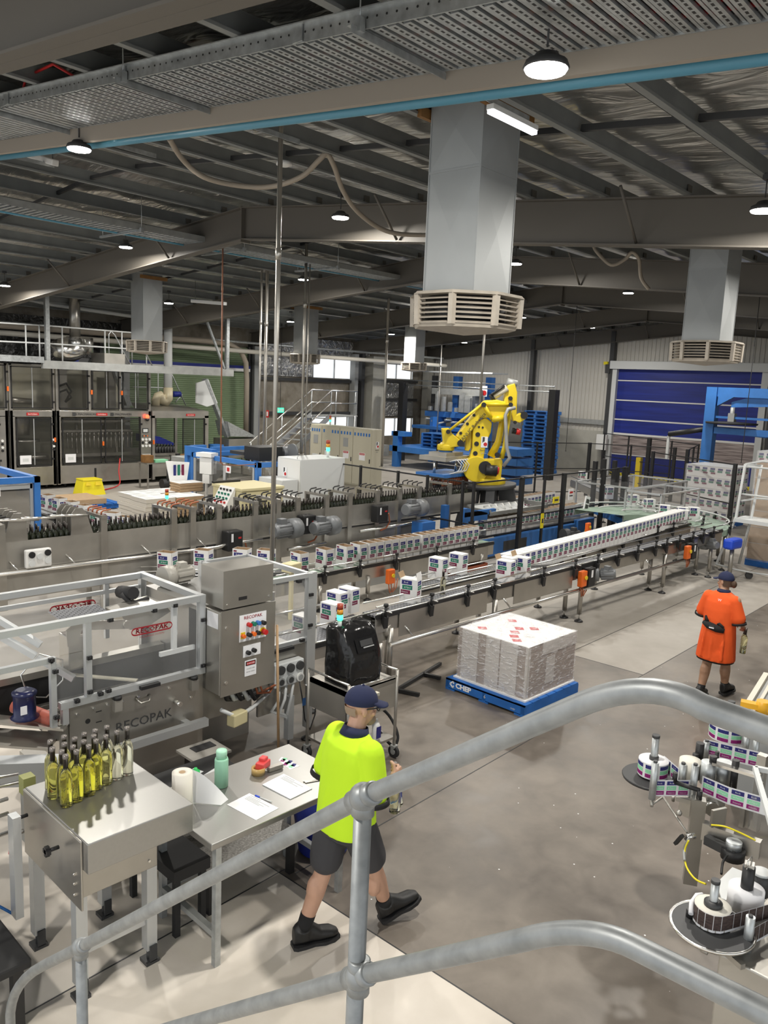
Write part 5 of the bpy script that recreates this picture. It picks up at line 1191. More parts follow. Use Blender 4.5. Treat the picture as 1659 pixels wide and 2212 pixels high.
# =================================================================== BOTTLE LINE WITH LANE DIVIDERS
BY0, BY1 = 11.2, 11.75
t = thing('bottle_conveyor', 'long stainless bottle conveyor with portal frames and black clamp levers', 'conveyor', (9, 11.5, 0))
m = MB()
m.bb(3.2, 14.6, BY0+0.02, BY0+0.04, 0.98, 1.37); m.bb(3.2, 14.6, BY1-0.02, BY1, 0.98, 1.32); m.bb(3.2, 14.6, BY0, BY1, 0.96, 0.985)
m.bb(3.2, 13.0, BY0+0.02, BY0+0.04, 0.55, 0.93); m.build('side_plate', 'steel_dull', t)
m = MB(); m.bb(3.2, 14.6, BY0+0.04, BY1-0.02, 1.19, 1.205); m.build('belt', 'dark', t)
m = MB(); m.bb(3.2, 14.6, BY0-0.005, BY0+0.03, 0.935, 0.965); m.build('wear_strip', 'black', t)
PX = [3.6, 4.1, 5.57, 6.75, 7.1, 7.6, 8.35, 8.85, 9.3, 10.0, 10.6, 11.35, 12.0, 12.6, 13.6]
def tall(x): return 1.62
for i, x in enumerate(PX):
    m = MB(); m.bb(x-0.05, x+0.05, BY0-0.03, BY0+0.02, 0.42, 1.60); m.bb(x-0.05, x+0.05, BY1-0.01, BY1+0.03, 0.9, 1.62); m.build('frame_post', 'steel', t)
    m = MB(); m.bb(x-0.045, x+0.045, BY0-0.04, BY1+0.04, 1.585, 1.63); m.build('top_plate', 'steel', t)
    m = MB()
    for k in range(4):
        y = BY0+0.06+k*0.15; m.prism([(x-0.03, y, 1.40), (x+0.03, y, 1.40), (x+0.16, y, 1.24), (x-0.22, y, 1.24)], (0, 0.02, 0))
    m.build('guide_fin', 'steel', t)
    for k in range(4): y = BY0+0.06+k*0.14; m = MB(); m.tube([(x, y, 1.63), (x, y, 1.665), (x+0.03, y, 1.685), (x+0.14, y-0.02, 1.70)], 0.013, 6); m.build('clamp_lever', 'orange_cable' if 5 > i > 1 else 'black', t)
m = MB()
for x0 in (4.3, 4.6, 5.0):
    m.cyl((x0-0.25, BY0-0.05, 1.7), (x0+0.3, BY0-0.05, 1.66), 0.018, 8)
m.build('tie_rod', 'chrome', t)
for xa, sg in ((4.35, 1), (5.2, -1)):
    for k in range(4):
        y = BY0+0.02+k*0.16; m = MB(); m.prism([(xa+sg*a, y, z) for a, z in ((-0.28, 1.2), (0.3, 1.2), (0.12, 1.34), (0.1, 1.68), (0.04, 1.76), (-0.06, 1.76), (-0.12, 1.68))], (0, 0.025, 0)); m.build('transfer_plate', 'steel', t)
for x in (5.57, 7.6, 9.3, 10.6, 12.0, 13.6):
    leg_part(t, (x, BY0+0.05), 0.6, 0.04); leg_part(t, (x, BY1-0.05), 0.95, 0.04)
m = MB(); m.tube([(3.0, BY0-0.1, 0.975), (7.5, BY0-0.1, 0.93), (7.75, BY0-0.15, 0.98), (8.4, BY0-0.15, 0.98)], 0.03, 10); m.tube([(9.0, BY0-0.12, 0.72), (9.9, BY0-0.12, 0.74)], 0.03, 10); m.tube([(10.8, BY0-0.1, 0.86), (13.2, BY0-0.1, 0.9)], 0.028, 10); m.build('conduit', 'chrome', t)
m = MB()
for x in (4.2, 5.0, 6.2, 7.2): m.tube([(x, BY0+0.02, 1.1), (x+0.1, BY0-0.1, 0.96)], 0.012, 6)
m.build('stay', 'chrome', t)
DB = MB().lathe(BPROF, (0, 0, 0), 8, cap=False).lathe([(0.0155, 0.245), (0.016, 0.33), (0.002, 0.331)], (0, 0, 0), 8, 1).build('wine_bottle', ['bottle_dark', 'capsule'])
DB.location = (3.4, BY0+0.1, 1.205); tag(DB, 'dark wine bottle standing in a lane of the bottle conveyor', 'bottle', 'dark bottles in the conveyor lanes')
nb = 0
for k, y in enumerate((BY0+0.10, BY0+0.21, BY0+0.32, BY0+0.43)):
    x = 3.5+k*0.03
    while x < 14.4 and nb < 298:
        if k in (0, 2) or (random.random() < 0.35):
            dup(DB, (x, y, 1.205)); nb += 1
        x += 0.082 if k < 3 else 0.17
stack_light(ay(359, 1100, BY1).x, BY1-0.02, 1.62, 'green-lit signal light rising from the bottle line frames', 0.7)
# power outlets on the left end
t = thing('socket_box', 'white four-way power outlet box on the near side of the bottle line', 'socket', (4.5, BY0-0.1, 0.95))
P = ay(82, 1205, BY0-0.12); m = MB(); m.box(P, (0.36, 0.08, 0.26)); m.build('body', 'white', t, 0.02)
m = MB()
for dx, dz, mi in ((-0.1, 0.06, 0), (0.12, 0.07, 0), (-0.1, -0.06, 1), (0.12, -0.04, 1), (0.01, 0.03, 1)): m.cyl(P+Vector((dx, -0.04, dz)), P+Vector((dx, -0.06, dz)), 0.045, 12, mi)
m.build('outlet', ['black', 'lgrey'], t)
for (x, y), lab in (((505, 1170), 'black drive box with white label, left one under the bottle line'), ((665, 1135), 'black drive box with white label between the two grey geared motors'), ((823, 1112), 'black drive box at the side fence of the cell')):
    P = ay(x-3, y-3, BY0-0.13); t = thing('drive_box', lab, 'drive', P); m = MB(); m.box(P, (0.30, 0.2, 0.34)); m.build('body', 'black', t, 0.02)
    m = MB(); m.box(P+Vector((-0.07, -0.102, 0.06)), (0.04, 0.004, 0.14)); m.box(P+Vector((0.08, -0.102, 0.05)), (0.06, 0.004, 0.03), 0, 1); m.build('label_plate', ['paper', 'red'], t)
    m = MB(); m.tube([P+Vector((0.15, 0, -0.1)), P+Vector((0.24, -0.02, -0.02)), P+Vector((0.3, 0, -0.2)), P+Vector((0.2, 0, -0.32)), P+Vector((0.05, 0, -0.35))], 0.016, 6); m.build('cable', 'orange_cable', t)
for (x, y), lab in (((622, 1143), 'left grey geared motor hanging on the bottle line'), ((705, 1137), 'right grey geared motor hanging on the bottle line'), ((898, 1098), 'grey geared motor on the bottle line just inside the cell')):
    geared_motor(ay(x, y, BY0-0.3), (-1, -0.1, 0), lab, 'motor', 1.5)
m = MB(); m.bb(9.9, 11.9, 10.3, 10.9, 0, 0.66); tag(m.build('grey_cover', 'lgrey'), 'pale grey sheet cover under the two geared motors', 'cover')
P = az(630, 1225, 0.85); m = MB(); m.box(P, (0.26, 0.2, 0.14), 0.2); m.bb(P.x-0.03, P.x+0.03, P.y-0.03, P.y+0.03, 0, P.z); tag(m.build('small_box', 'cream', None, 0.01), 'small cream box beside the first open carton', 'box')
# =================================================================== ROBOT CELL
RB = Vector((15.3, 11.4, 0)); RD = Vector((-0.70, 0.714, 0)); RN = Vector((RD.y, -RD.x, 0))   # RN points to the far right side
def rp(x, y, off=0.0):
    """point on the robot's vertical working plane"""
    d = ray(x, y); o = Vector((0, 0, EYE)); k = ((RB+RN*off)-o).dot(RN)/d.dot(RN); return o+d*k
def cx_(x, y): return (780+x/3.77, 700+y/3.77)
VN = RN if RN.dot(Vector((RB.x, RB.y, 0))) > 0 else -RN           # away from the camera
def plate(m, pts, near, far, mi=0): m.prism([rp(*cx_(*p))+VN*near for p in pts], VN*(far-near), mi)
def disc(m, c, r, near, far, mi=0, n=16):
    P = rp(*cx_(*c)); m.cyl(P+VN*near, P+VN*far, r, n, mi)
def rod(m, a, b, r, off=0.0, mi=0, n=10): m.cyl(rp(*cx_(*a))+VN*off, rp(*cx_(*b))+VN*off, r, n, mi)
t = thing('palletising_robot', 'big yellow palletising robot arm on a dark grey pedestal', 'robot', RB)
m = MB(); m.cyl(rp(1058, 1052), rp(1058, 1044), 0.62, 24); c = rp(1058, 1050)
for a in range(4):
    g = a*math.pi/2+0.5; u = Vector((math.cos(g), math.sin(g), 0))
    m.prism([c+u*0.2+Vector((0, 0, 0)), c+u*0.55, c+u*0.75+Vector((0, 0, -0.9)), Vector((c.x, c.y, 0.0))+u*0.75, Vector((c.x, c.y, 0.0))+u*0.4, c+u*0.25+Vector((0, 0, -0.5))], Vector((-u.y, u.x, 0))*0.2)
m.cyl((c.x, c.y, 0), (c.x, c.y, c.z), 0.22, 14); m.build('pedestal', 'dark', t)
m = MB(); P = rp(1046, 1040); m.cyl((c.x, c.y, c.z+0.02), (c.x, c.y, c.z+0.2), 0.36, 20)
plate(m, [(860, 1135), (880, 1100), (940, 1085), (1000, 1100), (1140, 1095), (1145, 1120), (1130, 1265), (1010, 1270), (960, 1265), (890, 1230), (865, 1190)], -0.16, 0.2)
disc(m, (930, 1175), 0.30, -0.22, 0.24, 0, 20); m.build('turret', 'yellow', t, 0.015)
m = MB(); rod(m, (1000, 1175), (1090, 1185), 0.13, -0.32, 0, 14); rod(m, (1062, 1178), (1104, 1185), 0.09, -0.32, 1, 14); disc(m, (1000, 1160), 0.15, -0.3, -0.14); m.build('base_motor', ['black', 'red'], t)
m = MB(); plate(m, [(865, 1130), (900, 1010), (905, 860), (935, 795), (1010, 760), (1062, 800), (1052, 880), (1015, 960), (990, 1110), (940, 1150)], -0.13, 0.10); m.build('lower_arm', 'yellow', t, 0.03)
m = MB(); plate(m, [(845, 1030), (865, 830), (905, 850), (895, 1010), (875, 1035)], -0.02, 0.14); m.build('lower_arm_guard', 'yellow', t, 0.015)
m = MB()
for p, r in (((945, 897), 0.055), ((935, 972), 0.055), ((925, 1050), 0.055), ((955, 836), 0.025), ((985, 840), 0.025)): disc(m, p, r, -0.14, -0.12)
m.build('arm_hole', 'black', t)
m = MB(); plate(m, [(1000, 622), (1100, 615), (1172, 632), (1205, 690), (1160, 760), (1075, 805), (1040, 760), (965, 765), (905, 855), (825, 965), (768, 915), (860, 790), (940, 690)], -0.17, 0.13); m.build('upper_arm', 'yellow', t, 0.03)
for p, r in (((913, 740), 0.035), ((860, 810), 0.035), ((806, 885), 0.035)): m = MB(); disc(m, p, r, -0.18, -0.16); m.build('arm_hole', 'black', t)
m = MB(); rod(m, (705, 868), (985, 645), 0.032, -0.22); rod(m, (985, 645), (1055, 770), 0.045, -0.22); rod(m, (985, 650), (1200, 655), 0.04, -0.2); rod(m, (1055, 770), (1150, 765), 0.07, -0.2); m.build('upper_link', 'yellow', t)
m = MB(); disc(m, (988, 655), 0.055, -0.29, -0.22); disc(m, (703, 872), 0.05, -0.26, -0.2); disc(m, (803, 966), 0.075, -0.24, -0.17); disc(m, (1205, 655), 0.05, -0.28, -0.2); disc(m, (1100, 1060), 0.06, -0.25, -0.15); m.build('pivot_cap', 'black', t)
m = MB(); plate(m, [(655, 850), (718, 848), (735, 885), (800, 940), (805, 992), (742, 1000), (700, 1012), (640, 1010), (640, 975), (668, 962)], -0.18, 0.18); P = rp(*cx_(690, 1000)); m.cyl(P+Vector((0, 0, 0.06)), P+Vector((0, 0, -0.08)), 0.2, 18); m.build('wrist', 'yellow', t, 0.02)
m = MB(); m.tube([rp(*cx_(1195, 660))+VN*0.05, rp(*cx_(1150, 800))+VN*0.05, rp(*cx_(1120, 960))+VN*0.05, rp(*cx_(1060, 1080))+VN*0.05], [0.075, 0.07, 0.075, 0.1], 10); m.tube([rp(*cx_(1205, 690))-VN*0.15, rp(*cx_(1180, 860))-VN*0.15, rp(*cx_(1160, 1000))-VN*0.15, rp(*cx_(1135, 1090))-VN*0.15], [0.055, 0.05, 0.05, 0.06], 10); m.build('rear_link', 'yellow', t)
m = MB(); plate(m, [(1160, 640), (1190, 500), (1250, 480), (1270, 560), (1265, 740), (1330, 715), (1342, 770), (1290, 805), (1235, 790), (1215, 690)], -0.05, 0.22); m.build('counter_bracket', 'yellow', t, 0.02)
m = MB(); disc(m, (1325, 742), 0.085, -0.08, 0.25); disc(m, (1212, 605), 0.05, -0.09, -0.05); disc(m, (1250, 800), 0.04, -0.09, -0.05); m.build('pivot_cap', 'black', t)
m = MB(); rod(m, (1060, 598), (1185, 520), 0.085, -0.05, 0, 14); rod(m, (1052, 605), (1075, 590), 0.09, -0.05, 1, 14); rod(m, (1060, 575), (1160, 500), 0.03, -0.14, 1); rod(m, (1190, 470), (1270, 490), 0.09, 0.05, 2, 12); m.build('arm_motor', ['beige', 'black', 'galv_dull'], t)
m = MB(); rod(m, (1235, 870), (1290, 880), 0.07, 0.1, 0, 12); rod(m, (1268, 876), (1300, 882), 0.075, 0.1, 1, 12); m.build('rear_motor', ['black', 'red'], t)
m = MB(); m.tube([rp(*cx_(1240, 680))-VN*0.25, rp(*cx_(1180, 690))-VN*0.3, rp(*cx_(1160, 740))-VN*0.3, rp(*cx_(1170, 1000))-VN*0.3, rp(*cx_(1195, 1080))-VN*0.3, rp(*cx_(1145, 1150))-VN*0.25], 0.045, 8); m.build('cable_sleeve', 'galv_dull', t)
a, b = rp(*cx_(860, 890)), rp(*cx_(945, 790)); text('lettering', 'FANUC Robotics', 0.12, (a+b)/2-VN*0.178, (b-a), (b-a).cross(-VN)*-1 if (b-a).cross(-VN).z < 0 else (b-a).cross(-VN), MT['dark'], t)
P = rp(*cx_(998, 958))-VN*0.135; m = MB(); xd = -RD if (-RD).dot(_R) > 0 else RD
bernadi(t, P+Vector((0, 0, 0)), xd, 0.17)
# gripper head
GC = rp(*cx_(690, 1085)); GX, GY = Vector((0.99, 0.1, 0)), Vector((-0.1, 0.99, 0))
t = thing('gripper_head', 'multi-row bottle gripper with looped white air hoses hanging from the robot wrist', 'gripper', GC)
R_ = Matrix((GX, GY, (0, 0, 1))).transposed()
m = MB(); m.box(GC, (1.1, 0.75, 0.10), R=R_); m.box(GC+Vector((0, 0, 0.09)), (0.7, 0.5, 0.08), R=R_); m.build('mounting_plate', 'steel_dull', t)
m = MB(); P = rp(*cx_(690, 1025)); m.cyl((P.x, P.y, GC.z+0.12), P, 0.16, 16); m.build('wrist_flange', 'blue', t)
m = MB(); m.box(GC+Vector((0, 0, -0.38)), (1.25, 0.8, 0.08), R=R_); m.build('blue_frame', 'blue', t)
m = MB()
for i in range(9):
    p0 = GC+GX*(-0.4+i*0.11)+GY*-0.38; m.tube([p0+Vector((0, 0, -0.05)), p0+GY*-0.12+Vector((0.1, 0, 0.0)), p0+GY*-0.16+Vector((0.22, 0, -0.12)), p0+GY*-0.12+Vector((0.18, 0, -0.27)), p0+Vector((0.02, 0, -0.34))], 0.012, 6)
m.build('air_hose', 'white', t)
for i in range(12):
    for j in range(2): m = MB(); p = GC+GX*(-0.5+i*0.092)+GY*(-0.3+j*0.3); m.cyl(p+Vector((0, 0, -0.42)), p+Vector((0, 0, -0.62)), 0.034, 8, 0); m.cyl(p+Vector((0, 0, -0.62)), p+Vector((0, 0, -0.75)), 0.036, 8, 1); m.build('gripper_cup', ['orange_cable', 'dark'], t)
m = MB(); p = GC+Vector((0, 0, 0)); 
for s in (-1, 1): m.cyl(p+GX*0.45*s+Vector((0, 0, -0.04)), p+GX*0.45*s+Vector((0, 0, -0.36)), 0.03, 8)
m.build('lift_rod', 'chrome', t)
# packer with lid and blue body
t = thing('case_packer', 'blue case packing conveyor with a warning triangle in front of the robot', 'machine', (15.5, 10.8, 0))
for y in (10.38, 11.0): m = MB(); m.bb(13.15, 17.6, y, y+0.1, 0.06, 0.48); m.build('side_beam', 'blue', t, 0.02)
m = MB(); m.bb(14.6, 15.5, 10.372, 10.39, 0.14, 0.36); m.build('recess', 'dark', t)
m = MB(); m.bb(13.1, 18.8, 10.47, 11.0, 0.5, 0.53); m.bb(13.3, 18.6, 10.52, 10.95, 0, 0.5); m.build('bed', 'dark', t)
m = MB(); m.bb(17.7, 18.5, 10.36, 10.5, 0.05, 0.55); m.build('end_cabinet', 'blue', t, 0.015)
for x in (13.6, 18.1):
    m = MB(); m.prism([(x-0.09, 10.352, 0.2), (x+0.09, 10.352, 0.2), (x, 10.352, 0.36)], (0, 0.008, 0)); m.build('warning_triangle', 'yellow', t)
m = MB(); m.bb(13.2, 13.34, 10.42, 10.55, 0.4, 1.2); m.bb(13.2, 14.3, 10.42, 10.5, 1.02, 1.12); m.bb(13.2, 13.34, 10.96, 11.08, 0.4, 1.2); m.prism([(13.34, 10.42, 1.2), (14.0, 10.42, 1.05), (14.0, 10.42, 0.9), (13.34, 10.42, 0.92)], (0, 0.12, 0)); m.build('lift_frame', 'blue', t)
m = MB(); m.bb(14.05, 16.3, 10.38, 10.42, 0.98, 1.06); m.bb(14.05, 16.3, 11.0, 11.04, 1.06, 1.14); m.bb(14.05, 14.1, 10.4, 11.02, 1.0, 1.1); m.bb(16.25, 16.3, 10.4, 11.02, 1.0, 1.1)
m.add([(14.1, 10.45, 1.05), (15.6, 10.45, 1.05), (15.6, 10.98, 1.12), (14.1, 10.98, 1.12)], [(0, 1, 2, 3)], 1)
for i in range(6): m.tube([(14.25+i*0.25, 10.5, 1.06), (14.27+i*0.25, 10.6, 1.17), (14.35+i*0.25, 10.8, 1.11)], 0.018, 6, 2)
m.build('carton_funnel', ['galv_dull', 'lgrey', 'white'], t)
m = MB(); m.tube([(13.2, 10.42, 0.68), (18.6, 10.42, 0.68)], 0.014, 6); m.build('guide_rail', 'chrome', t)
t = thing('lane_table', 'low blue framed table under the end of the bottle line', 'machine', (12, 10.4, 0))
frame_box(t, 12.0, 12.9, 10.15, 10.95, 0, 0.62, 0.07, 'blue'); m = MB(); m.bb(12.2, 12.6, 10.7, 11.0, 0.62, 0.95); m.build('blue_block', 'blue', t)
m = MB()
for i in range(10): m.cyl((12.2+i*0.06, 10.3, 0.6), (12.2+i*0.06, 10.3, 0.85), 0.022, 6)
m.build('red_hose_bundle', 'red', t)
# black safety fence
MT['mesh'] = mat('black_wire_mesh', (0.01, 0.01, 0.01), 0.6, alpha=0.13)
def fence(label, pts, posts, h=1.8, w=0.05, mesh=True, rails=(1.0, 0.08, 0.52)):
    t = thing('safety_fence', label, 'fence', pts[0]); pts = [V(p) for p in pts]
    for a, b in zip(pts[:-1], pts[1:]):
        for k in rails:
            m = MB(); m.bar(a+Vector((0, 0, h*k)), b+Vector((0, 0, h*k)), 0.03, 0.03); m.build('rail', 'black', t)
        if mesh: m = MB(); m.quad(a+Vector((0, 0, 0.15)), b+Vector((0, 0, 0.15)), b+Vector((0, 0, h)), a+Vector((0, 0, h))); m.build('mesh_panel', 'mesh', t)
    for p in posts:
        ww = p[2] if len(p) > 2 else w; m = MB(); m.bb(p[0]-ww/2, p[0]+ww/2, p[1]-ww/2, p[1]+ww/2, 0.0, h+0.03); m.build('post', 'black', t)
    return t
f1 = fence('front run of the black robot cell fence beside the blue packer', [(13.02, 10.08, 0), (19.6, 10.2, 0)], [(13.02, 10.08), (14.75, 10.1, 0.09), (15.65, 10.1), (16.5, 10.12, 0.09), (18.4, 10.15, 0.09), (19.2, 10.2, 0.08), (19.6, 10.2, 0.12)])
fence('side run of the black robot cell fence over the bottle line', [(13.0, 10.12, 0), (13.0, 16.5, 0)], [(13.0, 10.35), (13.0, 11.33), (13.0, 12.2), (13.0, 13.4), (13.0, 15.0), (13.0, 16.5)])
fence('far run of the black cell fence in front of the blue pallet stack', [(20.5, 17.5, 0), (26, 15.0, 0), (27.5, 12.5, 0)], [(20.5, 17.5), (22.3, 16.7), (24, 15.9), (26, 15.0, 0.1), (26.8, 13.8), (27.5, 12.5, 0.1)], 1.9)
fence('black fence run before the blue roll-up door', [(31.5, 17.5, 0), (29.0, 12.3, 0), (25.6, 11.2, 0)], [(31.5, 17.5), (30.8, 16.0), (30.2, 14.8, 0.14), (29.6, 13.6), (29.0, 12.3), (27.2, 11.7), (25.6, 11.2, 0.1)], 2.0)
fence('black fence run in front of the wrapped carton pallet', [(24.0, 11.6, 0), (22.3, 8.4, 0)], [(24.0, 11.6, 0.09), (22.3, 8.4, 0.09)], 1.95, rails=(1.0, 0.45))
fence('black gate frame standing by the roll-up door, right part', [(29.0, 9.4, 0), (30.8, 9.0, 0)], [(29.0, 9.4, 0.12), (29.7, 9.3), (30.8, 9.0, 0.12)], 2.1, mesh=False)
t = thing('cell_gate_post', 'thick black gate post pair at the right end of the front fence', 'post', (19.4, 10.7, 0))
for x, y in ((19.0, 10.75), (19.75, 10.6), (19.9, 11.0)): m = MB(); m.bb(x-0.05, x+0.05, y-0.05, y+0.05, 0, 1.95); m.build('post', 'black', t)
for (x, y, w, h, X_, mt_), lab in (((1201, 1080, 0.24, 0.15, 10.05, 'yellow_plain'), 'yellow warning plate hung on the front fence'), ((1171, 1125, 0.10, 0.34, 10.05, 'yellow_plain'), 'yellow interlock box on a fence post'), ((1233, 1068, 0.2, 0.26, 10.05, 'paper'), 'white notice with red lines on the fence')):
    P = ay(x, y, X_); m = MB(); m.box(P, (w, 0.02, h)); 
    if mt_ == 'paper': m.box(P+Vector((0, -0.012, 0.05)), (w*0.7, 0.003, 0.05), 0, 1); m.box(P+Vector((0, -0.012, -0.03)), (w*0.7, 0.003, 0.03), 0, 2)
    else: m.box(P+Vector((0, -0.012, 0.0)), (w*0.6, 0.003, h*0.3), 0, 2)
    tag(m.build('fence_sign', [MT[mt_], 'red', MT['dark']]), lab, 'sign')
P = ay(1267, 1088, 10.0); m = MB(); R = Matrix.Rotation(0.25, 3, 'Y'); m.box(P, (0.2, 0.03, 0.36), R=R); m.box(P+Vector((0.02, -0.018, 0.06)), (0.14, 0.004, 0.1), R=R, mi=1); m.box(P+Vector((-0.01, -0.018, -0.07)), (0.14, 0.004, 0.1), R=R, mi=1)
tag(m.build('fence_sign', ['paper', 'dark']), 'tilted white operator panel with dark blocks hung on the fence', 'sign')
# clear guards on aluminium frames
def guard(label, x0, x1, y0, y1, z0, z1):
    t = thing('clear_guard', label, 'guard', ((x0+x1)/2, (y0+y1)/2, 0)); w = 0.04
    for x in (x0, x1):
        for y in (y0, y1): m = MB(); m.bb(x-w/2, x+w/2, y-w/2, y+w/2, 0.0, z1); m.build('post', 'alu', t)
    m = MB()
    for z in (z0, z1-w/2):
        for y in (y0, y1): m.bb(x0, x1, y-w/2, y+w/2, z-w/2, z+w/2)
        for x in (x0, x1): m.bb(x-w/2, x+w/2, y0, y1, z-w/2, z+w/2)
    m.build('frame', 'alu', t)
    m = MB(); m.quad((x0, y0, z0), (x1, y0, z0), (x1, y0, z1), (x0, y0, z1)); m.quad((x0, y0, z0), (x0, y1, z0), (x0, y1, z1), (x0, y0, z1)); m.quad((x0, y0, z1), (x1, y0, z1), (x1, y1, z1), (x0, y1, z1)); m.build('clear_panel', 'clear', t)
    return t
guard('clear guard with aluminium frame, nearer of two over the curve infeed', 17.9, 20.0, 8.35, 9.25, 0.75, 1.45)
guard('clear guard with aluminium frame, farther of two over the curve infeed', 18.4, 21.5, 9.35, 10.9, 0.75, 1.45)
t = thing('blue_table', 'short blue steel table below the clear guards', 'table', (19.0, 10.0, 0)); m = MB(); m.prism([(17.9, 9.2, 0.72), (19.1, 10.8, 0.72), (19.6, 10.5, 0.72), (18.5, 8.9, 0.72)], (0, 0, -0.16)); m.build('top', 'blue', t)
m = MB(); m.bb(18.45, 18.6, 9.4, 9.55, 0, 0.58); m.bb(18.0, 20.2, 9.4, 9.6, 0, 0.05); m.build('stand', 'blue', t)
# =================================================================== FAR PALLETISER AND PALLETS
GP = 29.0
t = thing('portal_frame', 'tall black portal with thin crossbars standing far behind the robot', 'frame', (GP, 22, 0))
m = MB()
pa, pb = ax(1198, 842, GP), ax(872, 826, GP)
for p in (pa, pb): m = MB(); m.bb(p.x-0.16, p.x+0.16, p.y-0.16, p.y+0.16, 0, p.z); m.build('post', 'black', t)
for dz in (0.0, -0.22): m = MB(); m.tube([pa+Vector((0, 0, dz+0.12)), pb+Vector((0, 0, dz+0.12))], 0.03, 6); m.build('crossbar', 'galv', t)
X_ = 31.0
t = thing('palletiser', 'blue depalletising gantry with grey machinery against the far corner', 'machine', (X_, 24.5, 0))
p0, p1, pt = ax(980, 990, X_), ax(1060, 990, X_), ax(1000, 805, X_)
m = MB()
for x in (985, 1055): p = ax(x, 900, X_); m = MB(); m.bb(p.x-0.15, p.x+0.15, p.y-0.17, p.y+0.17, 0, 4.2); m.build('column', 'blue', t)
ya, yb_ = ax(1075, 900, X_).y, ax(925, 900, X_).y
m = MB(); m.bb(X_-0.6, X_+0.6, ya, yb_, 4.35, 4.42); m.build('top_rail', 'lgrey', t)
m = MB(); m.bb(X_-0.5, X_+0.5, ya+0.3, yb_-0.2, 2.2, 2.45); m.bb(X_-1.2, X_, ya+0.4, yb_, 1.6, 1.75); m.bb(X_-1.0, X_, yb_-1.2, yb_-1.0, 0, 2.2); m.bb(X_-1.0, X_, ya+0.6, ya+0.8, 0, 2.2); m.build('lift_table', 'blue', t)
m = MB(); m.bb(X_-0.4, X_+0.3, ya+0.7, yb_-0.5, 3.3, 3.6); m.bb(X_-0.6, X_+0.2, ya+1.1, ya+1.9, 2.5, 3.3)
for k in range(9): y = ya+0.3+k*(yb_-ya-0.6)/9; m.cyl((X_-1.0, y, 1.9+0.1*(k % 3)), (X_+0.2, y+0.2, 2.0), 0.05, 6); m.bb(X_-0.7, X_-0.5, y, y+0.12, 2.5, 2.7+0.25*(k % 4))
m.build('machinery', 'galv_dull', t)
m = MB(); m.bb(X_-0.2, X_, yb_-0.55, yb_-0.3, 2.5, 4.2); m.build('cable_chain', 'dark', t)
P = ax(1045, 845, X_-0.3); m = MB(); m.box(P, (0.01, 0.4, 0.5)); m.cyl(P+Vector((-0.01, -0.05, -0.08)), P+Vector((-0.02, -0.05, -0.08)), 0.12, 14, 1); m.build('emblem', ['paper', 'red'], t)
t = thing('pallet_conveyor', 'blue pallet conveyor with a low stack in front of the depalletiser', 'conveyor', (27, 22, 0))
m = MB(); m.bb(26.5, 29.5, 20.8, 25.5, 0.7, 0.95); m.bb(26.5, 26.8, 21, 21.3, 0, 0.7); m.bb(26.5, 26.8, 25, 25.3, 0, 1.6); m.bb(26.5, 27.0, 24.6, 25.4, 1.4, 1.6); m.build('frame', 'blue', t)
m = MB(); m.bb(23.5, 27, 26.0, 26.6, 0.4, 0.9); m.build('grey_roller_bed', 'galv_dull', t)
m = MB()
for i in range(4): m.bb(23.8, 24.9, 16.6, 17.8, 0.3+i*0.35, 0.55+i*0.35)
tag(m.build('blue_screen', 'blue'), 'blue machine panels directly behind the robot', 'machine')
def pallet_obj(name, label, x, y, z, rz=0, s=1.165, mt='blue_pallet', group=None):
    m = MB(Matrix.Translation(Vector((x, y, z))) @ Matrix.Rotation(rz, 4, 'Z')); h = s/2
    for i in range(7): w = s/7; m.bb(-h+i*w+0.01, -h+(i+1)*w-0.01, -h, h, 0.125, 0.15)
    for i in (-1, 0, 1): m.bb(-h, h, i*(h-0.05)-0.05, i*(h-0.05)+0.05, 0.025, 0.125)
    for i in (-1, 0, 1): m.bb(i*(h-0.06)-0.06, i*(h-0.06)+0.06, -h, h, 0, 0.025)
    return tag(m.build(name, MT[mt]), label, 'pallet', group)
SX, SY = 31.0, 20.4
for i in range(17): pallet_obj('pallet', 'blue wooden pallet in the tall stack behind the robot', SX+random.uniform(-0.03, 0.03), SY+random.uniform(-0.03, 0.03), i*0.165, 0.05, 1.2, 'blue', 'blue pallets in the tall stack')
for i in range(4): pallet_obj('pallet', 'blue pallet in the short stack at the depalletiser', 28.0, 23.8, 0.96+i*0.16, 0.1, 1.2, 'blue', 'blue pallets in the short stack')
# blue pallet wrapper with disc
t = thing('pallet_wrapper', 'blue pallet wrapping gantry with a dark round top plate by the roll-up door', 'machine', (26.6, 10.6, 0))
WX = 26.6
wp = lambda x, y: ax(x, y, WX)
p = wp(1536, 900); m = MB(); m.bb(p.x-0.16, p.x+0.16, p.y-0.17, p.y+0.17, 0, wp(1540, 836).z); m.build('column', 'blue', t)
ztop = wp(1540, 836).z; m = MB(); m.bb(WX-0.1, WX+0.1, 5.0, p.y, ztop-0.3, ztop); m.prism([(WX-0.1, p.y-0.2, ztop-0.3), (WX-0.1, p.y-0.2, ztop-0.6), (WX-0.1, p.y-0.7, ztop-0.3)], (0.2, 0, 0)); m.build('top_beam', 'blue', t)
a, b = wp(1580, 872), wp(1659, 868); m = MB(); m.prism([a+Vector((0, 0, -0.12)), a+Vector((0, 0, 0.05)), b+Vector((0, -0.2, 0.35)), b+Vector((0, -0.2, -0.15))], (0.12, 0, 0)); m.build('arm', 'blue', t)
c = wp(1580, 915); m = MB(); m.lathe([(0.78, -0.02), (0.80, 0.03), (0.2, 0.06)], c, 24); m.build('top_plate', 'rubber', t)
m = MB(); m.cyl(c, wp(1583, 880), 0.07, 10); m.box(c+Vector((0, 0, 0.18)), (0.2, 0.2, 0.3)); m.build('press_rod', 'galv_dull', t)
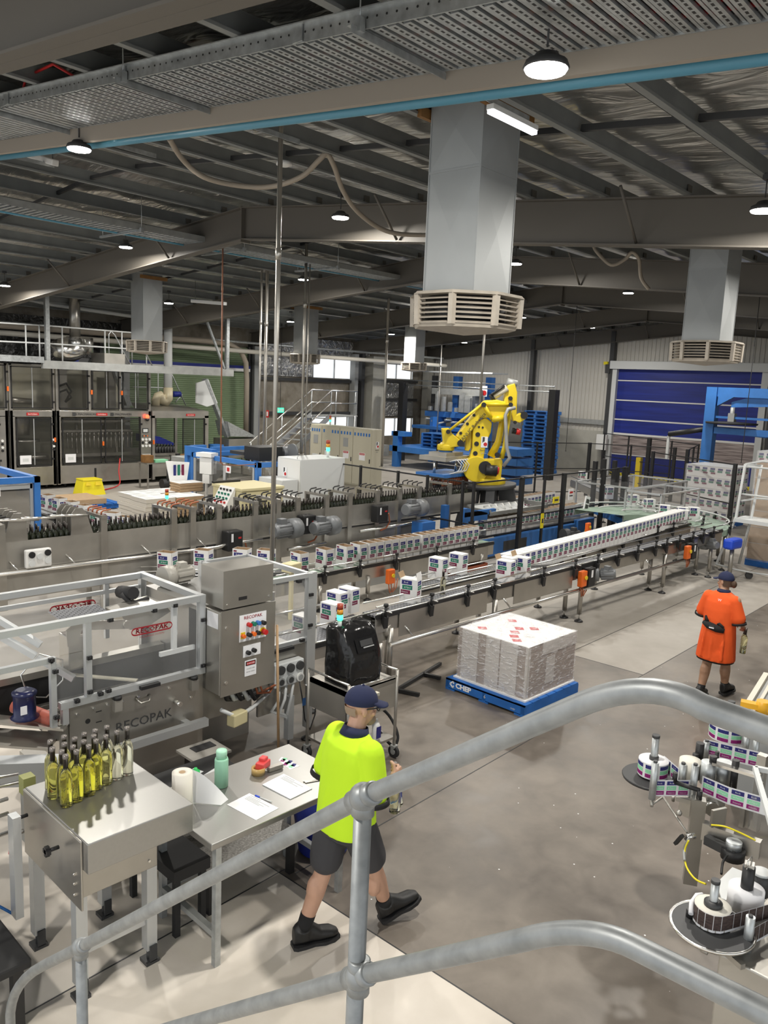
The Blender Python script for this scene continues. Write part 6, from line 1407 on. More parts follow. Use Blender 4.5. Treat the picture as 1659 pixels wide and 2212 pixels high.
a, b, d = wp(1445, 938), wp(1530, 926), wp(1659, 940); m = MB(); m.cyl(a, b, 0.09, 10, 1); m.bar(b, d, 0.15, 0.2, 0); m.build('film_arm', ['blue', 'black'], t)
m = MB(); m.bar(a+Vector((0, 0, -0.05)), a+Vector((0, 0, -0.85)), 0.08); m.build('sensor_post', 'lgrey', t)
m = MB(); m.bb(WX-0.15, WX+0.15, 5.0, p.y-0.2, c.z-0.35, c.z-0.15); m.bb(WX-0.05, WX, 5.0, p.y-0.1, c.z+0.15, c.z+0.22); m.build('carriage', 'blue', t)
# wrapped pallet of finished cartons
def wrapped(name, label, x0, x1, y0, y1, z0, layers, hz, cols, rows, mt='carton', lab=True, pal='blue_pallet'):
    t = thing(name, label, 'pallet load', ((x0+x1)/2, (y0+y1)/2, 0)); r = random.Random(3)
    m = MB(); m.bb(x0, x1, y0, y1, z0-0.15 if z0 > 1 else 0, z0); m.build('pallet', MT[pal], t)
    m = MB(); m.bb(x0+0.02, x1-0.02, y0+0.02, y1-0.02, z0, z0+layers*hz-0.001, 0)
    for L_ in range(layers):
        z = z0+L_*hz; m.bb(x0+0.01, x1-0.01, y0+0.01, y1-0.01, z+hz-0.006, z+hz, 4)
        if not lab: continue
        for face in (0, 1):
            n = cols if face == 0 else rows
            for i in range(n):
                u0, u1 = (x0+(x1-x0)*i/n, x0+(x1-x0)*(i+1)/n) if face == 0 else (y0+(y1-y0)*i/n, y0+(y1-y0)*(i+1)/n); w = u1-u0; q = (i+L_) % 3
                for k, (a, b, c, d) in enumerate(((0.2, 0.8, 0.68, 0.85), (0.25, 0.85, 0.48, 0.64), (0.12, 0.7, 0.3, 0.45))):
                    if q == 2 and k == 2: continue
                    if face == 0: m.bb(u0+w*a, u0+w*b, y0+0.012, y0+0.02, z+hz*c, z+hz*d, 1+k)
                    else: m.bb(x0+0.012, x0+0.02, u0+w*a, u0+w*b, z+hz*c, z+hz*d, 1+k)
    m.build('cartons', [MT[mt], 'c_blue', MT['c_green'], MT['c_maroon'], MT['lgrey']], t)
    m = MB(); m.bb(x0-0.01, x1+0.01, y0-0.01, y1+0.01, z0-0.03, z0+layers*hz+0.008); m.build('stretch_wrap', 'wrap', t)
    return t
wrapped('carton_pallet', 'wrapped pallet of white printed cartons by the roll-up door', 23.3, 24.6, 8.85, 10.2, 0.16, 5, 0.32, 6, 6)
wrapped('carton_pallet', 'upper pallet of white printed cartons cut by the right edge', 21.0, 22.2, 6.3, 7.4, 1.5, 3, 0.32, 6, 6)
wrapped('brown_carton_pallet', 'wrapped pallet of plain brown cartons behind the rolling ladder', 18.7, 19.9, 5.45, 6.6, 0.16, 6, 0.37, 4, 4, 'kraft', False)
m = MB(); m.bb(21.0, 22.2, 6.3, 7.4, 0, 1.345); tag(m.build('pallet_load', 'kraft'), 'lower load carrying the white carton pallet at the right edge', 'pallet load')
# rolling ladder
t = thing('rolling_ladder', 'pale grey rolling platform ladder at the right edge', 'ladder', (18, 6.2, 0))
L0 = [V(17.6, 6.62, 0.1), V(17.55, 5.6, 0.1)]
m = MB(); m.tube([(17.45, 6.75, 0.12), (17.75, 6.55, 1.2), (17.8, 6.5, 2.35)], 0.03, 8); m.build('upright', 'lgrey', t)
m = MB(); m.tube([(18.1, 6.5, 0.12), (17.95, 6.3, 1.2), (18.05, 6.25, 2.35)], 0.03, 8); m.build('upright', 'lgrey', t)
m = MB(); m.tube([(17.45, 5.5, 0.12), (17.75, 5.55, 1.2), (17.8, 5.5, 2.35)], 0.03, 8); m.build('upright', 'lgrey', t)
for z, h in ((1.2, 0.05), (2.0, 0.03)):
    m = MB(); m.tube([(17.8, 6.5, z+0.35), (18.05, 6.25, z+0.42), (18.9, 5.5, z+0.35)], 0.022, 6); m.build('brace_rail', 'lgrey', t)
m = MB(); m.tube([(17.8, 6.5, 2.33), (18.05, 6.25, 2.33)], 0.025, 6); m.tube([(17.8, 6.5, 2.3), (17.8, 5.4, 2.3)], 0.025, 6); m.tube([(17.8, 6.5, 1.7), (17.8, 5.4, 1.7)], 0.022, 6); m.build('top_rail', 'lgrey', t)
m = MB(); m.bb(17.65, 18.3, 5.4, 6.55, 1.10, 1.18); m.build('platform', 'lgrey', t)
m = MB(); m.tube([(17.45, 6.75, 0.15), (17.1, 6.2, 0.18), (17.3, 5.85, 0.14)], 0.018, 6); m.tube([(17.3, 5.85, 0.14), (17.4, 5.3, 0.15)], 0.02, 6); m.build('base_bar', 'lgrey', t)
P = V(17.28, 5.98, 0.075); m = MB(); m.cyl(P+Vector((-0.02, -0.02, 0)), P+Vector((0.02, 0.02, 0)), 0.075, 16); w_ = m.build('caster', 'dark', t)
# white notice boxes on the far wall etc
P = axb(1300, 955, 34.4); m = MB(); m.box(P, (0.15, 0.5, 0.7)); tag(m.build('wall_box', 'white'), 'white electrical box left of the roll-up door', 'box')
m = MB(); p = az(1375, 1005, 0.5); m.bb(30.4, 30.6, 15.2, 15.4, 0.0, 1.2, 0); tag(m.build('bollard', ['yellow']), 'yellow bollard before the roll-up door', 'bollard')
# =================================================================== CARTON SEALER (front left)
SY0, SY1 = 6.05, 7.1
t = thing('carton_sealer', 'glazed carton sealing machine with red oval lettering on its clear side panels', 'machine', (3.2, 6.6, 0))
w = 0.055
def pbar(m, a, b, w_=w): m.bar(a, b, w_, w_)
m = MB()
for y, z in ((SY0, 1.80), (SY1, 1.80)): pbar(m, (1.2, y, z-0.03), (3.93, y, z-0.03))
for x in (3.93, ): pbar(m, (x, SY0, 1.77), (x, SY1, 1.77))
pbar(m, (1.2, SY1, 1.66), (3.9, SY1, 1.66), 0.035); m.build('top_frame', 'alu', t)
m = MB(); pbar(m, (2.62, SY0, 1.09), (3.93, SY0, 1.09)); pbar(m, (1.2, SY0, 1.49), (2.57, SY0, 1.49), 0.045); m.build('sill_frame', 'alu', t)
for x, y, z0, z1, ww in ((2.86, SY0, 1.09, 1.78, 0.05), (3.93, SY0, 1.06, 1.8, 0.06), (2.57, SY0, 0.93, 1.51, 0.045), (2.28, SY1, 0.95, 1.78, 0.05), (2.35, SY1, 0.95, 1.72, 0.03), (3.93, SY1, 0.9, 1.8, 0.06), (2.66, SY0, 0.93, 1.12, 0.05), (3.55, SY1, 1.2, 1.76, 0.04)):
    m = MB(); m.bb(x-ww/2, x+ww/2, y-ww/2, y+ww/2, z0, z1); m.build('frame_post', 'alu', t)
MT['sign_red'] = mat('red_lettering', (0.33, 0.015, 0.025), 0.5)
def panel_y(x0, x1, z0, z1, y, name='clear_panel'):
    m = MB(); m.bb(x0, x1, y-0.004, y+0.004, z0, z1); return m.build(name, 'clear', t)
panel_y(2.89, 3.9, 1.12, 1.74, SY0+0.01); panel_y(1.2, 2.84, 1.51, 1.74, SY0+0.01); panel_y(2.6, 2.84, 1.1, 1.5, SY0+0.01); panel_y(2.38, 3.9, 0.98, 1.62, SY1)
def oval_sign(x, z, y, s, flip=1):
    m = MB(); w_, h = 0.20*s, 0.036*s; pts = []
    for cx2, a0 in ((w_-h, -90), (-w_+h, 90)):
        for k in range(7): a = math.radians(a0+k*30); pts.append(Vector((x+(cx2+math.cos(a)*h), y, z+math.sin(a)*h)))
    inner = [Vector((x+(p.x-x)*0.96, y, z+(p.z-z)*0.66)) for p in pts]; n = len(pts)
    m.add(pts+inner, [(i, (i+1) % n, n+(i+1) % n, n+i) for i in range(n)]); mtext(m, 'RECOPAK', 0.062*s, (x, y, z), (flip, 0, 0), (0, 0, 1), 0, 1.15, 0.1, 0.0022)
    if flip > 0: mtext(m, 'PACKAGING SYSTEMS', 0.022*s, (x, y, z-0.058*s), (1, 0, 0), (0, 0, 1), 0, 1.1)
    m.build('lettering', 'sign_red', t, fix=False)
oval_sign(3.44, 1.575, SY0-0.002, 0.98, 1); oval_sign(3.22, 1.57, SY1-0.01, 1.1, -1)
m = MB(); m.bb(2.70, 3.95, SY0-0.004, SY0+0.01, 0.33, 1.05); m.build('front_panel', 'steel', t)
text('lettering', 'RECOPAK', 0.115, (3.36, SY0-0.007, 0.765), (1, 0, 0), (0, 0, 1), MT['dark'], t, sx=1.05)
for x, z in ((2.76, 0.985), (2.9, 1.0), (3.02, 1.0), (3.15, 1.0), (3.3, 1.0), (3.6, 1.0), (3.82, 0.98), (3.82, 0.86)): m = MB(); m.cyl((x, SY0-0.02, z), (x, SY0, z), 0.012, 8); m.build('bolt', 'chrome', t)
m = MB(); m.cyl((3.66, SY0-0.1, 0.86), (3.66, SY0, 0.86), 0.022, 10); m.build('bolt', 'chrome', t)
m = MB(); m.cyl((2.85, SY0-0.006, 0.9), (2.85, SY0, 0.9), 0.022, 12); m.bb(2.92, 2.97, SY0-0.006, SY0, 0.955, 0.963); m.bb(2.92, 2.97, SY0-0.006, SY0, 0.865, 0.873); m.build('cut_out', 'black', t)
for x in (3.1, 3.84):
    m = MB(); m.bb(x-0.035, x+0.035, SY0-0.05, SY0, 0.93, 1.03, 0); m.cyl((x, SY0-0.03, 1.03), (x, SY0-0.03, 1.06), 0.035, 10, 1); m.build('guard_switch', ['steel_dull', 'black'], t)
for p in ((2.75, SY0-0.03, 1.11), (2.95, SY0-0.03, 1.12), (3.02, SY0-0.03, 1.13), (2.86, SY0-0.03, 1.45), (2.86, SY0-0.03, 1.16), (3.93, SY0-0.03, 1.57), (3.93, SY0-0.03, 1.14), (2.58, SY0-0.03, 1.40), (2.58, SY0-0.03, 1.02), (2.55, SY0-0.03, 1.50), (3.05, SY0-0.02, 1.73), (3.45, SY0-0.02, 1.74), (3.65, SY0-0.02, 1.75), (2.3, SY1-0.03, 1.5), (2.3, SY1-0.03, 1.3)):
    m = MB(); m.box(p, (0.04, 0.035, 0.03)); m.cyl((p[0], p[1]-0.03, p[2]), (p[0], p[1], p[2]), 0.012, 8); m.build('panel_clip', 'black', t)
m = MB(); m.bb(3.3, 3.48, SY0-0.07, SY0-0.02, 1.07, 1.10); m.build('door_handle', 'black', t)
m = MB(); m.tube([(3.28, SY0-0.01, 0.99), (3.3, SY0-0.05, 0.95), (3.38, SY0-0.05, 0.95), (3.41, SY0-0.01, 0.99)], 0.01, 6); m.build('pull_handle', 'steel', t)
# inside: belts, side rail, flap ploughs, glue tank, rollers
m = MB(); m.bb(2.3, 3.95, 6.75, 6.82, 0.78, 1.10, 1); m.bb(2.25, 3.95, 6.72, 6.83, 1.10, 1.16); m.build('inner_rail', ['steel', 'black'], t)
m = MB(); m.bb(2.65, 3.95, 6.12, 6.7, 0.72, 0.76); m.build('bed', 'dark', t)
m = MB()
for y in (6.25, 6.42, 6.6): m.bb(2.65, 3.95, y-0.03, y+0.03, 0.86, 0.9)
m.build('slide_bar', 'steel', t)
m = MB(); m.bb(2.95, 3.15, 6.6, 6.8, 1.15, 1.45); m.build('glue_tank', 'steel', t, 0.01)
m = MB(); m.prism([(2.82, 6.35, 1.60), (2.90, 6.35, 1.66), (3.35, 6.35, 1.60), (3.40, 6.35, 1.55), (3.38, 6.35, 1.51), (2.95, 6.35, 1.58), (2.92, 6.35, 1.46), (2.83, 6.35, 1.46)], (0, 0.012, 0)); m.cyl((3.36, 6.33, 1.555), (3.36, 6.37, 1.555), 0.035, 14); m.build('folding_arm', 'steel', t)
m = MB(); m.prism([(3.36, 6.45, 1.62), (3.78, 6.45, 1.66), (3.86, 6.45, 1.56), (3.62, 6.45, 1.46), (3.45, 6.45, 1.46)], (0, 0.3, 0)); m.build('glue_bracket', 'steel', t)
m = MB(); m.bb(2.85, 3.6, 6.95, 7.0, 1.45, 1.5); m.add([(2.9, 6.6, 1.60), (3.35, 6.6, 1.60), (3.35, 6.9, 1.62), (2.9, 6.9, 1.62)], [(0, 1, 2, 3)]); m.build('chain_table', 'chain', t)
m = MB(); m.tube([(2.7, 6.5, 1.0), (2.55, 6.5, 1.05), (2.5, 6.5, 1.25), (2.65, 6.5, 1.4), (2.85, 6.5, 1.3), (2.85, 6.5, 1.12), (2.7, 6.5, 1.0)], 0.008, 6); m.build('wire_loop', 'chrome', t)
m = MB(); m.bar((2.9, 6.65, 1.12), (3.35, 6.15, 1.1), 0.05, 0.012); m.build('support_strap', 'beige', t)
m = MB(); m.bar((2.35, 7.0, 1.6), (2.9, 6.4, 1.15), 0.05, 0.05); m.bar((2.4, 7.05, 1.7), (2.75, 6.7, 1.4), 0.05, 0.05); m.build('inner_brace', 'alu', t)
m = MB(); m.cyl((3.62, 6.7, 1.72), (3.62, 6.95, 1.68), 0.06, 10); m.tube([(3.55, 6.8, 1.7), (3.6, 6.7, 1.62), (3.75, 6.65, 1.66)], 0.025, 6); m.build('glue_hose', 'rubber', t)
m = MB(); m.bb(3.68, 3.72, SY0+0.06, SY0+0.1, 1.3, 1.72); m.bb(3.78, 3.81, SY0+0.2, SY0+0.24, 1.4, 1.7); m.bb(3.55, 3.9, SY0+0.05, SY0+0.08, 1.28, 1.32); m.build('sensor_bracket', 'lgrey', t)
m = MB(); m.lathe([(0.055, 0), (0.06, 0.02), (0.06, 0.42), (0.03, 0.44)], (2.62, 6.15, 0.93), 16, axis=(-0.38, 0.9, 0.12)); m.build('red_roller', 'roller', t)
m = MB(); m.cyl((2.2, 6.78, 1.0), (2.2, 6.70, 1.0), 0.10, 18); m.cyl((2.2, 6.70, 1.0), (2.2, 6.66, 1.0), 0.03, 10, 1); m.build('sprocket', ['dark', 'chrome'], t)
m = MB(); m.prism([(2.0, 6.82, 1.12), (2.55, 6.82, 1.12), (2.55, 6.82, 0.85), (2.05, 6.82, 0.85)], (0, 0.03, 0)); m.bb(1.2, 2.2, 6.5, 7.0, 0.80, 0.84); m.build('infeed_wall', 'dark', t)
m = MB(); m.bar((2.12, 6.7, 0.93), (2.68, 6.05, 0.90), 0.14, 0.02); m.bar((2.2, 6.5, 0.80), (2.6, 6.1, 0.78), 0.3, 0.02); m.bb(2.62, 2.72, SY0+0.02, 6.4, 0.6, 0.92); m.build('infeed_plate', 'steel', t)
m = MB(); m.bb(2.66, 3.95, SY0+0.3, SY1-0.1, 0.02, 0.35); m.bb(2.7, 3.9, SY0+0.05, SY1-0.05, 0.3, 0.34); m.build('base', 'steel_dull', t)
m = MB(); m.bb(2.75, 3.92, SY0-0.15, SY0-0.09, 0.60, 0.67); m.bb(3.72, 3.78, SY0-0.1, SY0, 0.61, 0.66); m.build('bumper_bar', 'alu', t)
# cabinet block with pushbuttons
t = thing('control_cabinet', 'stainless control cabinet with a white push-button panel on the carton sealer', 'cabinet', (4.3, 6.0, 0.9))
CX0, CX1, CYf = 3.965, 4.56, 5.80
m = MB(); m.bb(CX0, CX1, CYf, 6.10, 0.90, 1.68); m.build('body', 'steel', t, 0.008)
m = MB(); m.bb(CX0+0.004, CX1+0.01, CYf-0.012, CYf-0.002, 0.89, 1.69); d = m.build('door', 'steel', t)
m = MB()
for z in (1.02, 1.53): m.cyl((CX0+0.06, CYf-0.02, z), (CX0+0.06, CYf-0.01, z), 0.016, 10)
m.build('latch', 'chrome', d)
m = MB(); m.bb(4.0, 4.54, CYf+0.01, 6.16, 1.70, 2.05); m.bb(3.995, 4.545, CYf, CYf+0.012, 1.70, 2.05); m.bb(4.16, 4.25, CYf-0.003, CYf, 1.76, 1.79, 1); m.cyl((4.04, CYf-0.006, 1.74), (4.04, CYf, 1.74), 0.012, 8, 2); m.cyl((4.5, CYf-0.006, 1.75), (4.5, CYf, 1.75), 0.012, 8, 2); m.build('upper_box', ['steel', 'black', 'chrome'], t)
yy = CYf-0.014
m = MB(); m.bb(4.16, 4.46, yy-0.004, yy, 1.37, 1.62); b = m.build('button_plate', 'paper', t)
text('lettering', 'RECOPAK', 0.042, (4.31, yy-0.006, 1.59), (1, 0, 0), (0, 0, 1), MT['sign_red'], t, sx=1.1)
m = MB()
for x, z, mi, r in ((4.255, 1.525, 0, 0.02), (4.305, 1.525, 1, 0.02), (4.355, 1.525, 2, 0.02), (4.415, 1.515, 3, 0.02), (4.255, 1.43, 3, 0.02), (4.305, 1.43, 4, 0.02), (4.355, 1.43, 3, 0.02), (4.19, 1.43, 4, 0.018)): m.cyl((x, yy-0.045, z), (x, yy, z), r, 12, mi)
m.cyl((4.42, yy-0.012, 1.43), (4.42, yy, 1.43), 0.036, 16, 5); m.cyl((4.42, yy-0.06, 1.43), (4.42, yy-0.012, 1.43), 0.025, 14, 0); m.bb(4.175, 4.22, yy-0.01, yy, 1.40, 1.46, 5)
m.build('push_button', ['red', 'c_green', 'blue', 'black', 'orange', 'yellow'], b)
m = MB(); m.bb(4.205, 4.40, yy-0.004, yy, 1.215, 1.325); b = m.build('selector_plate', 'paper', t)
m = MB(); m.cyl((4.25, yy-0.04, 1.26), (4.25, yy, 1.26), 0.02, 12); m.cyl((4.315, yy-0.04, 1.27), (4.315, yy, 1.27), 0.02, 12); m.build('selector', 'black', b)
m = MB(); m.bb(4.225, 4.355, yy-0.004, yy, 1.03, 1.18, 0); m.bb(4.235, 4.345, yy-0.006, yy-0.003, 1.13, 1.17, 1); m.bb(4.245, 4.335, yy-0.008, yy-0.005, 1.137, 1.163, 2)
mtext(m, 'DANGER', 0.022, (4.29, yy-0.009, 1.15), (1, 0, 0), (0, 0, 1), 0); mtext(m, 'ISOLATE POWER', 0.012, (4.29, yy-0.007, 1.10), (1, 0, 0), (0, 0, 1), 1); mtext(m, 'BEFORE OPENING', 0.012, (4.29, yy-0.007, 1.07), (1, 0, 0), (0, 0, 1), 1)
m.build('danger_sign', ['paper', 'black', 'red'], t)
m = MB(); m.bb(CX0-0.004, CX0, CYf+0.03, CYf+0.2, 1.52, 1.66); m.build('rating_plate', 'paper', t)
m = MB(); m.bb(4.0, 4.9, 6.62, 7.05, 0.0, 0.62); m.bb(4.0, 4.56, 6.12, 6.6, 0.55, 0.9); m.build('plinth', 'steel_dull', t)
m = MB()
for k in range(5): m.tube([(4.1+k*0.06, 5.95, 0.9), (4.15+k*0.08, 5.95, 0.78-0.02*k), (4.35+k*0.08, 6.1, 0.68), (4.75, 6.2, 0.72)], 0.022, 6, k % 2)
m.tube([(4.45, 5.95, 0.9), (4.5, 5.95, 0.75), (4.65, 5.95, 0.72), (4.8, 6.0, 0.85)], 0.012, 6, 2); m.tube([(4.5, 5.95, 0.9), (4.52, 5.9, 0.78), (4.72, 5.95, 0.78), (4.85, 6.05, 0.9)], 0.012, 6, 2)
m.tube([(4.05, 5.9, 0.72), (4.2, 5.86, 0.62), (4.4, 5.9, 0.64), (4.9, 6.1, 0.72)], 0.02, 6, 1); m.build('cable', ['black', 'lgrey', 'orange_cable'], t)
m = MB(); m.box((4.22, 5.88, 0.60), (0.18, 0.1, 0.12), 0.2); m.build('junction_box', 'cream', t, 0.01)
t = thing('folding_station', 'flat steel deck with aluminium edge behind the control cabinet', 'machine', (4.5, 6.7, 0))
m = MB(); m.bb(3.96, 4.62, 6.12, 7.1, 1.62, 1.66); m.bb(3.96, 4.62, 6.3, 7.1, 0.6, 1.62); m.build('deck', 'steel_brush', t)
mot = geared_motor((4.2, 6.95, 1.76), (1, 0.1, 0), 'beige geared motor lying on the steel deck behind the control cabinet', 'beige_motor', 0.9)
# right frame of the sealer
t = thing('sealer_outfeed_guard', 'clear aluminium-framed outfeed guard right of the control cabinet', 'guard', (4.95, 6.6, 0))
m = MB()
for y in (SY0, SY1): pbar(m, (4.6, y, 1.80), (5.2, y, 1.80), 0.045)
for x in (4.62, 5.2): pbar(m, (x, SY0, 1.80), (x, SY1, 1.80), 0.045)
pbar(m, (4.6, SY0, 1.13), (5.2, SY0, 1.13), 0.04); pbar(m, (4.7, SY0+0.4, 1.78), (4.7, SY1, 1.78), 0.03); m.build('frame', 'alu', t)
for x, y, z0 in ((5.2, SY0, 0.65), (5.27, SY0+0.02, 0.62), (5.2, SY1, 0.4), (4.62, SY1, 0.6)): m = MB(); m.bb(x-0.03, x+0.03, y-0.03, y+0.03, z0, 1.82); m.build('post', 'alu', t)
m = MB(); m.bb(4.6, 5.18, SY0-0.004, SY0+0.004, 1.15, 1.78); m.bb(5.196, 5.204, SY0, SY1, 0.9, 1.78); m.build('clear_panel', 'clear', t)
m = MB(); m.bb(4.58, 5.18, SY0-0.01, SY0+0.02, 0.45, 1.10); m.build('lower_panel', 'steel', t)
m = MB(); m.bb(4.62, 5.2, 6.6, 6.9, 1.35, 1.5); m.bb(4.62, 5.2, 6.2, 7.0, 0.98, 1.02); m.build('inner_plate', 'steel_brush', t)
for x, y in ((4.94, 6.0), (5.27, 6.1)):
    m = MB(); m.bb(x-0.035, x+0.035, y-0.035, y+0.035, 0.14, 0.6); l = m.build('leg', 'alu', t); m = MB(); m.cyl((x, y, 0.02), (x, y, 0.15), 0.012, 8); m.lathe([(0.06, 0), (0.06, 0.012), (0.02, 0.04)], (x, y, 0), 12); m.build('foot', 'black', l)
for p in ((5.2, SY0-0.03, 1.6), (5.2, SY0-0.03, 1.28), (5.1, SY0-0.03, 1.14), (5.05, SY0-0.02, 1.76)): m = MB(); m.box(p, (0.05, 0.04, 0.03)); m.build('panel_clip', 'black', t)
m = MB(); m.bb(4.7, 4.98, SY0-0.06, SY0-0.02, 1.08, 1.11); m.build('door_handle', 'black', t)
t = thing('socket_box', 'pale six-way power outlet box beside the control cabinet', 'socket', (4.9, 5.98, 0.85))
m = MB(); m.bb(4.70, 5.07, 5.94, 6.03, 0.74, 0.98); m.build('body', 'lgrey', t, 0.01)
m = MB()
for i in range(3):
    m.cyl((4.77+i*0.12, 5.915, 0.92), (4.77+i*0.12, 5.94, 0.92), 0.045, 14, 0); m.cyl((4.77+i*0.12, 5.915, 0.80), (4.77+i*0.12, 5.94, 0.80), 0.045, 14, 1 if i < 2 else 2)
    m.cyl((4.77+i*0.12, 5.91, 0.80), (4.77+i*0.12, 5.92, 0.80), 0.03, 12, 0 if i < 2 else 1)
m.build('outlet', ['dark', 'grey', 'white'], t)
m = MB()
for k in range(3): m.tube([(4.78+k*0.09, 5.97, 0.74), (4.76+k*0.08, 5.95, 0.6), (4.7+k*0.1, 5.98, 0.5-0.04*k), (4.9+k*0.02, 6.0, 0.38), (4.99, 6.03, 0.2+0.1*k)], 0.016, 6, 0)
m.tube([(5.0, 5.93, 0.78), (5.02, 5.9, 0.6), (5.05, 5.88, 0.35), (5.12, 5.88, 0.22), (5.2, 5.9, 0.35), (5.22, 5.9, 0.6)], 0.007, 6, 1); m.bb(5.02, 5.06, 5.885, 5.89, 0.5, 0.58, 2); m.build('cable', ['lgrey', 'black', 'blue'], t)
m = MB(); m.tube([V(4.70, 5.85, 0.01), V(4.58, 5.77, 1.45)], 0.0135, 10); m.ball((4.58, 5.77, 1.45), 0.0135, 8); tag(m.build('broom_handle', 'wood'), 'wooden broom pole leaning on the stainless control cabinet', 'broom')
# =================================================================== BOTTLE TABLE
t = thing('bottle_table', 'stainless hooded box on square legs carrying wine bottles at the front left', 'machine', (2.2, 4.5, 0))
m = MB(); m.add([(1.90, 4.06, 0.91), (2.59, 4.06, 0.91), (2.59, 4.93, 0.91), (1.90, 4.93, 0.91), (1.90, 4.06, 1.10), (2.59, 4.06, 1.10), (2.59, 4.93, 1.10), (1.90, 4.93, 1.10)], [(0, 1, 5, 4), (1, 2, 6, 5), (2, 3, 7, 6), (3, 0, 4, 7), (4, 5, 6, 7), (0, 3, 2, 1)]); m.build('hood', 'steel_brush', t, 0.006)
m = MB(); m.bb(1.90, 2.42, 4.2, 4.92, 0.68, 0.94); m.bb(1.885, 1.90, 4.12, 4.93, 0.655, 1.095); m.build('body', 'steel', t, 0.006)
for x, y in ((1.93, 4.25), (2.39, 4.25), (1.93, 4.86), (2.39, 4.86)):
    m = MB(); m.bb(x-0.035, x+0.035, y-0.035, y+0.035, 0.1, 0.7); l = m.build('leg', 'alu', t)
    m = MB(); m.bb(x-0.045, x+0.045, y-0.045, y+0.045, 0, 0.025); m.bb(x-0.02, x+0.03, y-0.045, y-0.03, 0.02, 0.13); m.cyl((x, y, 0), (x, y, 0.1), 0.02, 8); m.build('foot', 'dark', l)
m = MB(); m.bb(1.93, 2.37, 4.235, 4.275, 0.28, 0.36); m.build('cross_bar', 'alu', t)
for x, z in ((1.88, 0.86), (1.88, 0.73), (1.88, 0.80), (2.36, 0.74)): m = MB(); m.cyl((x, 4.19, z), (x, 4.2, z), 0.008, 8); m.build('screw', 'chrome', t)
for y, z in ((4.35, 0.97), (4.8, 0.98)): m = MB(); m.cyl((1.86, y, z), (1.80, y, z), 0.012, 8); m.box((1.79, y, z), (0.025, 0.06, 0.025)); m.box((1.79, y, z), (0.025, 0.025, 0.06)); m.build('star_knob', 'black', t)
m = MB(); m.cyl((1.86, 4.87, 0.84), (1.78, 4.87, 0.84), 0.014, 8, 0); m.bar((1.79, 4.87, 0.85), (1.76, 4.83, 0.74), 0.02, 0.02, 1); m.build('clamp_handle', ['chrome', 'red'], t)
caps = [(375, 415), (390, 470), (478, 380), (480, 435), (460, 490), (488, 525), (557, 395), (545, 455), (570, 490), (628, 360), (625, 415), (662, 450), (710, 335), (700, 375), (716, 410), (797, 308), (790, 378), (872, 345), (948, 315)]
labs = {5: 'frontmost bottle of pale wine on the stainless hood', 18: 'rightmost bottle of clear wine at the back right of the hood', 17: 'second clear wine bottle from the right on the hood', 0: 'leftmost bottle of pale wine at the back left of the hood', 1: 'second bottle from the left, in front of the leftmost one'}
for i, (x, y) in enumerate(caps):
    P = az(x/3.456, 1480+y/3.456, 1.43); P.x = min(max(P.x, 1.95), 2.55); P.y = min(P.y, 4.88)
    bottle(labs.get(i, 'black-capsuled bottle of pale yellow wine in the cluster on the stainless hood'), (P.x, P.y, 1.104), 'glass_pale' if i in (17, 18, 15) else 'glass_wine', 'wine bottles on the hood')
# machinery to the left of the bottle table
t = thing('infeed_frame', 'cluttered steel infeed frame with clamps at the left edge beside the bottle table', 'machine', (1.6, 5.4, 0))
m = MB(); m.bar((1.98, 5.75, 0.86), (2.72, 5.2, 0.86), 0.14, 0.18); m.build('steel_beam', 'alu', t)
m = MB(); m.bb(1.74, 1.79, 4.72, 4.80, 0.35, 1.03); m.build('upright', 'alu', t)
m = MB(); m.bb(0.8, 1.72, 5.05, 5.5, 0.72, 1.0); m.bb(0.9, 1.85, 5.6, 6.4, 0.78, 0.82); m.build('side_housing', 'steel_dull', t)
m = MB()
for z in (0.82, 0.95, 1.05): m.tube([(0.9, 4.95, z), (1.8, 4.95, z)], 0.012, 6)
m.tube([(1.5, 5.3, 1.0), (2.0, 5.2, 1.0)], 0.012, 6); m.tube([(1.5, 5.35, 1.06), (1.98, 5.25, 1.04)], 0.012, 6); m.build('guide_rod', 'chrome', t)
m = MB(); m.bb(1.95, 2.02, 5.08, 5.14, 0.62, 1.05); m.bb(1.945, 2.025, 5.07, 5.15, 0.96, 1.08, 1); m.build('bracket', ['galv_dull', 'yellowish'], t)
m = MB(); m.tube([(1.62, 4.9, 0.66), (1.64, 4.88, 0.45), (1.75, 4.8, 0.35)], 0.01, 6, 0); m.tube([(1.66, 4.9, 0.7), (1.66, 4.9, 0.0)], 0.02, 8, 1); m.build('air_line', ['blue', 'dark'], t)
m = MB(); m.box((1.78, 5.35, 1.03), (0.12, 0.1, 0.06), 0.3); m.cyl((1.82, 5.3, 1.0), (1.82, 5.3, 1.12), 0.018, 8); m.build('sensor', 'dark', t)
P = az(53, 1520, 1.1); t = thing('glue_pot', 'dark blue round motor pot standing on the steel beam at far left', 'motor', P)
m = MB(); m.lathe([(0.10, 0), (0.11, 0.01), (0.085, 0.03), (0.085, 0.19), (0.095, 0.2), (0.095, 0.22), (0.06, 0.24)], P+Vector((0, 0, -0.12)), 16); m.build('pot', 'blue_motor', t)
m = MB(); m.box(P+Vector((-0.04, -0.085, -0.02)), (0.05, 0.004, 0.07)); m.build('rating_plate', 'paper', t)
# black bench at the lower left
t = thing('black_bench', 'low black padded bench at the lower left edge', 'bench', (1.2, 4.6, 0))
m = MB(); m.bb(0.7, 1.63, 4.2, 5.0, 0.39, 0.45); m.build('seat', 'rubber', t, 0.015)
for x, y in ((1.57, 4.28), (1.57, 4.92), (0.8, 4.28), (0.8, 4.92)): m = MB(); m.bb(x-0.03, x+0.03, y-0.03, y+0.03, 0, 0.39); m.build('leg', 'black', t)
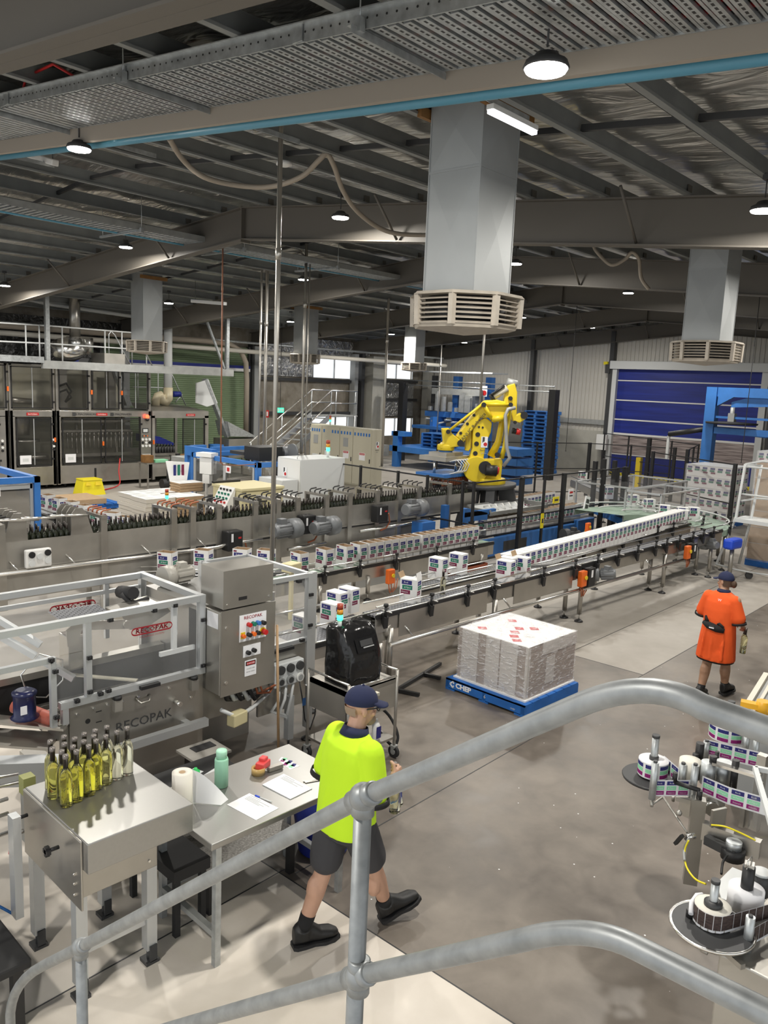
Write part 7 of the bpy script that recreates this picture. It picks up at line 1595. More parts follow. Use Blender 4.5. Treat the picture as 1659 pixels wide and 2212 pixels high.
# =================================================================== WORK TABLE AND ITS CLUTTER
TZ_ = 0.90
t = thing('work_table', 'long stainless work table with square legs behind the handrail', 'table', (3.2, 4.26, 0))
m = MB(); m.bb(2.60, 3.84, 3.87, 4.66, TZ_-0.045, TZ_); m.build('top', 'steel_brush', t, 0.006)
for x, y in ((2.68, 3.93), (3.78, 3.97), (2.68, 4.58), (3.78, 4.58)): m = MB(); m.bb(x-0.021, x+0.021, y-0.021, y+0.021, 0, TZ_-0.04); m.build('leg', 'galv', t)
m = MB(); m.bb(2.68, 3.78, 4.56, 4.6, 0.2, 0.24); m.bb(2.66, 2.7, 3.95, 4.58, 0.2, 0.24); m.bb(3.76, 3.8, 3.97, 4.58, 0.2, 0.24); m.bb(2.68, 3.78, 3.93, 3.96, 0.2, 0.24) if False else None; m.build('stretcher', 'galv_dull', t)
def tp(x, y, z=TZ_): return az(340+x/3.95, 1560+y/3.95, z)
P = tp(545, 545); t = thing('drink_flask', 'mint green flask standing on the work table', 'flask', P)
m = MB(); m.lathe([(0.042, 0), (0.048, 0.006), (0.048, 0.20), (0.044, 0.212)], P, 20); m.build('body', 'mint', t); m = MB(); m.lathe([(0.038, 0.213), (0.039, 0.262), (0.036, 0.27), (0.01, 0.272)], P, 20); m.build('lid', 'c_mint2', t)
P = tp(195, 720); P.x = 2.72; P.y = 4.40; t = thing('paper_towel_roll', 'white paper towel roll with a loose sheet beside the stainless hood', 'paper roll', P)
m = MB(); m.lathe([(0.068, 0), (0.068, 0.235), (0.022, 0.235), (0.022, 0.2)], P, 24, cap=False); m.build('roll', 'towel', t)
m = MB(); m.lathe([(0.021, 0.2), (0.021, 0.236)], P, 12); m.build('core', 'kraft', t)
m = MB(); g = []
for i in range(7):
    u = i/6; g.append([P+Vector((0.066+u*0.20, -0.02-u*0.13, 0.232*(1-u**1.4)+0.004)), P+Vector((0.066+u*0.12, -0.03-u*0.15, 0.004))])
m.sheet(g); m.build('loose_sheet', 'paper', t, fix=False)
P = tp(325, 545); t = thing('spray_cap', 'small bright green cap and label behind the paper towel roll', 'bottle', P)
m = MB(); m.lathe([(0.02, 0), (0.022, 0.07), (0.012, 0.09)], P, 12); m.build('body', 'paper', t); m = MB(); m.lathe([(0.03, 0.09), (0.03, 0.115), (0.012, 0.12), (0.012, 0.135)], P, 12); m.build('cap', 'bgreen', t)
def sheet(name, label, pts, mt, thick=0.004, lines=(), cat='paper'):
    q = [tp(*p) for p in pts]; m = MB(); m.prism(q, (0, 0, thick)); e = Vector((0, 0, thick+0.0008))
    for u0, u1, v in lines:
        a = q[0].lerp(q[1], v).lerp(q[3].lerp(q[2], v), u0); b = q[0].lerp(q[1], v).lerp(q[3].lerp(q[2], v), u1); m.bar(a+e, b+e, 0.003, 0.0006, 1)
    return tag(m.build(name, [mt, 'grey']), label, cat)
ln = [(0.1, 0.45, 0.08), (0.1, 0.8, 0.16), (0.1, 0.5, 0.22), (0.1, 0.7, 0.28), (0.1, 0.6, 0.34)]
sheet('paper_sheet', 'printed paper sheet on the work table nearest the handrail', [(785, 608), (593, 705), (842, 838), (1035, 735)], MT['paper'], 0.002, ln)
sheet('paper_pad', 'thin stack of printed forms on the work table, right of the pen', [(1078, 445), (895, 538), (1135, 662), (1320, 572)], MT['paper'], 0.006, ln[:4])
P0, P1 = tp(835, 625, TZ_+0.006), tp(975, 680, TZ_+0.006); t = thing('ballpoint_pen', 'blue capped ballpoint pen between the two papers', 'pen', P0)
m = MB(); m.cyl(P0, P0.lerp(P1, 0.28), 0.006, 8); m.build('cap', 'royal', t); m = MB(); m.cyl(P0.lerp(P1, 0.28), P1, 0.004, 8); m.build('barrel', 'lgrey', t)
q = [tp(*p) for p in ((1085, 296), (1035, 328), (1130, 405), (1215, 375))]; m = MB(); m.prism([tp(1060, 297), tp(1035, 325), tp(1130, 405), tp(1215, 375)], (0, 0, 0.001), 0)
for (u, v), mi in (((0.18, 0.2), 2), ((0.18, 0.55), 3), ((0.5, 0.15), 1), ((0.5, 0.5), 2), ((0.5, 0.8), 3), ((0.82, 0.3), 1), ((0.82, 0.65), 2)):
    c = tp(1060, 297).lerp(tp(1215, 375), u*0.9+0.05).lerp(tp(1035, 325).lerp(tp(1130, 405), u), v*0.9); m.box(c+Vector((0, 0, 0.0018)), (0.045, 0.03, 0.001), 0.5, mi)
tag(m.build('label_sheet', ['paper', 'c_blue', 'c_mint', 'c_magenta']), 'sheet of navy, mint and magenta sample labels on the work table', 'labels')
P = tp(860, 440); t = thing('tape_dispenser', 'red tape gun with a brown tape roll on the work table', 'tape dispenser', P)
m = MB(); m.lathe([(0.05, 0), (0.05, 0.05), (0.038, 0.05), (0.038, 0.0)], P, 20); m.build('tape_roll', 'tape', t)
m = MB(); m.box(P+Vector((0.05, 0.01, 0.055)), (0.11, 0.07, 0.05), 0.4); m.box(P+Vector((0.06, 0.02, 0.085)), (0.06, 0.05, 0.04), 0.4); m.build('frame', 'red_pl', t, 0.008)
m = MB(); m.box(P+Vector((0.13, -0.03, 0.02)), (0.12, 0.04, 0.03), -0.1); m.build('blade', 'steel', t)
P0, P1 = tp(1260, 515, TZ_+0.004), tp(1400, 490, TZ_+0.004); t = thing('scissors', 'navy-handled scissors at the right end of the work table', 'scissors', P0)
m = MB(); m.bar(P0, P1, 0.016, 0.004); m.bar(P0+Vector((0, 0.02, 0)), P1, 0.014, 0.004); m.build('blade', 'steel', t)
m = MB(); d = (P1-P0).normalized(); n = Vector((-d.y, d.x, 0))
for s in (1, -1): c = P1+d*0.04+n*0.02*s; m.tube([c+Vector((math.cos(a), math.sin(a), 0))*0.022+Vector((0, 0, 0.004)) for a in [k*math.pi/5 for k in range(10)]], 0.006, 6, closed=True)
m.build('handle', 'navy', t)
# behind and under the table
t = thing('black_mat_tray', 'black printed pad lying low behind the work table', 'mat', (3.3, 5.3, 0.6))
m = MB(); m.bb(2.95, 3.6, 4.9, 5.3, 0.62, 0.66); m.build('pad', 'black', t)
m = MB()
for x, y in ((3.25, 5.12), (3.4, 5.02)): m.box((x, y, 0.662), (0.16, 0.1, 0.002), 0.3)
m.build('print', 'lgrey', t)
m = MB()
for x in (3.0, 3.55): m.bb(x-0.02, x+0.02, 4.92, 4.96, 0, 0.62); m.bb(x-0.02, x+0.02, 5.24, 5.28, 0, 0.62)
m.build('leg', 'black', t)
m = MB(); m.bb(3.4, 3.75, 5.3, 5.6, 0.62, 0.64); m.bb(3.5, 3.7, 5.45, 5.55, 0.64, 0.645, 1); m.bb(3.42, 3.46, 5.32, 5.36, 0, 0.62); m.bb(3.68, 3.72, 5.54, 5.58, 0, 0.62); tag(m.build('steel_flap', ['steel_dull', 'black']), 'grey steel flap behind the mint flask', 'plate')
P = V(2.62, 5.2, 0.72); m = MB(); m.lathe([(0.06, -0.72), (0.06, 0), (0.03, 0), (0.03, -0.02)], P, 16); tag(m.build('tape_roll', 'beige'), 'roll standing behind the bottle table', 'roll')
m = MB(); m.box((2.72, 5.4, 0.72), (0.3, 0.2, 0.1), -0.4); m.bar((2.6, 5.35, 0.0), (2.6, 5.35, 0.68), 0.04, 0.04); m.bar((2.84, 5.45, 0.0), (2.84, 5.45, 0.68), 0.04, 0.04); tag(m.build('steel_box', 'steel'), 'small steel box just behind the wine bottles', 'box')
MT['tread'] = mat('checker_plate', (0.10, 0.095, 0.085), 0.4, 0.5, 0.7, 60.0, (0.3, 0.29, 0.27))
t = thing('step_platform', 'black framed checker-plate step under the work table', 'step', (3.2, 4.6, 0))
m = MB(); m.bb(2.9, 3.7, 4.35, 4.95, 0.33, 0.35); m.build('tread', 'tread', t)
for x, y in ((2.94, 4.39), (3.66, 4.39), (2.94, 4.91), (3.66, 4.91)): m = MB(); m.bb(x-0.025, x+0.025, y-0.025, y+0.025, 0, 0.33); m.build('leg', 'black', t)
m = MB(); m.bb(2.6, 2.88, 4.3, 5.0, 0.42, 0.5); m.bb(2.62, 2.66, 4.32, 4.36, 0, 0.42); m.bb(2.62, 2.66, 4.9, 4.94, 0, 0.42); m.bb(2.82, 2.86, 4.32, 4.36, 0, 0.42); tag(m.build('black_stool', 'rubber'), 'black low stool between the bottle table and the work table', 'stool')
t = thing('waste_bin', 'dark blue drum bin with a white liner at the right end of the work table', 'bin', (4.06, 4.46, 0))
m = MB(); m.lathe([(0.20, 0.02), (0.25, 0.35), (0.25, 0.62), (0.24, 0.62), (0.19, 0.05)], (4.06, 4.46, 0), 22, cap=False); m.build('drum', 'blue_dark', t)
m = MB(); m.lathe([(0.235, 0.5), (0.25, 0.64), (0.24, 0.66), (0.12, 0.60), (0.01, 0.64)], (4.06, 4.46, 0), 16); m.build('liner', 'paper', t)
# =================================================================== TROLLEY WITH COVERED PRINTER
t = thing('trolley', 'stainless trolley on castors carrying a black-covered machine', 'trolley', (5.32, 5.5, 0))
m = MB(); m.bb(5.0, 5.66, 5.2, 5.78, 0.80, 0.84); m.bb(5.0, 5.66, 5.2, 5.23, 0.55, 0.84); m.bb(5.0, 5.03, 5.2, 5.78, 0.55, 0.84); m.build('top_tray', 'steel_dull', t)
m = MB(); m.bb(5.0, 5.66, 5.2, 5.78, 0.20, 0.225); m.build('bottom_tray', 'steel', t)
for x, y in ((5.0, 5.2), (5.66, 5.2), (5.0, 5.78), (5.66, 5.78)):
    m = MB(); m.tube([(x, y, 0.13), (x, y, 0.93)], 0.016, 8); m.build('post', 'steel_dull', t)
    m = MB(); m.cyl((x-0.015, y, 0.065), (x+0.015, y, 0.065), 0.065, 18, 0); m.cyl((x-0.02, y, 0.065), (x+0.02, y, 0.065), 0.03, 12, 1); m.box((x, y, 0.125), (0.06, 0.06, 0.02), 0, 1); m.bb(x-0.028, x-0.022, y-0.02, y+0.02, 0.06, 0.12, 1); m.bb(x+0.022, x+0.028, y-0.02, y+0.02, 0.06, 0.12, 1); m.build('castor', ['rubber', 'galv_dull'], t)
m = MB(); m.tube([(5.0, 5.2, 0.93), (5.0, 5.78, 0.93)], 0.012, 8); m.tube([(5.0, 5.2, 0.9), (5.66, 5.2, 0.87)], 0.012, 8); m.tube([(5.66, 5.2, 0.93), (5.66, 5.78, 0.93)], 0.012, 8); m.build('rail', 'chrome', t)
MT['pvc'] = mat('shiny_black_vinyl', (0.012, 0.012, 0.013), 0.16, bump=0.5, bscale=9)
t = thing('covered_printer', 'machine under a shiny black vinyl cover on the trolley', 'printer', (5.27, 5.45, 0.84))
x0, x1, y0, y1 = 5.06, 5.52, 5.26, 5.66
def softbox(rows, n=28):
    g = []
    for (xa, xb, ya, yb, z) in rows:
        r = []
        for k in range(n+1):
            a = 2*math.pi*k/n; c, s = math.cos(a), math.sin(a); p = 0.32
            sx = math.copysign(abs(c)**p, c); sy = math.copysign(abs(s)**p, s); wob = 0.006*math.sin(k*2.7+z*31)
            r.append(Vector(((xa+xb)/2+sx*((xb-xa)/2+wob), (ya+yb)/2+sy*((yb-ya)/2+wob), z+0.006*math.sin(k*1.9))))
        g.append(r)
    return g
m = MB(); m.sheet(softbox([(x0, x1, y0, y1, 0.85), (x0, x1, y0, y1, 1.0), (x0+0.01, x1-0.01, y0, y1, 1.15), (x0+0.01, x1-0.01, y0+0.10, y1, 1.36), (x0+0.03, x1-0.03, y0+0.14, y1-0.02, 1.41), (x0+0.2, x1-0.2, y0+0.25, y1-0.15, 1.425)])); m.build('cover', 'pvc', t, fix=False)
m = MB(); a = Vector((0, 0.10, 0.21)).normalized(); c = V(5.29, y0+0.04, 1.25); R = Matrix((Vector((1, 0, 0)), a.cross(Vector((1, 0, 0))), a)).transposed(); m.box(c+Vector((0, -0.012, 0)), (0.26, 0.006, 0.14), R=R, mi=0); m.box(c+Vector((0, -0.014, 0.02)), (0.16, 0.008, 0.06), R=R, mi=1); m.box(c+Vector((0.02, -0.03, -0.02)), (0.14, 0.006, 0.012), R=R, mi=2); m.build('screen', ['black_gloss', 'dark', 'grey'], t)
stack_light(5.13, 5.5, 1.38, 'green-lit signal light in a clear sleeve on the black covered machine', 0.72)
m = MB(); P = V(5.47, 5.28, 0.225); m.lathe([(0.038, 0), (0.04, 0.01), (0.04, 0.15), (0.03, 0.175), (0.016, 0.19), (0.016, 0.215)], P, 16, 0); m.bb(P.x-0.03, P.x+0.03, P.y-0.043, P.y-0.038, 0.25, 0.37, 1); tag(m.build('detergent_bottle', ['white', 'c_blue']), 'white bottle with a navy label on the lower shelf of the trolley', 'bottle')
hose([(5.68, 5.6, 0.5), (5.78, 5.4, 0.35), (5.82, 5.3, 0.15), (5.75, 5.3, 0.06), (5.6, 5.35, 0.24)], 0.016, MT['rubber'], 'black_hose', 'black hose curling beside the trolley castor', 6)
t = thing('floor_stand', 'black T-shaped tube frame lying on the dark floor', 'frame', (7.4, 6.4, 0))
m = MB(); m.bar((6.95, 6.38, 0.03), (8.1, 6.66, 0.03), 0.04, 0.04); m.build('long_tube', 'black', t); m = MB(); m.bar((6.95, 6.38, 0.03), (7.05, 6.1, 0.03), 0.04, 0.04); m.build('cross_tube', 'black', t); m = MB(); m.bar((7.62, 6.54, 0.03), (7.68, 6.3, 0.03), 0.04, 0.04); m.build('cross_tube', 'black', t)
# =================================================================== WRAPPED PALLET ON THE FLOOR
PXa, PXb, PYa, PYb = 7.52, 8.70, 4.90, 6.08
t = thing('pallet', 'blue wooden pallet with white lettering under the shrink-wrapped cartons', 'pallet', (8.1, 5.5, 0))
m = MB()
for y0 in (PYa, 5.46, PYb-0.05): m.bb(PXa, PXb, y0, y0+0.05, 0.02, 0.125)
for i in range(7): m.bb(PXa+i*0.169, PXa+i*0.169+0.155, PYa, PYb, 0.125, 0.145)
m.bb(PXa, PXa+0.02, PYa, PYb, 0.03, 0.145)
for i in range(3): m.bb(PXa+0.001, PXb, PYa+i*0.52, PYa+i*0.52+0.14, 0.0, 0.02)
m.build('boards', 'blue_pallet', t)
text('lettering', 'CHEP', 0.085, (PXa-0.002, 5.80, 0.085), (0, -1, 0), (0, 0, 1), MT['paper'], t, sx=1.15, bold=0.004)
m = MB(); c = V(PXa-0.002, 5.98, 0.085); 
for s in (1, -1): m.bar(c+Vector((0, 0.03, 0)), c+Vector((0, -0.02, 0.04*s)), 0.004, 0.018)
for s in (1, -1): m.bar(c+Vector((0, -0.02, 0.04*s)), c+Vector((0, -0.03, 0.012*s)), 0.004, 0.016)
m.build('emblem', 'paper', t)
m = MB(); mtext(m, '6', 0.07, (PXa-0.003, 5.47, 0.08), (0, -1, 0), (0, 0, 1)); mtext(m, 'CHEP', 0.03, (PXa-0.003, 5.06, 0.06), (0, -1, 0), (0, 0, 1)); m.build('stencil', 'lgrey', t, fix=False)
t = thing('wrapped_load', 'shrink-wrapped block of flat cartons with red diamonds on top, on the blue pallet', 'pallet load', (8.15, 5.5, 0.145))
LX0, LX1, LY0, LY1, LZ0, LZ1 = 7.64, 8.68, 4.98, 6.0, 0.165, 0.79
m = MB(); m.bb(LX0-0.04, LX1, LY0-0.03, LY1+0.03, 0.146, 0.165); m.build('slip_sheet', 'carton', t)
MT['edge_kraft'] = mat('carton_edges', (0.40, 0.34, 0.30), 0.8, 0, 0.25, 6.0, (0.30, 0.25, 0.22), stretch=(1, 1, 30)); MT['edge_white'] = mat('white_carton_edges', (0.62, 0.59, 0.56), 0.7, 0, 0.15, 6.0, stretch=(1, 1, 30))
m = MB(); m.bb(LX0, LX1, LY0, LY1, LZ0, LZ1, 0)
for y0, y1 in ((5.70, 5.95), (5.38, 5.58), (5.12, 5.36)): m.bb(LX0-0.008, LX0+0.01, y0, y1, LZ0, LZ1, 1)
m.bb(LX0-0.002, LX0+0.05, LY0-0.004, LY0+0.03, LZ0, LZ1, 1); m.bb(LX0+0.3, LX1, LY0-0.006, LY0+0.01, LZ1-0.15, LZ1, 1); m.bb(LX0+0.4, LX0+0.58, LY0-0.006, LY0, LZ0+0.1, LZ1-0.2, 1)
m.build('cartons', ['edge_kraft', 'edge_white'], t)
m = MB(); m.bb(LX0, LX1, LY0, LY1, LZ1, LZ1+0.006, 0)
for i, (u, v) in enumerate(((0.12, 0.25), (0.22, 0.36), (0.36, 0.45), (0.52, 0.50), (0.66, 0.38), (0.72, 0.75), (0.18, 0.8))):
    c = V(LX0+u*1.04, LY0+v*1.02, LZ1+0.008); s = 0.075; m.add([c+Vector((s, 0, 0)), c+Vector((0, s, 0)), c+Vector((-s, 0, 0)), c+Vector((0, -s, 0))], [(0, 1, 2, 3)], 1); m.add([c+Vector((s*0.5, 0, 0.001)), c+Vector((0, s*0.3, 0.001)), c+Vector((-s*0.5, 0, 0.001)), c+Vector((0, -s*0.3, 0.001))], [(0, 1, 2, 3)], 2)
MT['dia_red'] = mat('faded_red_diamond', (0.55, 0.07, 0.08), 0.6); m.build('top_layer', ['carton', 'dia_red', 'pinkish'], t)
def film_mat(name, lo, hi, scale, stretch):
    m, nt, p, N, L = node_mat(name); p.inputs['Base Color'].default_value = (0.9, 0.89, 0.9, 1); p.inputs['Roughness'].default_value = 0.12
    tc = N('ShaderNodeTexCoord'); mp_ = N('ShaderNodeMapping'); mp_.inputs['Scale'].default_value = stretch; n = N('ShaderNodeTexNoise'); n.inputs['Scale'].default_value = scale; n.inputs['Distortion'].default_value = 1.2
    L(tc.outputs['Object'], mp_.inputs[0]); L(mp_.outputs[0], n.inputs['Vector'])
    bp = N('ShaderNodeBump'); bp.inputs['Strength'].default_value = 0.9; bp.inputs['Distance'].default_value = 0.03; L(n.outputs[0], bp.inputs['Height']); L(bp.outputs[0], p.inputs['Normal'])
    r = N('ShaderNodeMapRange'); r.inputs['From Min'].default_value = 0.5; r.inputs['From Max'].default_value = 0.72; r.inputs['To Min'].default_value = lo; r.inputs['To Max'].default_value = hi; L(n.outputs[0], r.inputs[0])
    L(r.outputs[0], p.inputs['Alpha']); return m
MT['wrap2'] = film_mat('crinkled_clear_film', 0.12, 0.75, 9, (1, 1, 3.5))
m = MB(); rr = random.Random(5); N2 = 16
def wr(x, y, z): return V(x, y, z+0.004)
for side in range(4):
    g = []
    for i in range(N2+1):
        u = i/N2; r = []
        for j in range(9):
            v = j/8; off = 0.012+0.012*rr.random(); x, y = ((LX0-off, LY0+(LY1-LY0)*u), (LX0+(LX1-LX0)*u, LY0-off), (LX1+off, LY0+(LY1-LY0)*u), (LX0+(LX1-LX0)*u, LY1+off))[side]
            r.append(V(x, y, 0.15+(LZ1-0.145)*v))
        g.append(r)
    m.sheet(g, 0, False)
g = []
for i in range(N2+1):
    r = []
    for j in range(N2+1):
        u, v = i/N2, j/N2; edge = min(u, 1-u, v, 1-v); hump = 0.07*math.exp(-((u-0.15)**2+(v-0.85)**2)/0.02)+0.09*math.exp(-((u-0.5)**2+(v-0.9)**2)/0.03)+0.05*math.exp(-((u-0.75)**2+(v-0.8)**2)/0.02)
        r.append(V(LX0-0.012+(LX1-LX0+0.024)*u, LY0-0.012+(LY1-LY0+0.024)*v, LZ1+0.012+(rr.random()*0.014+hump)*min(1, edge*8)))
    g.append(r)
m.sheet(g, 0, False); m.build('stretch_film', 'wrap2', t, fix=False)
# =================================================================== LABELLING MACHINE (right foreground)
t = thing('labelling_machine', 'labelling machine with printed label webs running between steel rollers at the right edge', 'machine', (5.2, 1.7, 0))
m = MB(); m.bb(4.05, 5.0, 0.5, 1.33, 0.12, 0.86); m.build('base_cabinet', 'steel_dull', t, 0.01)
m = MB(); m.bb(4.1, 4.4, 1.325, 1.34, 0.5, 0.86); m.bb(4.5, 6.6, 0.6, 1.35, 0.15, 0.85); m.build('frame_cabinet', 'steel_dull', t)
m = MB()
for x, y in ((4.15, 1.2), (4.9, 1.15), (5.5, 1.2), (6.5, 1.2)): m = MB(); m.cyl((x, y, 0), (x, y, 0.16), 0.03, 10); m.build('foot', 'black', t)
def lp(x, y, z): return az(1380+x/5.946, 1560+y/5.946, z)
# upper station, z of web about 1.1
RZ = 1.05
c1 = lp(170, 700, RZ-0.08)
m = MB(); m.lathe([(0.05, -0.02), (0.21, -0.015), (0.215, 0), (0.21, 0.006)], c1, 32); m.build('reel_plate', 'dark', t)
def label_band(m, pts, z0, h, pitch=0.10, outer=True):
    """printed label web standing on edge along pts"""
    pts = [V(p.x, p.y, z0) for p in pts]; L = [0]
    for a, b in zip(pts[:-1], pts[1:]): L.append(L[-1]+(b-a).length)
    def at(s):
        s = min(max(s, 0), L[-1]-1e-5)
        for i in range(len(L)-1):
            if s <= L[i+1]: return pts[i].lerp(pts[i+1], (s-L[i])/(L[i+1]-L[i]))
    for a, b in zip(pts[:-1], pts[1:]): m.quad(a, b, b+Vector((0, 0, h)), a+Vector((0, 0, h)), 0)
    s = 0.012
    while s+pitch*0.8 < L[-1]:
        k = 3 if (at(s+pitch*0.8)-at(s)).length < pitch*0.79 else 1
        for r, mi in ((0, 3), (1, 2), (2, 1)):
            zz = 0.10+r*0.29
            for q in range(max(1, k*2)):
                u0, u1 = s+pitch*0.8*q/max(1, k*2), s+pitch*0.8*(q+1)/max(1, k*2); a, b = at(u0), at(u1)
                n = Vector(((b-a).y, -(b-a).x, 0)).normalized()*0.0015
                for sg in (1, -1): m.quad(a+n*sg+Vector((0, 0, h*zz)), b+n*sg+Vector((0, 0, h*zz)), b+n*sg+Vector((0, 0, h*(zz+0.24))), a+n*sg+Vector((0, 0, h*(zz+0.24))), mi)
            a, b = at(s), at(s+pitch*0.8); n = Vector(((b-a).y, -(b-a).x, 0)).normalized(); n = n if n.dot(Vector((-a.x, -a.y, 0))) > 0 else -n; xd = Vector((0, 0, 1)).cross(n)
            mtext(m, ('Scissors', '& Paper', 'Rock')[r], h*0.13, (a+b)/2+n*0.003+Vector((0, 0, h*(zz+0.12))), xd, (0, 0, 1), 0)
        s += pitch
LB = [MT['paper'], MT['c_blue'], MT['c_mint'], MT['c_magenta']]
def reel(c, r, h, name='label_reel'):
    m = MB(); m.lathe([(r*0.3, h), (r, h), (r, 0.0), (r*0.3, 0)], c, 32, 0, cap=False); o = m.build(name, 'paper', t)
    m = MB(); label_band(m, [c+Vector((math.cos(a), math.sin(a), 0))*(r+0.002) for a in [k*math.pi/16 for k in range(33)]], c.z, h, 0.105); m.build('label_print', LB, o, fix=False)
    m = MB(); m.lathe([(r*0.32, h), (r*0.32, h+0.025), (0.03, h+0.03)], c, 16, 0); m.cyl(c, c+Vector((0, 0, h+0.17)), 0.026, 14, 1); m.cyl(c+Vector((0, 0, h+0.17)), c+Vector((0, 0, h+0.19)), 0.028, 14, 0); m.build('spindle', ['dark', 'galv'], o)
c1.z = RZ-0.07; reel(c1+Vector((0, 0, 0.012)), 0.105, 0.115)
c2 = lp(1140, 190, RZ); reel(c2, 0.145, 0.115)
def roller(p, h, r=0.022, z0=RZ, mt='galv'):
    m = MB(); m.cyl((p.x, p.y, z0), (p.x, p.y, z0+h), r, 14, 0); m.cyl((p.x, p.y, z0+h), (p.x, p.y, z0+h+0.012), r*0.6, 10, 1); m.build('guide_roller', [MT[mt], 'dark'], t)
pa = lp(175, 900, RZ); pb = lp(690, 900, RZ); pc = lp(800, 850, RZ); pd = lp(1140, 1000, RZ); pe = lp(1680, 1160, RZ); p0 = lp(550, 740, RZ)
c1t = c1+Vector((0.1, 0.03, 0))
m = MB(); label_band(m, [c1+Vector((0.10, -0.03, 0)), p0], RZ-0.05, 0.115); m.build('label_web', LB, t, fix=False); m = MB(); label_band(m, [pa, pb], RZ-0.03, 0.12, 0.085); m.build('label_web', LB, t, fix=False); m = MB(); label_band(m, [pc, pd, pe], RZ-0.03, 0.125, 0.1); m.build('label_web', LB, t, fix=False)
for p, h in ((pa, 0.27), (pb, 0.25), (p0, 0.17), (lp(880, 200, RZ+0.12), 0.14), (lp(1370, 330, RZ), 0.16), (lp(1490, 430, RZ), 0.2)): roller(p, h, 0.024, RZ-0.05)
pf, pg = lp(840, 380, RZ), lp(1560, 560, RZ)
m = MB(); label_band(m, [pf, pg], RZ-0.02, 0.125, 0.1); m.build('label_web', LB, t, fix=False)
m = MB()
for x, y, w_ in ((870, 700, 0.05), (1070, 700, 0.055)): p = lp(x, y+80, RZ); m.cyl((p.x, p.y, RZ), (p.x, p.y, RZ+0.16), w_, 18)
m.build('drive_roller', 'galv', t)
p = lp(640, 700, RZ); m = MB(); m.lathe([(0.075, 0), (0.075, 0.13), (0.02, 0.13)], p, 24); m.build('backing_reel', 'cream_paper', t)
m = MB(); a, b = lp(950, 520, RZ+0.17), lp(1560, 700, RZ+0.17); m.bar(a, b, 0.05, 0.02); m.cyl(a, a+Vector((0, 0, 0.05)), 0.025, 10, 1); m.build('top_bridge', ['chrome', 'black'], t)
for x, y, z0, z1, r in ((760, 560, RZ, RZ+0.18, 0.03), (710, 600, RZ, RZ+0.12, 0.022), (1200, 900, RZ-0.02, RZ+0.22, 0.025), (980, 640, RZ, RZ+0.16, 0.015)):
    p = lp(x, y, z0); m = MB(); m.cyl((p.x, p.y, z0), (p.x, p.y, z1), r, 12); m.build('sensor_head', 'black', t)
m = MB(); P = lp(770, 1350, 0.85); q = lp(770, 1000, RZ); m.box((q.x, q.y, RZ-0.3), (0.07, 0.09, 0.62), 0.5); m.build('column', 'steel', t)
m = MB(); m.tube([V(q.x, q.y, RZ+0.01), V(q.x, q.y, RZ+0.07)], 0.02, 8); m.tube([V(q.x, q.y, RZ+0.07), V(q.x-0.02, q.y+0.17, RZ+0.07)], 0.016, 8); m.tube([V(q.x-0.02, q.y+0.17, RZ+0.07), V(q.x-0.02, q.y+0.17, RZ+0.14)], 0.018, 8); m.build('crank_handle', 'black', t)
m = MB(); a, b = lp(520, 1060, RZ-0.13), lp(760, 1160, RZ-0.13); m.bar(a, b, 0.02, 0.13); m.bar(lp(480, 960, RZ-0.05), lp(720, 1020, RZ-0.05), 0.06, 0.03); m.build('web_bracket', 'steel', t)
m = MB(); a, b = lp(820, 1380, 0.85), lp(1560, 1640, 0.85); m.bar(a, b, 0.06, 0.12); m.bar(lp(860, 1500, 0.82), lp(1250, 1700, 0.82), 0.05, 0.06, 1); m.build('traverse_beam', ['steel', 'dark'], t)
m = MB(); c = lp(920, 1070, RZ-0.12); m.cyl(c, c+Vector((-0.05, -0.04, 0.0)), 0.05, 16, 0); m.box(c+Vector((0.1, 0.02, 0)), (0.22, 0.12, 0.12), 0.5, 1); m.build('drive_motor', ['chrome', 'steel'], t)
m = MB(); m.box(lp(1020, 1220, 0.98), (0.12, 0.02, 0.12), -0.4); m.build('mount_plate', 'steel', t)
for q_, r_, k_ in (([(930, 1320, 0.95), (1100, 1340, 0.97), (1300, 1420, 0.95), (1500, 1520, 0.93)], 0.006, 'yellow_plain'), ([(640, 1520, 0.92), (590, 1650, 0.85), (610, 1850, 0.8), (720, 2010, 0.78), (860, 2080, 0.8)], 0.006, 'yellow_plain'), ([(640, 1500, 0.92), (585, 1640, 0.85), (590, 1780, 0.82)], 0.010, 'galv_dull'), ([(1140, 1700, 0.85), (1080, 1800, 0.8), (1060, 1950, 0.78)], 0.008, 'black')):
    o = hose([lp(*p) for p in q_], r_, MT[k_], 'cable', None); o.parent = t; o.matrix_parent_inverse = Matrix.Translation(-t.location)
m = MB(); a = lp(600, 1480, 0.92); m.cyl(a, a+Vector((0.06, -0.03, 0)), 0.022, 10, 1); m.bar(a+Vector((-0.03, 0.01, 0.02)), lp(470, 1560, 0.86), 0.028, 0.02, 0); m.build('lever', ['black', 'chrome'], t)
m = MB(); m.tube([lp(310, 960, RZ-0.06), lp(620, 1420, 0.9)], 0.008, 6); m.tube([lp(165, 1080, 0.95), lp(165, 940, RZ-0.06)], 0.012, 6); m.tube([lp(165, 1060, 0.95), lp(310, 960, RZ-0.06)], 0.008, 6); m.tube([lp(440, 950, RZ-0.06), lp(440, 1010, RZ-0.1)], 0.012, 6); e = lp(515, 1165, 0.98); m.ball(e, 0.022, 8); m.build('dancer_arm', 'steel_dull', t)
m = MB(); p = lp(1215, 1620, 0.84); m.cyl(p, p+Vector((0, 0, 0.05)), 0.05, 16, 1); m.cyl(p+Vector((0, 0, -0.07)), p, 0.075, 16, 0); m.build('hand_wheel', ['black', 'galv'], t)
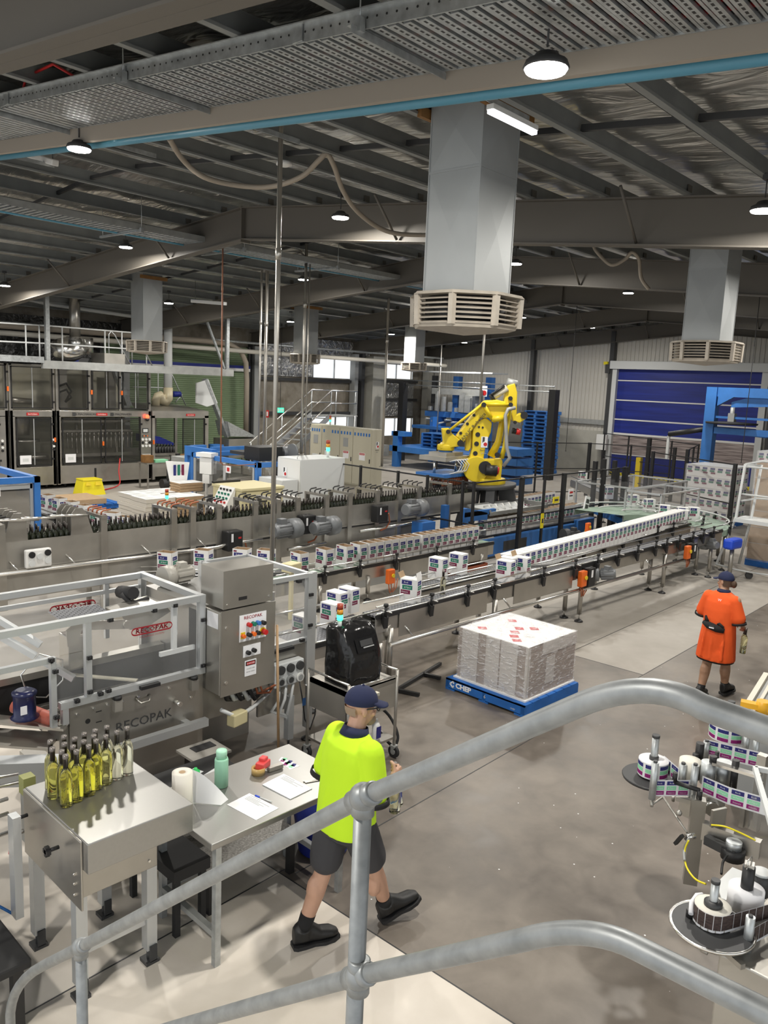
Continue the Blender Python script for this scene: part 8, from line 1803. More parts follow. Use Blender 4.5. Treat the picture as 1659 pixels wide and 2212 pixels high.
for x, y, h in ((1330, 1250, 0.2), (1390, 1250, 0.2), (1500, 1300, 0.35)): p = lp(x, y, 0.9); m = MB(); m.bb(p.x-0.02, p.x+0.02, p.y-0.015, p.y+0.015, 0.85, 0.85+h); m.build('guide_bar', 'steel', t)
p = lp(1500, 1200, 0.9); m = MB(); m.bb(p.x-0.03, p.x+0.03, p.y-0.03, p.y+0.03, 0.8, 1.35); m.build('upright', 'steel', t)
a = lp(1480, 680, 1.28); m = MB(); m.quad(V(a.x, a.y, 0.9), V(a.x+0.2, a.y-0.5, 0.9), V(a.x+0.2, a.y-0.5, 1.32), V(a.x, a.y, 1.32)); m.quad(V(a.x, a.y, 0.75), V(a.x-0.7, a.y-0.35, 0.75), V(a.x-0.7, a.y-0.35, 1.32), V(a.x, a.y, 1.32)); m.build('clear_door', 'clear', t)
m = MB(); m.bar(V(a.x, a.y, 1.33), V(a.x+0.2, a.y-0.5, 1.33), 0.03, 0.03); m.bar(V(a.x, a.y, 1.33), V(a.x-0.7, a.y-0.35, 1.33), 0.03, 0.03); m.build('door_frame', 'lgrey', t)
# lower station
LZ = 0.93
def mp(x, y, z): return az(1420+x/5.946, 1840+y/5.946, z)
cd = mp(700, 960, LZ); m = MB(); m.lathe([(0.04, -0.02), (0.215, -0.012), (0.222, 0), (0.218, 0.01), (0.21, 0.004)], cd, 40, 1); m.lathe([(0.02, 0.004), (0.206, 0.005)], cd, 40, 0, cap=False); m.build('reel_plate', ['dark', 'chrome'], t)
MT['l_brown'] = mat('dark_printed_label', (0.11, 0.075, 0.065), 0.5, 0, 0.6, 40.0, (0.03, 0.02, 0.02), stretch=(1, 1, 4))
def band2(m, pts, z0, h, pitch):
    for a, b in zip(pts[:-1], pts[1:]):
        a, b = V(a.x, a.y, z0), V(b.x, b.y, z0); L = (b-a).length; n = max(1, round(L/pitch)); nn = Vector(((b-a).y, -(b-a).x, 0)).normalized()*0.0012
        m.quad(a, b, b+Vector((0, 0, h)), a+Vector((0, 0, h)), 0)
        for i in range(n):
            p, q = a.lerp(b, (i+0.04)/n), a.lerp(b, (i+0.96)/n)
            for sg in (1, -1): m.quad(p+nn*sg+Vector((0, 0, h*0.14)), q+nn*sg+Vector((0, 0, h*0.14)), q+nn*sg+Vector((0, 0, h*0.98)), p+nn*sg+Vector((0, 0, h*0.98)), 1)
cr = mp(690, 900, LZ+0.01); rr_ = 0.094; HB = 0.10
m = MB(); m.lathe([(0.04, HB), (rr_, HB), (rr_, 0), (0.04, 0)], cr, 32, cap=False); ro = m.build('label_reel', 'cream_paper', t)
m = MB(); band2(m, [cr+Vector((math.cos(a), math.sin(a), 0))*(rr_+0.002) for a in [k*2*math.pi/14 for k in range(15)]], cr.z, HB, 0.045); m.build('label_print', ['paper', 'l_brown'], ro, fix=False)
m = MB(); m.lathe([(0.048, HB), (0.048, HB+0.02), (0.03, HB+0.03)], cr, 20, 0); m.cyl(cr, cr+Vector((0, 0, HB+0.13)), 0.022, 16, 1); m.cyl(cr+Vector((0, 0, HB+0.13)), cr+Vector((0, 0, HB+0.15)), 0.024, 16, 2); m.build('spindle', ['dark', 'galv', 'dark'], ro)
tg = cr+Vector((-0.035, -0.088, 0)); te = mp(1430, 900, LZ); 
m = MB(); band2(m, [tg, te], cr.z, HB, 0.052); m.build('label_web', ['paper', 'l_brown'], t, fix=False); m = MB(); r1 = mp(1150, 1230, LZ-0.05); band2(m, [r1, mp(1560, 1000, LZ-0.05)], LZ-0.05, HB, 0.05); m.build('label_web', ['paper', 'l_brown'], t, fix=False)
m = MB(); m.cyl((r1.x, r1.y, LZ-0.08), (r1.x, r1.y, LZ+0.13), 0.024, 16, 0); m.cyl((r1.x, r1.y, LZ+0.13), (r1.x, r1.y, LZ+0.14), 0.012, 10, 1); m.lathe([(0.03, -0.02), (0.03, 0.0)], (r1.x, r1.y, LZ-0.08), 14, 1); m.build('guide_roller', ['galv', 'dark'], t)
b2 = mp(1120, 690, LZ); m = MB(); m.lathe([(0.03, 0.11), (0.095, 0.11), (0.095, 0), (0.03, 0)], b2, 30, cap=False); m.build('backing_reel', 'paper', t)
m = MB(); m.cyl(b2, b2+Vector((0, 0, 0.24)), 0.034, 14, 0); m.box(b2+Vector((0, 0, 0.25)), (0.05, 0.05, 0.02), 0.3, 1); m.tube([b2+Vector((0.03, 0, 0.25)), b2+Vector((0.02, 0, 0.29)), b2+Vector((-0.03, 0, 0.29)), b2+Vector((-0.04, 0, 0.24))], 0.005, 6, 1); m.build('drive_shaft', ['black', 'chrome'], t)
m = MB(); m.prism([mp(760, 420, LZ-0.02), mp(960, 220, LZ-0.02), mp(1240, 330, LZ-0.02), mp(1380, 640, LZ-0.02), mp(1180, 760, LZ-0.02), mp(820, 620, LZ-0.02)], (0, 0, 0.012)); m.build('deck_plate', 'lgrey', t)
m = MB(); m.tube([mp(580, 555, LZ+0.1), mp(510, 560, LZ+0.1), mp(440, 660, LZ+0.08), mp(430, 800, LZ+0.05)], 0.014, 8, 0); p = mp(430, 800, LZ+0.02); m.cyl((p.x, p.y, LZ+0.006), (p.x, p.y, LZ+0.05), 0.026, 12, 1); m.build('brake_arm', ['paper', 'black'], t)
p = mp(1330, 340, LZ+0.1); m = MB(); m.cyl((p.x, p.y, LZ), (p.x, p.y, LZ+0.13), 0.05, 16, 0); m.cyl((p.x, p.y, LZ+0.13), (p.x, p.y, LZ+0.145), 0.052, 16, 1); m.build('feed_motor', ['dark', 'lgrey'], t)
p = mp(1240, 1500, 0.75); m = MB(); m.box(p, (0.07, 0.05, 0.10), 0.4, 0); m.box(p+Vector((0.09, -0.03, 0.02)), (0.1, 0.1, 0.1), 0.3, 0); m.cyl(p+Vector((0.05, -0.05, -0.02)), p+Vector((0.03, -0.06, -0.2)), 0.022, 10, 1); m.tube([p, p+Vector((-0.03, -0.01, -0.12)), p+Vector((-0.05, -0.01, -0.25))], 0.012, 6, 0); m.cyl(p+Vector((0.05, 0.0, 0.08)), p+Vector((0.05, 0, 0.1)), 0.02, 10, 2); m.build('air_regulator', ['black', 'beige', 'chrome'], t)
m = MB(); m.tube([mp(560, 1190, LZ-0.06), mp(580, 1260, LZ-0.1), mp(650, 1290, LZ-0.1)], 0.016, 8); m.bar(mp(850, 1260, LZ-0.06), mp(1100, 1480, LZ-0.06), 0.03, 0.03); m.build('support_arm', 'steel_dull', t)
# cream tote with yellow lever by the right edge
t = thing('cream_bin', 'cream-edged grey bin with a yellow latch cut by the right edge', 'bin', (8.1, 2.4, 0))
m = MB(); a, b = V(7.35, 2.47, 0), V(8.7, 2.72, 0); n = Vector((0.2, -1.0, 0)); m.prism([a, b, b+n, a+n], (0, 0, 0.86)); m.build('body', 'grey', t)
m = MB(); m.bar(a+Vector((0, 0, 0.88)), b+Vector((0, 0, 0.88)), 0.05, 0.05); m.bar(a+n*0.08+Vector((0, 0, 0.875)), b+n*0.08+Vector((0, 0, 0.875)), 0.03, 0.03); m.bar(a+Vector((0, 0, 0.88)), a+n+Vector((0, 0, 0.88)), 0.05, 0.05); m.build('rim', 'beige_l', t)
m = MB(); p = az(1600, 1518, 0.95); q = az(1660, 1530, 0.95); m.bar(p, q, 0.09, 0.05); m.cyl(q.lerp(p, 0.2)+Vector((0, 0, -0.06)), q.lerp(p, 0.2)+Vector((0, 0, 0.06)), 0.06, 12); m.build('latch', 'orange_yellow', t)
m = MB(); m.bb(9.6, 9.9, 2.3, 2.75, 0, 1.75); tag(m.build('display_board', 'black'), 'tall black panel edge at the right border', 'panel')
# =================================================================== GALVANISED HANDRAIL IN FRONT OF THE CAMERA
MT['pipe_galv'] = mat('mottled_galvanised_pipe', (0.34, 0.355, 0.36), 0.45, 0.5, 0.3, 22.0, (0.24, 0.255, 0.26), rnoise=0.08)
HX = 1.30
def hp(x, y): return ax(x, y, HX)
t = thing('stair_handrail', 'thick galvanised pipe handrail with ball joints crossing the foreground', 'handrail', V(1.3, 1.3, 2.2))
b1, b2_ = hp(785, 1722), hp(175, 2045); R1 = 0.0225
def bend(a, c, b, n=8, k=0.5):
    a, c, b = V(a), V(c), V(b); out = []
    for i in range(n+1): u = i/n; out.append(a*(1-u)**2+c*2*u*(1-u)+b*u*u)
    return out
zt_ = hp(1659, 1575).z
apx = hp(1385, 1478); ap = V(HX, apx.y, zt_+0.0)
dirr = (b1-b2_).normalized()
corner = b1 + (apx-b1)*0.0
s_hi = hp(1240, 1528); s_lo = V(HX, 0.30, zt_)
m = MB(); m.tube([b1]+bend(s_hi, hp(1400, 1455), hp(1520, 1528), 10)+[hp(1659, 1578), V(HX, -0.4, zt_)], R1, 24, cap=False); m.build('top_rail', 'pipe_galv', t)
m = MB(); m.tube([b1, b2_]+bend(hp(95, 2085), hp(28, 2118), hp(22, 2190), 6)+[hp(28, 2420)], R1*1.0, 24, cap=False); m.build('top_rail', 'pipe_galv', t)
m1 = hp(775, 2108); m0 = hp(340, 2230)
m = MB(); m.tube([m1]+bend(hp(1130, 2030), hp(1265, 1992), hp(1370, 2045), 10)+[hp(1659, 2190), V(HX, -0.4, hp(1659, 2190).z)], R1, 24, cap=False); m.build('mid_rail', 'pipe_galv', t)
m = MB(); m.tube([m1, m0, hp(0, 2340)], R1, 24, cap=False); m.build('mid_rail', 'pipe_galv', t)
m = MB(); m.tube([b1, V(b1.x, b1.y, 1.0)], R1, 24); m.build('post', 'pipe_galv', t); m = MB(); m.tube([b2_, V(b2_.x, b2_.y, 0.2)], R1, 24); m.build('post', 'pipe_galv', t)
def ball_joint(c, r, d1, up=True):
    m = MB(); m.ball(c, r, 24); 
    for d in d1: m.lathe([(R1*1.28, 0.0), (R1*1.28, r*1.25), (R1*1.02, r*1.32)], c, 20, axis=d)
    m.build('ball_joint', 'pipe_galv', t)
ball_joint(b1, 0.036, [(s_hi-b1), (b2_-b1), (0, 0, -1)]); ball_joint(b2_, 0.036, [b1-b2_, hp(95, 2085)-b2_, (0, 0, -1)]); ball_joint(m1, 0.036, [hp(1130, 2030)-m1, m0-m1, (0, 0, 1), (0, 0, -1)])
# stair flight and landing that carry it, mostly below the frame
m = MB(); m.bb(0.0, HX+0.05, -0.6, 0.55, 2.10, 2.18); 
for i in range(9): m.bb(0.35, HX+0.02, 0.55+i*0.27, 0.85+i*0.27, 1.93-i*0.225, 1.965-i*0.225)
# =================================================================== PEOPLE
MT['skin'] = mat('skin', (0.56, 0.33, 0.23), 0.5, 0, 0.08, 12); MT['skin2'] = mat('tanned_skin', (0.47, 0.27, 0.17), 0.5, 0, 0.08, 12)
MT['hivis'] = mat('hi_vis_yellow_fabric', (0.58, 0.90, 0.02), 0.85, bump=0.35, bscale=7); MT['orange_fab'] = mat('orange_fabric', (0.88, 0.11, 0.015), 0.85, bump=0.35, bscale=7)
MT['shorts'] = mat('charcoal_fabric', (0.045, 0.045, 0.05), 0.9, bump=0.3, bscale=9); MT['navy_fab'] = mat('navy_fabric', (0.012, 0.018, 0.06), 0.85); MT['blackfab'] = mat('black_fabric', (0.012, 0.012, 0.013), 0.9)
MT['boot'] = mat('black_leather', (0.014, 0.014, 0.014), 0.5); MT['hair_grey'] = mat('grey_stubble', (0.30, 0.22, 0.16), 0.9); MT['hair_brown'] = mat('brown_hair', (0.07, 0.038, 0.02), 0.7)
def remesh(o, vox, sm=6):
    r = o.modifiers.new('r', 'REMESH'); r.mode = 'VOXEL'; r.voxel_size = vox; r.use_smooth_shade = True
    s = o.modifiers.new('s', 'SMOOTH'); s.factor = 0.5; s.iterations = sm
    return o
def limb(m, pts, rs, n=14):
    P = [V(p) for p in pts]
    for i in range(len(P)-1):
        m.tube([P[i], P[i].lerp(P[i+1], 0.35), P[i].lerp(P[i+1], 0.7), P[i+1]], [rs[i][0], rs[i][1], (rs[i][1]+rs[i][2])/2, rs[i][2]], n)
    for i in range(len(P)): r = rs[i][0] if i < len(rs) else rs[-1][2]; m.ball(P[i], r, n)
def loft(m, rings, n=28, pw=0.85):
    """rings: (centre, left axis, half width, half depth)"""
    g = []
    for c, ax_, hw, hd in rings:
        c, a = V(c), V(ax_).normalized(); b = Vector((0, 0, 1)).cross(a)
        g.append([c+a*math.copysign(abs(math.cos(t))**pw, math.cos(t))*hw+b*math.copysign(abs(math.sin(t))**pw, math.sin(t))*hd for t in [2*math.pi*k/n for k in range(n)]])
    vs = [p for r in g for p in r]; nr = len(g)
    m.add(vs, [(i*n+k, i*n+(k+1) % n, (i+1)*n+(k+1) % n, (i+1)*n+k) for i in range(nr-1) for k in range(n)]+[tuple(range(n))[::-1], tuple((nr-1)*n+k for k in range(n))], 0, True)
def hand(m, w, d, side, curl=1.0, s=1.0):
    """w wrist, d pointing to the knuckles, side = thumb side; fingers curl towards pn"""
    w, d = V(w), V(d).normalized(); sd = (V(side)-d*V(side).dot(d)).normalized(); pn = d.cross(sd); pn = pn if pn.z < 0 else -pn
    R = Matrix((d, sd, pn)).transposed(); m.box(w+d*0.052*s, (0.095*s, 0.078*s, 0.028*s), R=R); m.ball(w+d*0.02*s, 0.03*s, 10)
    for i, (o, L) in enumerate(((0.030, 0.070), (0.010, 0.078), (-0.011, 0.073), (-0.031, 0.058))):
        b = w+d*0.092*s+sd*o*s; pts = [b-d*0.02]; a = 0.0
        for f, t in ((0.45, 0.7), (0.32, 1.0), (0.28, 0.8)):
            a += t*curl*(1+0.06*i); pts.append(pts[-1]+(d*math.cos(a)+pn*math.sin(a))*L*f*s+(d*0.02 if len(pts) == 1 else Vector((0, 0, 0))))
        m.tube(pts, [0.0105*s, 0.0098*s, 0.009*s, 0.0078*s], 8); m.ball(pts[-1], 0.008*s, 8)
    b = w+d*0.03*s+sd*0.035*s; m.tube([b, b+(d*0.5+sd*0.7+pn*0.2).normalized()*0.04*s, b+(d*0.6+sd*0.55+pn*0.35).normalized()*0.06*s+pn*0.01, b+(d*0.75+sd*0.25+pn*0.6).normalized()*0.075*s], [0.014*s, 0.013*s, 0.011*s, 0.009*s], 8)
    return w+d*0.085*s+pn*0.035*s
def head(m, c, f, up, s=1.0):
    """c head centre, f face direction"""
    f, up = V(f).normalized(), V(up).normalized(); l = up.cross(f).normalized(); f = l.cross(up)
    def P(x, y, z): return c+l*x*s+f*y*s+up*z*s
    R = Matrix((l, f, up)).transposed()
    def eb(p, r):                                    # ellipsoid
        n = 16; k = n//2+1; vs = []
        for i in range(k):
            th = math.pi*i/(k-1); rr = max(math.sin(th), 1e-3)
            for j in range(n): g = 2*math.pi*j/n; vs.append(V(p)+R @ Vector((rr*math.cos(g)*r[0], rr*math.sin(g)*r[1], math.cos(th)*r[2]))*s)
        m.add(vs, [(i*n+j, (i+1)*n+j, (i+1)*n+(j+1) % n, i*n+(j+1) % n) for i in range(k-1) for j in range(n)], 0, True)
    eb(P(0, -0.01, 0.03), (0.076, 0.095, 0.092)); eb(P(0, 0.022, -0.055), (0.056, 0.068, 0.062)); eb(P(0, 0.06, -0.085), (0.03, 0.028, 0.025))
    eb(P(0, 0.088, -0.018), (0.012, 0.018, 0.026)); eb(P(0, 0.093, -0.036), (0.016, 0.014, 0.011)); eb(P(0, 0.08, 0.022), (0.05, 0.014, 0.012)); eb(P(0, 0.083, -0.066), (0.024, 0.01, 0.006)); eb(P(0, 0.082, -0.078), (0.02, 0.01, 0.006))
    for sg in (1, -1): eb(P(sg*0.076, -0.008, -0.015), (0.010, 0.020, 0.032)); eb(P(sg*0.045, 0.062, -0.03), (0.022, 0.018, 0.02))
    return P, l, f, up
def cap_on(t, P, l, f, up, mt, s=1.0):
    m = MB(); n = 24; g = []
    for i in range(9):
        th = math.pi/2*i/8; g.append([P(0.088*math.cos(th)*math.cos(a), -0.008+0.108*math.cos(th)*math.sin(a), 0.035+0.098*math.sin(th)) for a in [2*math.pi*k/n for k in range(n+1)]])
    g.insert(0, [P(0.084*math.cos(a), -0.008+0.104*math.sin(a), 0.02) for a in [2*math.pi*k/n for k in range(n+1)]])
    m.sheet(g); m.ball(P(0, -0.008, 0.134), 0.009, 8); m.build('crown', mt, t, fix=False)
    m = MB(); top = []; 
    for i in range(6):
        u = i/5; top.append([P(0.078*math.cos(a)*(1-0.05*u), 0.02+0.07*math.sin(a)*(1-u)+(0.07+0.085*math.sin(a)**0.8)*u+0.0, 0.045-0.022*u-0.012*abs(math.cos(a))*u) for a in [math.pi*k/14 for k in range(15)]])
    m.sheet(top); b = m.build('brim', mt, t, fix=False); sd = b.modifiers.new('t', 'SOLIDIFY'); sd.thickness = 0.004
def boot(t, ank, heel, toe, up, name='boot'):
    """boot with sole from heel to toe"""
    h, e, a = V(heel), V(toe), V(ank); d = (e-h).normalized(); u = V(up).normalized(); l = u.cross(d).normalized(); u = d.cross(l); L = (e-h).length; m = MB()
    rr = [(-0.06, 0.036, 0.12), (0.08, 0.050, 0.155), (0.36, 0.050, 0.145), (0.62, 0.054, 0.085), (0.90, 0.053, 0.068), (1.08, 0.03, 0.04)]
    vs = []; n = 14
    for k, w_, hh in rr:
        c = h+d*L*k
        for j in range(n): g = 2*math.pi*j/n; vs.append(c+l*math.cos(g)*w_+u*(0.02+hh/2+math.sin(g)*hh/2))
    m.add(vs, [(i*n+j, i*n+(j+1) % n, (i+1)*n+(j+1) % n, (i+1)*n+j) for i in range(len(rr)-1) for j in range(n)]+[tuple(range(n))[::-1], tuple((len(rr)-1)*n+j for j in range(n))])
    m.tube([h+d*L*0.17+u*0.06, a+(a-(h+d*L*0.17)).normalized()*0.02], [0.056, 0.060], 14); o = remesh(m.build(name, 'boot', t), 0.008, 4)
    m = MB(); sole = [(-0.08, 0.035), (0.0, 0.05), (0.2, 0.052), (0.45, 0.048), (0.7, 0.062), (0.95, 0.056), (1.12, 0.03)]
    m.prism([h+d*L*k+l*w_ for k, w_ in sole]+[h+d*L*k-l*w_ for k, w_ in reversed(sole)], u*0.024); m.build('sole', 'rubber', o)
def sock(t, a, b, r, mt='blackfab'): m = MB(); m.tube([a, b], [r, r*1.06], 16); m.build('sock', MT[mt], t)
# ---- man in yellow, walking to the right with bottles
t = thing('person', 'person in a bright yellow work shirt and charcoal shorts striding right with bottles', 'person', (3.5, 3.6, 0))
A = Vector((0.08, 1, 0)).normalized()
SL, SR = V(3.475, 3.715, 1.395), V(3.44, 3.37, 1.395); EL, ER = V(3.425, 3.775, 1.12), V(3.45, 3.33, 1.115); WL, WR = V(3.54, 3.80, 0.92), V(3.70, 3.43, 1.115)
HL, HR = V(3.44, 3.66, 0.90), V(3.46, 3.49, 0.90); KL, KR = V(3.385, 3.70, 0.50), V(3.655, 3.52, 0.505); AL, AR = V(3.275, 3.755, 0.115), V(3.825, 3.555, 0.135)
HC = V(3.545, 3.575, 1.60); FD = V(0.93, -0.36, -0.10)
m = MB(); Pm, l, f, u = head(m, HC, FD, (0.12, -0.02, 1))
m.tube([V(3.475, 3.565, 1.40), V(3.50, 3.57, 1.48), HC+Vector((-0.01, 0, -0.05))], [0.075, 0.060, 0.058], 14)
loft(m, [((3.45, 3.575, 0.86), A, 0.15, 0.11), ((3.45, 3.57, 1.0), A, 0.145, 0.105), ((3.455, 3.56, 1.2), A, 0.155, 0.105), ((3.46, 3.555, 1.35), A, 0.165, 0.10), ((3.465, 3.56, 1.43), A, 0.10, 0.07)])
limb(m, [SL, EL, WL], [(0.055, 0.05, 0.042), (0.043, 0.040, 0.028)]); limb(m, [SR, ER, WR], [(0.055, 0.05, 0.042), (0.043, 0.040, 0.028)])
limb(m, [HL, KL, AL], [(0.085, 0.08, 0.055), (0.056, 0.058, 0.038)]); limb(m, [HR, KR, AR], [(0.085, 0.08, 0.055), (0.056, 0.058, 0.038)])
m.ball(KL.lerp(AL, 0.3)+Vector((-0.02, 0, 0)), 0.055, 12, 0, (1, 1, 1.9)); m.ball(KR.lerp(AR, 0.3)+Vector((-0.03, 0, -0.01)), 0.055, 12, 0, (1, 1, 1.9))
gripR = hand(m, WR, (0.93, 0.25, 0.12), (0, 0.2, 1), 1.05, 1.12); hand(m, WL, (0.7, -0.1, -0.7), (0.4, -1, 0.3), 0.6)
remesh(m.build('body', 'skin', t), 0.0065, 4)
m = MB(); loft(m, [((3.45, 3.58, 0.835), A, 0.205, 0.160), ((3.45, 3.578, 0.90), A, 0.203, 0.160), ((3.445, 3.57, 1.05), A, 0.196, 0.150), ((3.45, 3.56, 1.2), A, 0.20, 0.145), ((3.455, 3.555, 1.32), A, 0.205, 0.140), ((3.455, 3.555, 1.40), A, 0.185, 0.115), ((3.47, 3.56, 1.455), A, 0.095, 0.085)])
limb(m, [SL+V(0, -0.01, 0), SL.lerp(EL, 0.80)], [(0.082, 0.082, 0.080)]); limb(m, [SR+V(0, 0.01, 0), SR.lerp(ER, 0.86)], [(0.084, 0.084, 0.080)])
for a, b in (((3.33, 3.56, 1.28), (3.30, 3.66, 0.9)), ((3.33, 3.50, 1.3), (3.32, 3.46, 0.95)), ((3.40, 3.42, 1.33), (3.36, 3.40, 1.0))): m.tube([a, V(a).lerp(V(b), 0.5)+V(-0.005, 0, 0), b], [0.012, 0.02, 0.012], 8)
remesh(m.build('shirt', 'hivis', t), 0.010, 6)
for S_, E_, k in ((SL, EL, 0.80), (SR, ER, 0.86)): m = MB(); a = S_.lerp(E_, k); d = (E_-S_).normalized(); m.lathe([(0.079, 0.035), (0.083, 0.035), (0.084, 0.068), (0.079, 0.068), (0.079, 0.035)], a, 20, axis=d, cap=False); m.build('sleeve_cuff', 'blackfab', t)
m = MB(); m.lathe([(0.085, -0.02), (0.072, 0.035), (0.075, 0.04), (0.095, -0.02)], (3.485, 3.563, 1.455), 22, axis=(0.25, 0.0, 1)); m.build('collar', 'navy_fab', t)
m = MB(); c = V(3.352, 3.50, 1.37)
for a, b in (((0, 0.014, 0.016), (0, -0.014, -0.016)), ((0, -0.014, 0.016), (0, 0.014, -0.016))): m.bar(c+V(a), c+V(b), 0.004, 0.03)
m.build('back_emblem', 'grey', t)
m = MB(); loft(m, [((3.45, 3.58, 0.80), A, 0.175, 0.135), ((3.45, 3.58, 0.95), A, 0.18, 0.135)])
limb(m, [HL+V(0, 0.01, -0.02), HL.lerp(KL, 0.76)], [(0.115, 0.115, 0.108)]); limb(m, [HR+V(0, -0.01, -0.02), HR.lerp(KR, 0.76)], [(0.115, 0.115, 0.108)]); remesh(m.build('shorts', 'shorts', t), 0.010, 5)
cap_on(t, Pm, l, f, u, MT['navy_fab'])
m = MB(); m.box(Pm(0.0, 0.088, 0.078), (0.03, 0.03, 0.02)); m.build('cap_badge', 'beige', t)
m = MB(); g = [[Pm((0.077-0.1*max(0, -0.02-z))*math.sin(a), -0.012+(0.098-0.45*max(0, -0.01-z))*math.cos(a), z) for a in [math.radians(125+k*11) for k in range(11)]] for z in (0.005, -0.02, -0.045)]; m.sheet(g); m.build('hair', 'hair_grey', t, fix=False)
m = MB(); m.ball(Pm(0, 0.06, -0.082), 0.047, 14, 0, (1, 1, 0.8)); m.build('beard', 'hair_grey', t)
m = MB()
for s in (1, -1):
    m.tube([Pm(s*0.078, -0.015, 0.005), Pm(s*0.076, 0.05, 0.012), Pm(s*0.06, 0.088, 0.01)], 0.004, 6); m.tube([Pm(s*0.034+0.024*math.cos(a), 0.098, 0.002+0.018*math.sin(a)) for a in [k*math.pi/6 for k in range(12)]], 0.003, 6, closed=True)
m.build('glasses', 'black', t)
m = MB()
for s in (1, -1): m.ball(Pm(s*0.03, 0.078, 0.0), 0.011, 10)
m.build('eye', 'paper', t)
boot(t, AL, (3.235, 3.775, 0.0), (3.485, 3.685, 0.0), (0, 0, 1)); boot(t, AR, (3.815, 3.565, 0.022), (4.055, 3.49, 0.10), (-0.30, 0.08, 0.95))
sock(t, AL+V(0.0, 0, -0.01), AL.lerp(KL, 0.28), 0.047); sock(t, AR, AR.lerp(KR, 0.22), 0.047)
for k, (dx, dy, lx) in enumerate(((0.0, 0.0, 0.02), (0.055, 0.05, 0.05))):
    P = V(3.44, 3.53, 0)+(gripR-V(3.5, 3.6, 0))*1.05+Vector((dx, dy, 0)); b = bottle(('clear wine bottle hanging nearest in the yellow-shirted person\'s hand', 'second clear wine bottle hanging in the yellow-shirted person\'s hand')[k], (0, 0, 0), 'glass_pale'); b.location = P+Vector((lx, 0.0, -0.295)); b.rotation_euler = (0, -0.06-0.1*k, 0)
t.scale = (1.05, 1.05, 1.05); t.location = V(3.44, 3.53, 0)
# ---- person in orange walking away
t = thing('person', 'person in a long orange shirt with black waist pouch walking away', 'person', (9.95, 3.7, 0))
A = Vector((0.10, 1, 0)).normalized(); o = V(9.93, 3.72, 0)
def W(x, y, z): return o+V(x, y, z)
SL, SR = W(0.0, 0.185, 1.30), W(-0.03, -0.185, 1.30); EL, ER = W(0.03, 0.235, 1.055), W(-0.02, -0.235, 1.05); WL, WR = W(0.22, 0.14, 1.0), W(0.17, -0.215, 0.96)
HL, HR = W(0.0, 0.095, 0.82), W(0.0, -0.095, 0.82); KL, KR = W(-0.03, 0.085, 0.45), W(0.12, -0.085, 0.455); AL, AR = W(-0.14, 0.09, 0.10), W(0.20, -0.075, 0.11)
HC = W(0.07, 0.01, 1.495); m = MB(); Pm, l, f, u = head(m, HC, (0.25, 0.96, -0.10), (0.05, 0.02, 1), 0.95)
m.tube([W(0.02, 0, 1.31), W(0.04, 0, 1.40), HC+V(0, 0, -0.04)], [0.07, 0.055, 0.052], 14)
loft(m, [(W(0, 0, 0.80), A, 0.165, 0.125), (W(0, 0, 0.95), A, 0.155, 0.11), (W(0, 0, 1.15), A, 0.15, 0.105), (W(0.01, 0, 1.28), A, 0.155, 0.095), (W(0.02, 0, 1.35), A, 0.09, 0.065)])
limb(m, [SL, EL, WL], [(0.055, 0.05, 0.042), (0.042, 0.038, 0.027)]); limb(m, [SR, ER, WR], [(0.055, 0.05, 0.042), (0.042, 0.038, 0.027)])
limb(m, [HL, KL, AL], [(0.09, 0.085, 0.058), (0.058, 0.062, 0.038)]); limb(m, [HR, KR, AR], [(0.09, 0.085, 0.058), (0.058, 0.062, 0.038)])
m.ball(KL.lerp(AL, 0.3)+V(-0.02, 0, 0), 0.06, 12, 0, (1, 1, 1.8)); m.ball(KR.lerp(AR, 0.3)+V(-0.025, 0, 0), 0.06, 12, 0, (1, 1, 1.8))
hand(m, WL, (0.9, -0.4, 0), (0, -0.4, 1), 0.7, 0.92); g2 = hand(m, WR, (0.75, 0.05, -0.45), (0, 0.9, 0.4), 1.0, 0.92); remesh(m.build('body', 'skin2', t), 0.007, 4)
m = MB(); loft(m, [(W(-0.01, 0, 0.52), A, 0.235, 0.19), (W(-0.01, 0, 0.62), A, 0.228, 0.185), (W(-0.005, 0, 0.80), A, 0.212, 0.175), (W(0, 0, 0.98), A, 0.195, 0.15), (W(0, 0, 1.15), A, 0.198, 0.14), (W(0.005, 0, 1.25), A, 0.20, 0.13), (W(0.01, 0, 1.325), A, 0.18, 0.10), (W(0.02, 0, 1.375), A, 0.085, 0.078)])
limb(m, [SL+V(0, -0.02, -0.01), SL.lerp(EL, 0.86)], [(0.074, 0.078, 0.086)]); limb(m, [SR+V(0, 0.02, -0.01), SR.lerp(ER, 0.88)], [(0.074, 0.078, 0.086)])
for yy in (0.1, 0.0, -0.12): m.tube([W(-0.145, yy, 0.92), W(-0.18, yy*1.1, 0.75), W(-0.195, yy*1.2, 0.55)], [0.01, 0.02, 0.014], 8)
remesh(m.build('shirt', 'orange_fab', t), 0.010, 6)
m = MB(); loft(m, [(W(-0.01, 0, 0.50), A, 0.222, 0.178), (W(-0.01, 0, 0.60), A, 0.215, 0.17)]); m.build('dark_hem', 'blackfab', t)
for S_, E_, k in ((SL, EL, 0.86), (SR, ER, 0.88)): m = MB(); m.lathe([(0.082, 0.045), (0.088, 0.045), (0.089, 0.072), (0.082, 0.072), (0.082, 0.045)], S_.lerp(E_, k), 20, axis=(E_-S_), cap=False); m.build('sleeve_cuff', 'blackfab', t)
m = MB(); m.lathe([(0.08, -0.015), (0.068, 0.03), (0.072, 0.034), (0.09, -0.015)], W(0.03, 0, 1.365), 22, axis=(0.2, 0, 1)); m.build('collar', 'navy_fab', t)
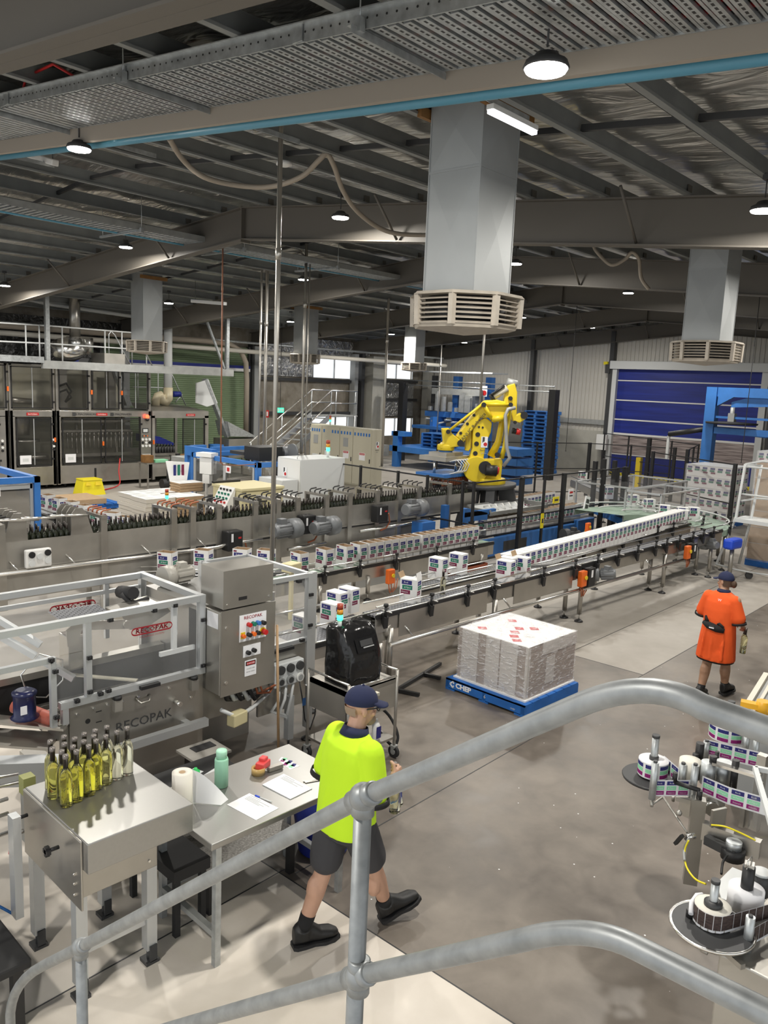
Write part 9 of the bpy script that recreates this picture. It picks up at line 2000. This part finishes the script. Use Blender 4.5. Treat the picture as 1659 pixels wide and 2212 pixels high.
m = MB(); m.tube([W(-0.155, 0.13, 0.985), W(-0.185, 0.06, 0.965), W(-0.19, -0.05, 0.945), W(-0.165, -0.13, 0.93)], [0.03, 0.045, 0.045, 0.03], 12); b = m.build('waist_pouch', 'blackfab', t)
m = MB(); m.box(W(-0.232, 0.0, 0.965), (0.01, 0.06, 0.035), 0, 0); m.box(W(-0.236, -0.0, 0.955), (0.01, 0.06, 0.014), 0, 1); m.build('pouch_label', ['dark', 'paper'], b)
m = MB(); m.tube([W(-0.16, 0.10, 1.0), W(-0.17, 0.11, 1.06), W(-0.17, 0.08, 1.0)], 0.02, 8); m.tube([W(-0.15, -0.04, 0.99), W(-0.17, -0.06, 1.01), W(-0.17, -0.12, 0.97)], 0.015, 8); m.build('pouch_strap', 'blackfab', t)
m = MB(); mtext(m, 'W', 0.045, W(-0.128, -0.02, 1.29), (0, -1, 0), (0.25, 0, 1)); m.build('back_emblem', 'paper', t, fix=False)
cap_on(t, Pm, l, f, u, MT['navy_fab'])
m = MB(); g = [[Pm(0.079*math.sin(a), -0.012+0.0995*math.cos(a), z) for a in [math.radians(95+k*17) for k in range(11)]] for z in (0.03, -0.02, -0.06)]; m.sheet(g); m.ball(Pm(0.0, -0.13, -0.02), 0.035, 12, 0, (1, 1, 1.3)); m.build('hair', 'hair_brown', t, fix=False)
m = MB()
for s in (1, -1): m.ball(Pm(s*0.03, 0.078, 0.0), 0.010, 10)
m.build('eye', 'paper', t)
boot(t, AL, (AL.x-0.06, AL.y, 0.0), (AL.x+0.19, AL.y+0.02, 0.0), (0, 0, 1)); boot(t, AR, (AR.x-0.05, AR.y, 0.02), (AR.x+0.19, AR.y-0.03, 0.03), (-0.05, 0, 1))
sock(t, AL, AL.lerp(KL, 0.2), 0.046); sock(t, AR, AR.lerp(KR, 0.2), 0.046)
for k in range(2):
    b = bottle(('pale wine bottle held low in the right hand of the person in orange', 'second pale wine bottle held by the person in orange')[k], (0, 0, 0), 'glass_pale'); b.location = g2+Vector((0.01+0.045*k, -0.035+0.02*k, -0.30)); b.rotation_euler = (0.05, -0.03-0.08*k, 0)
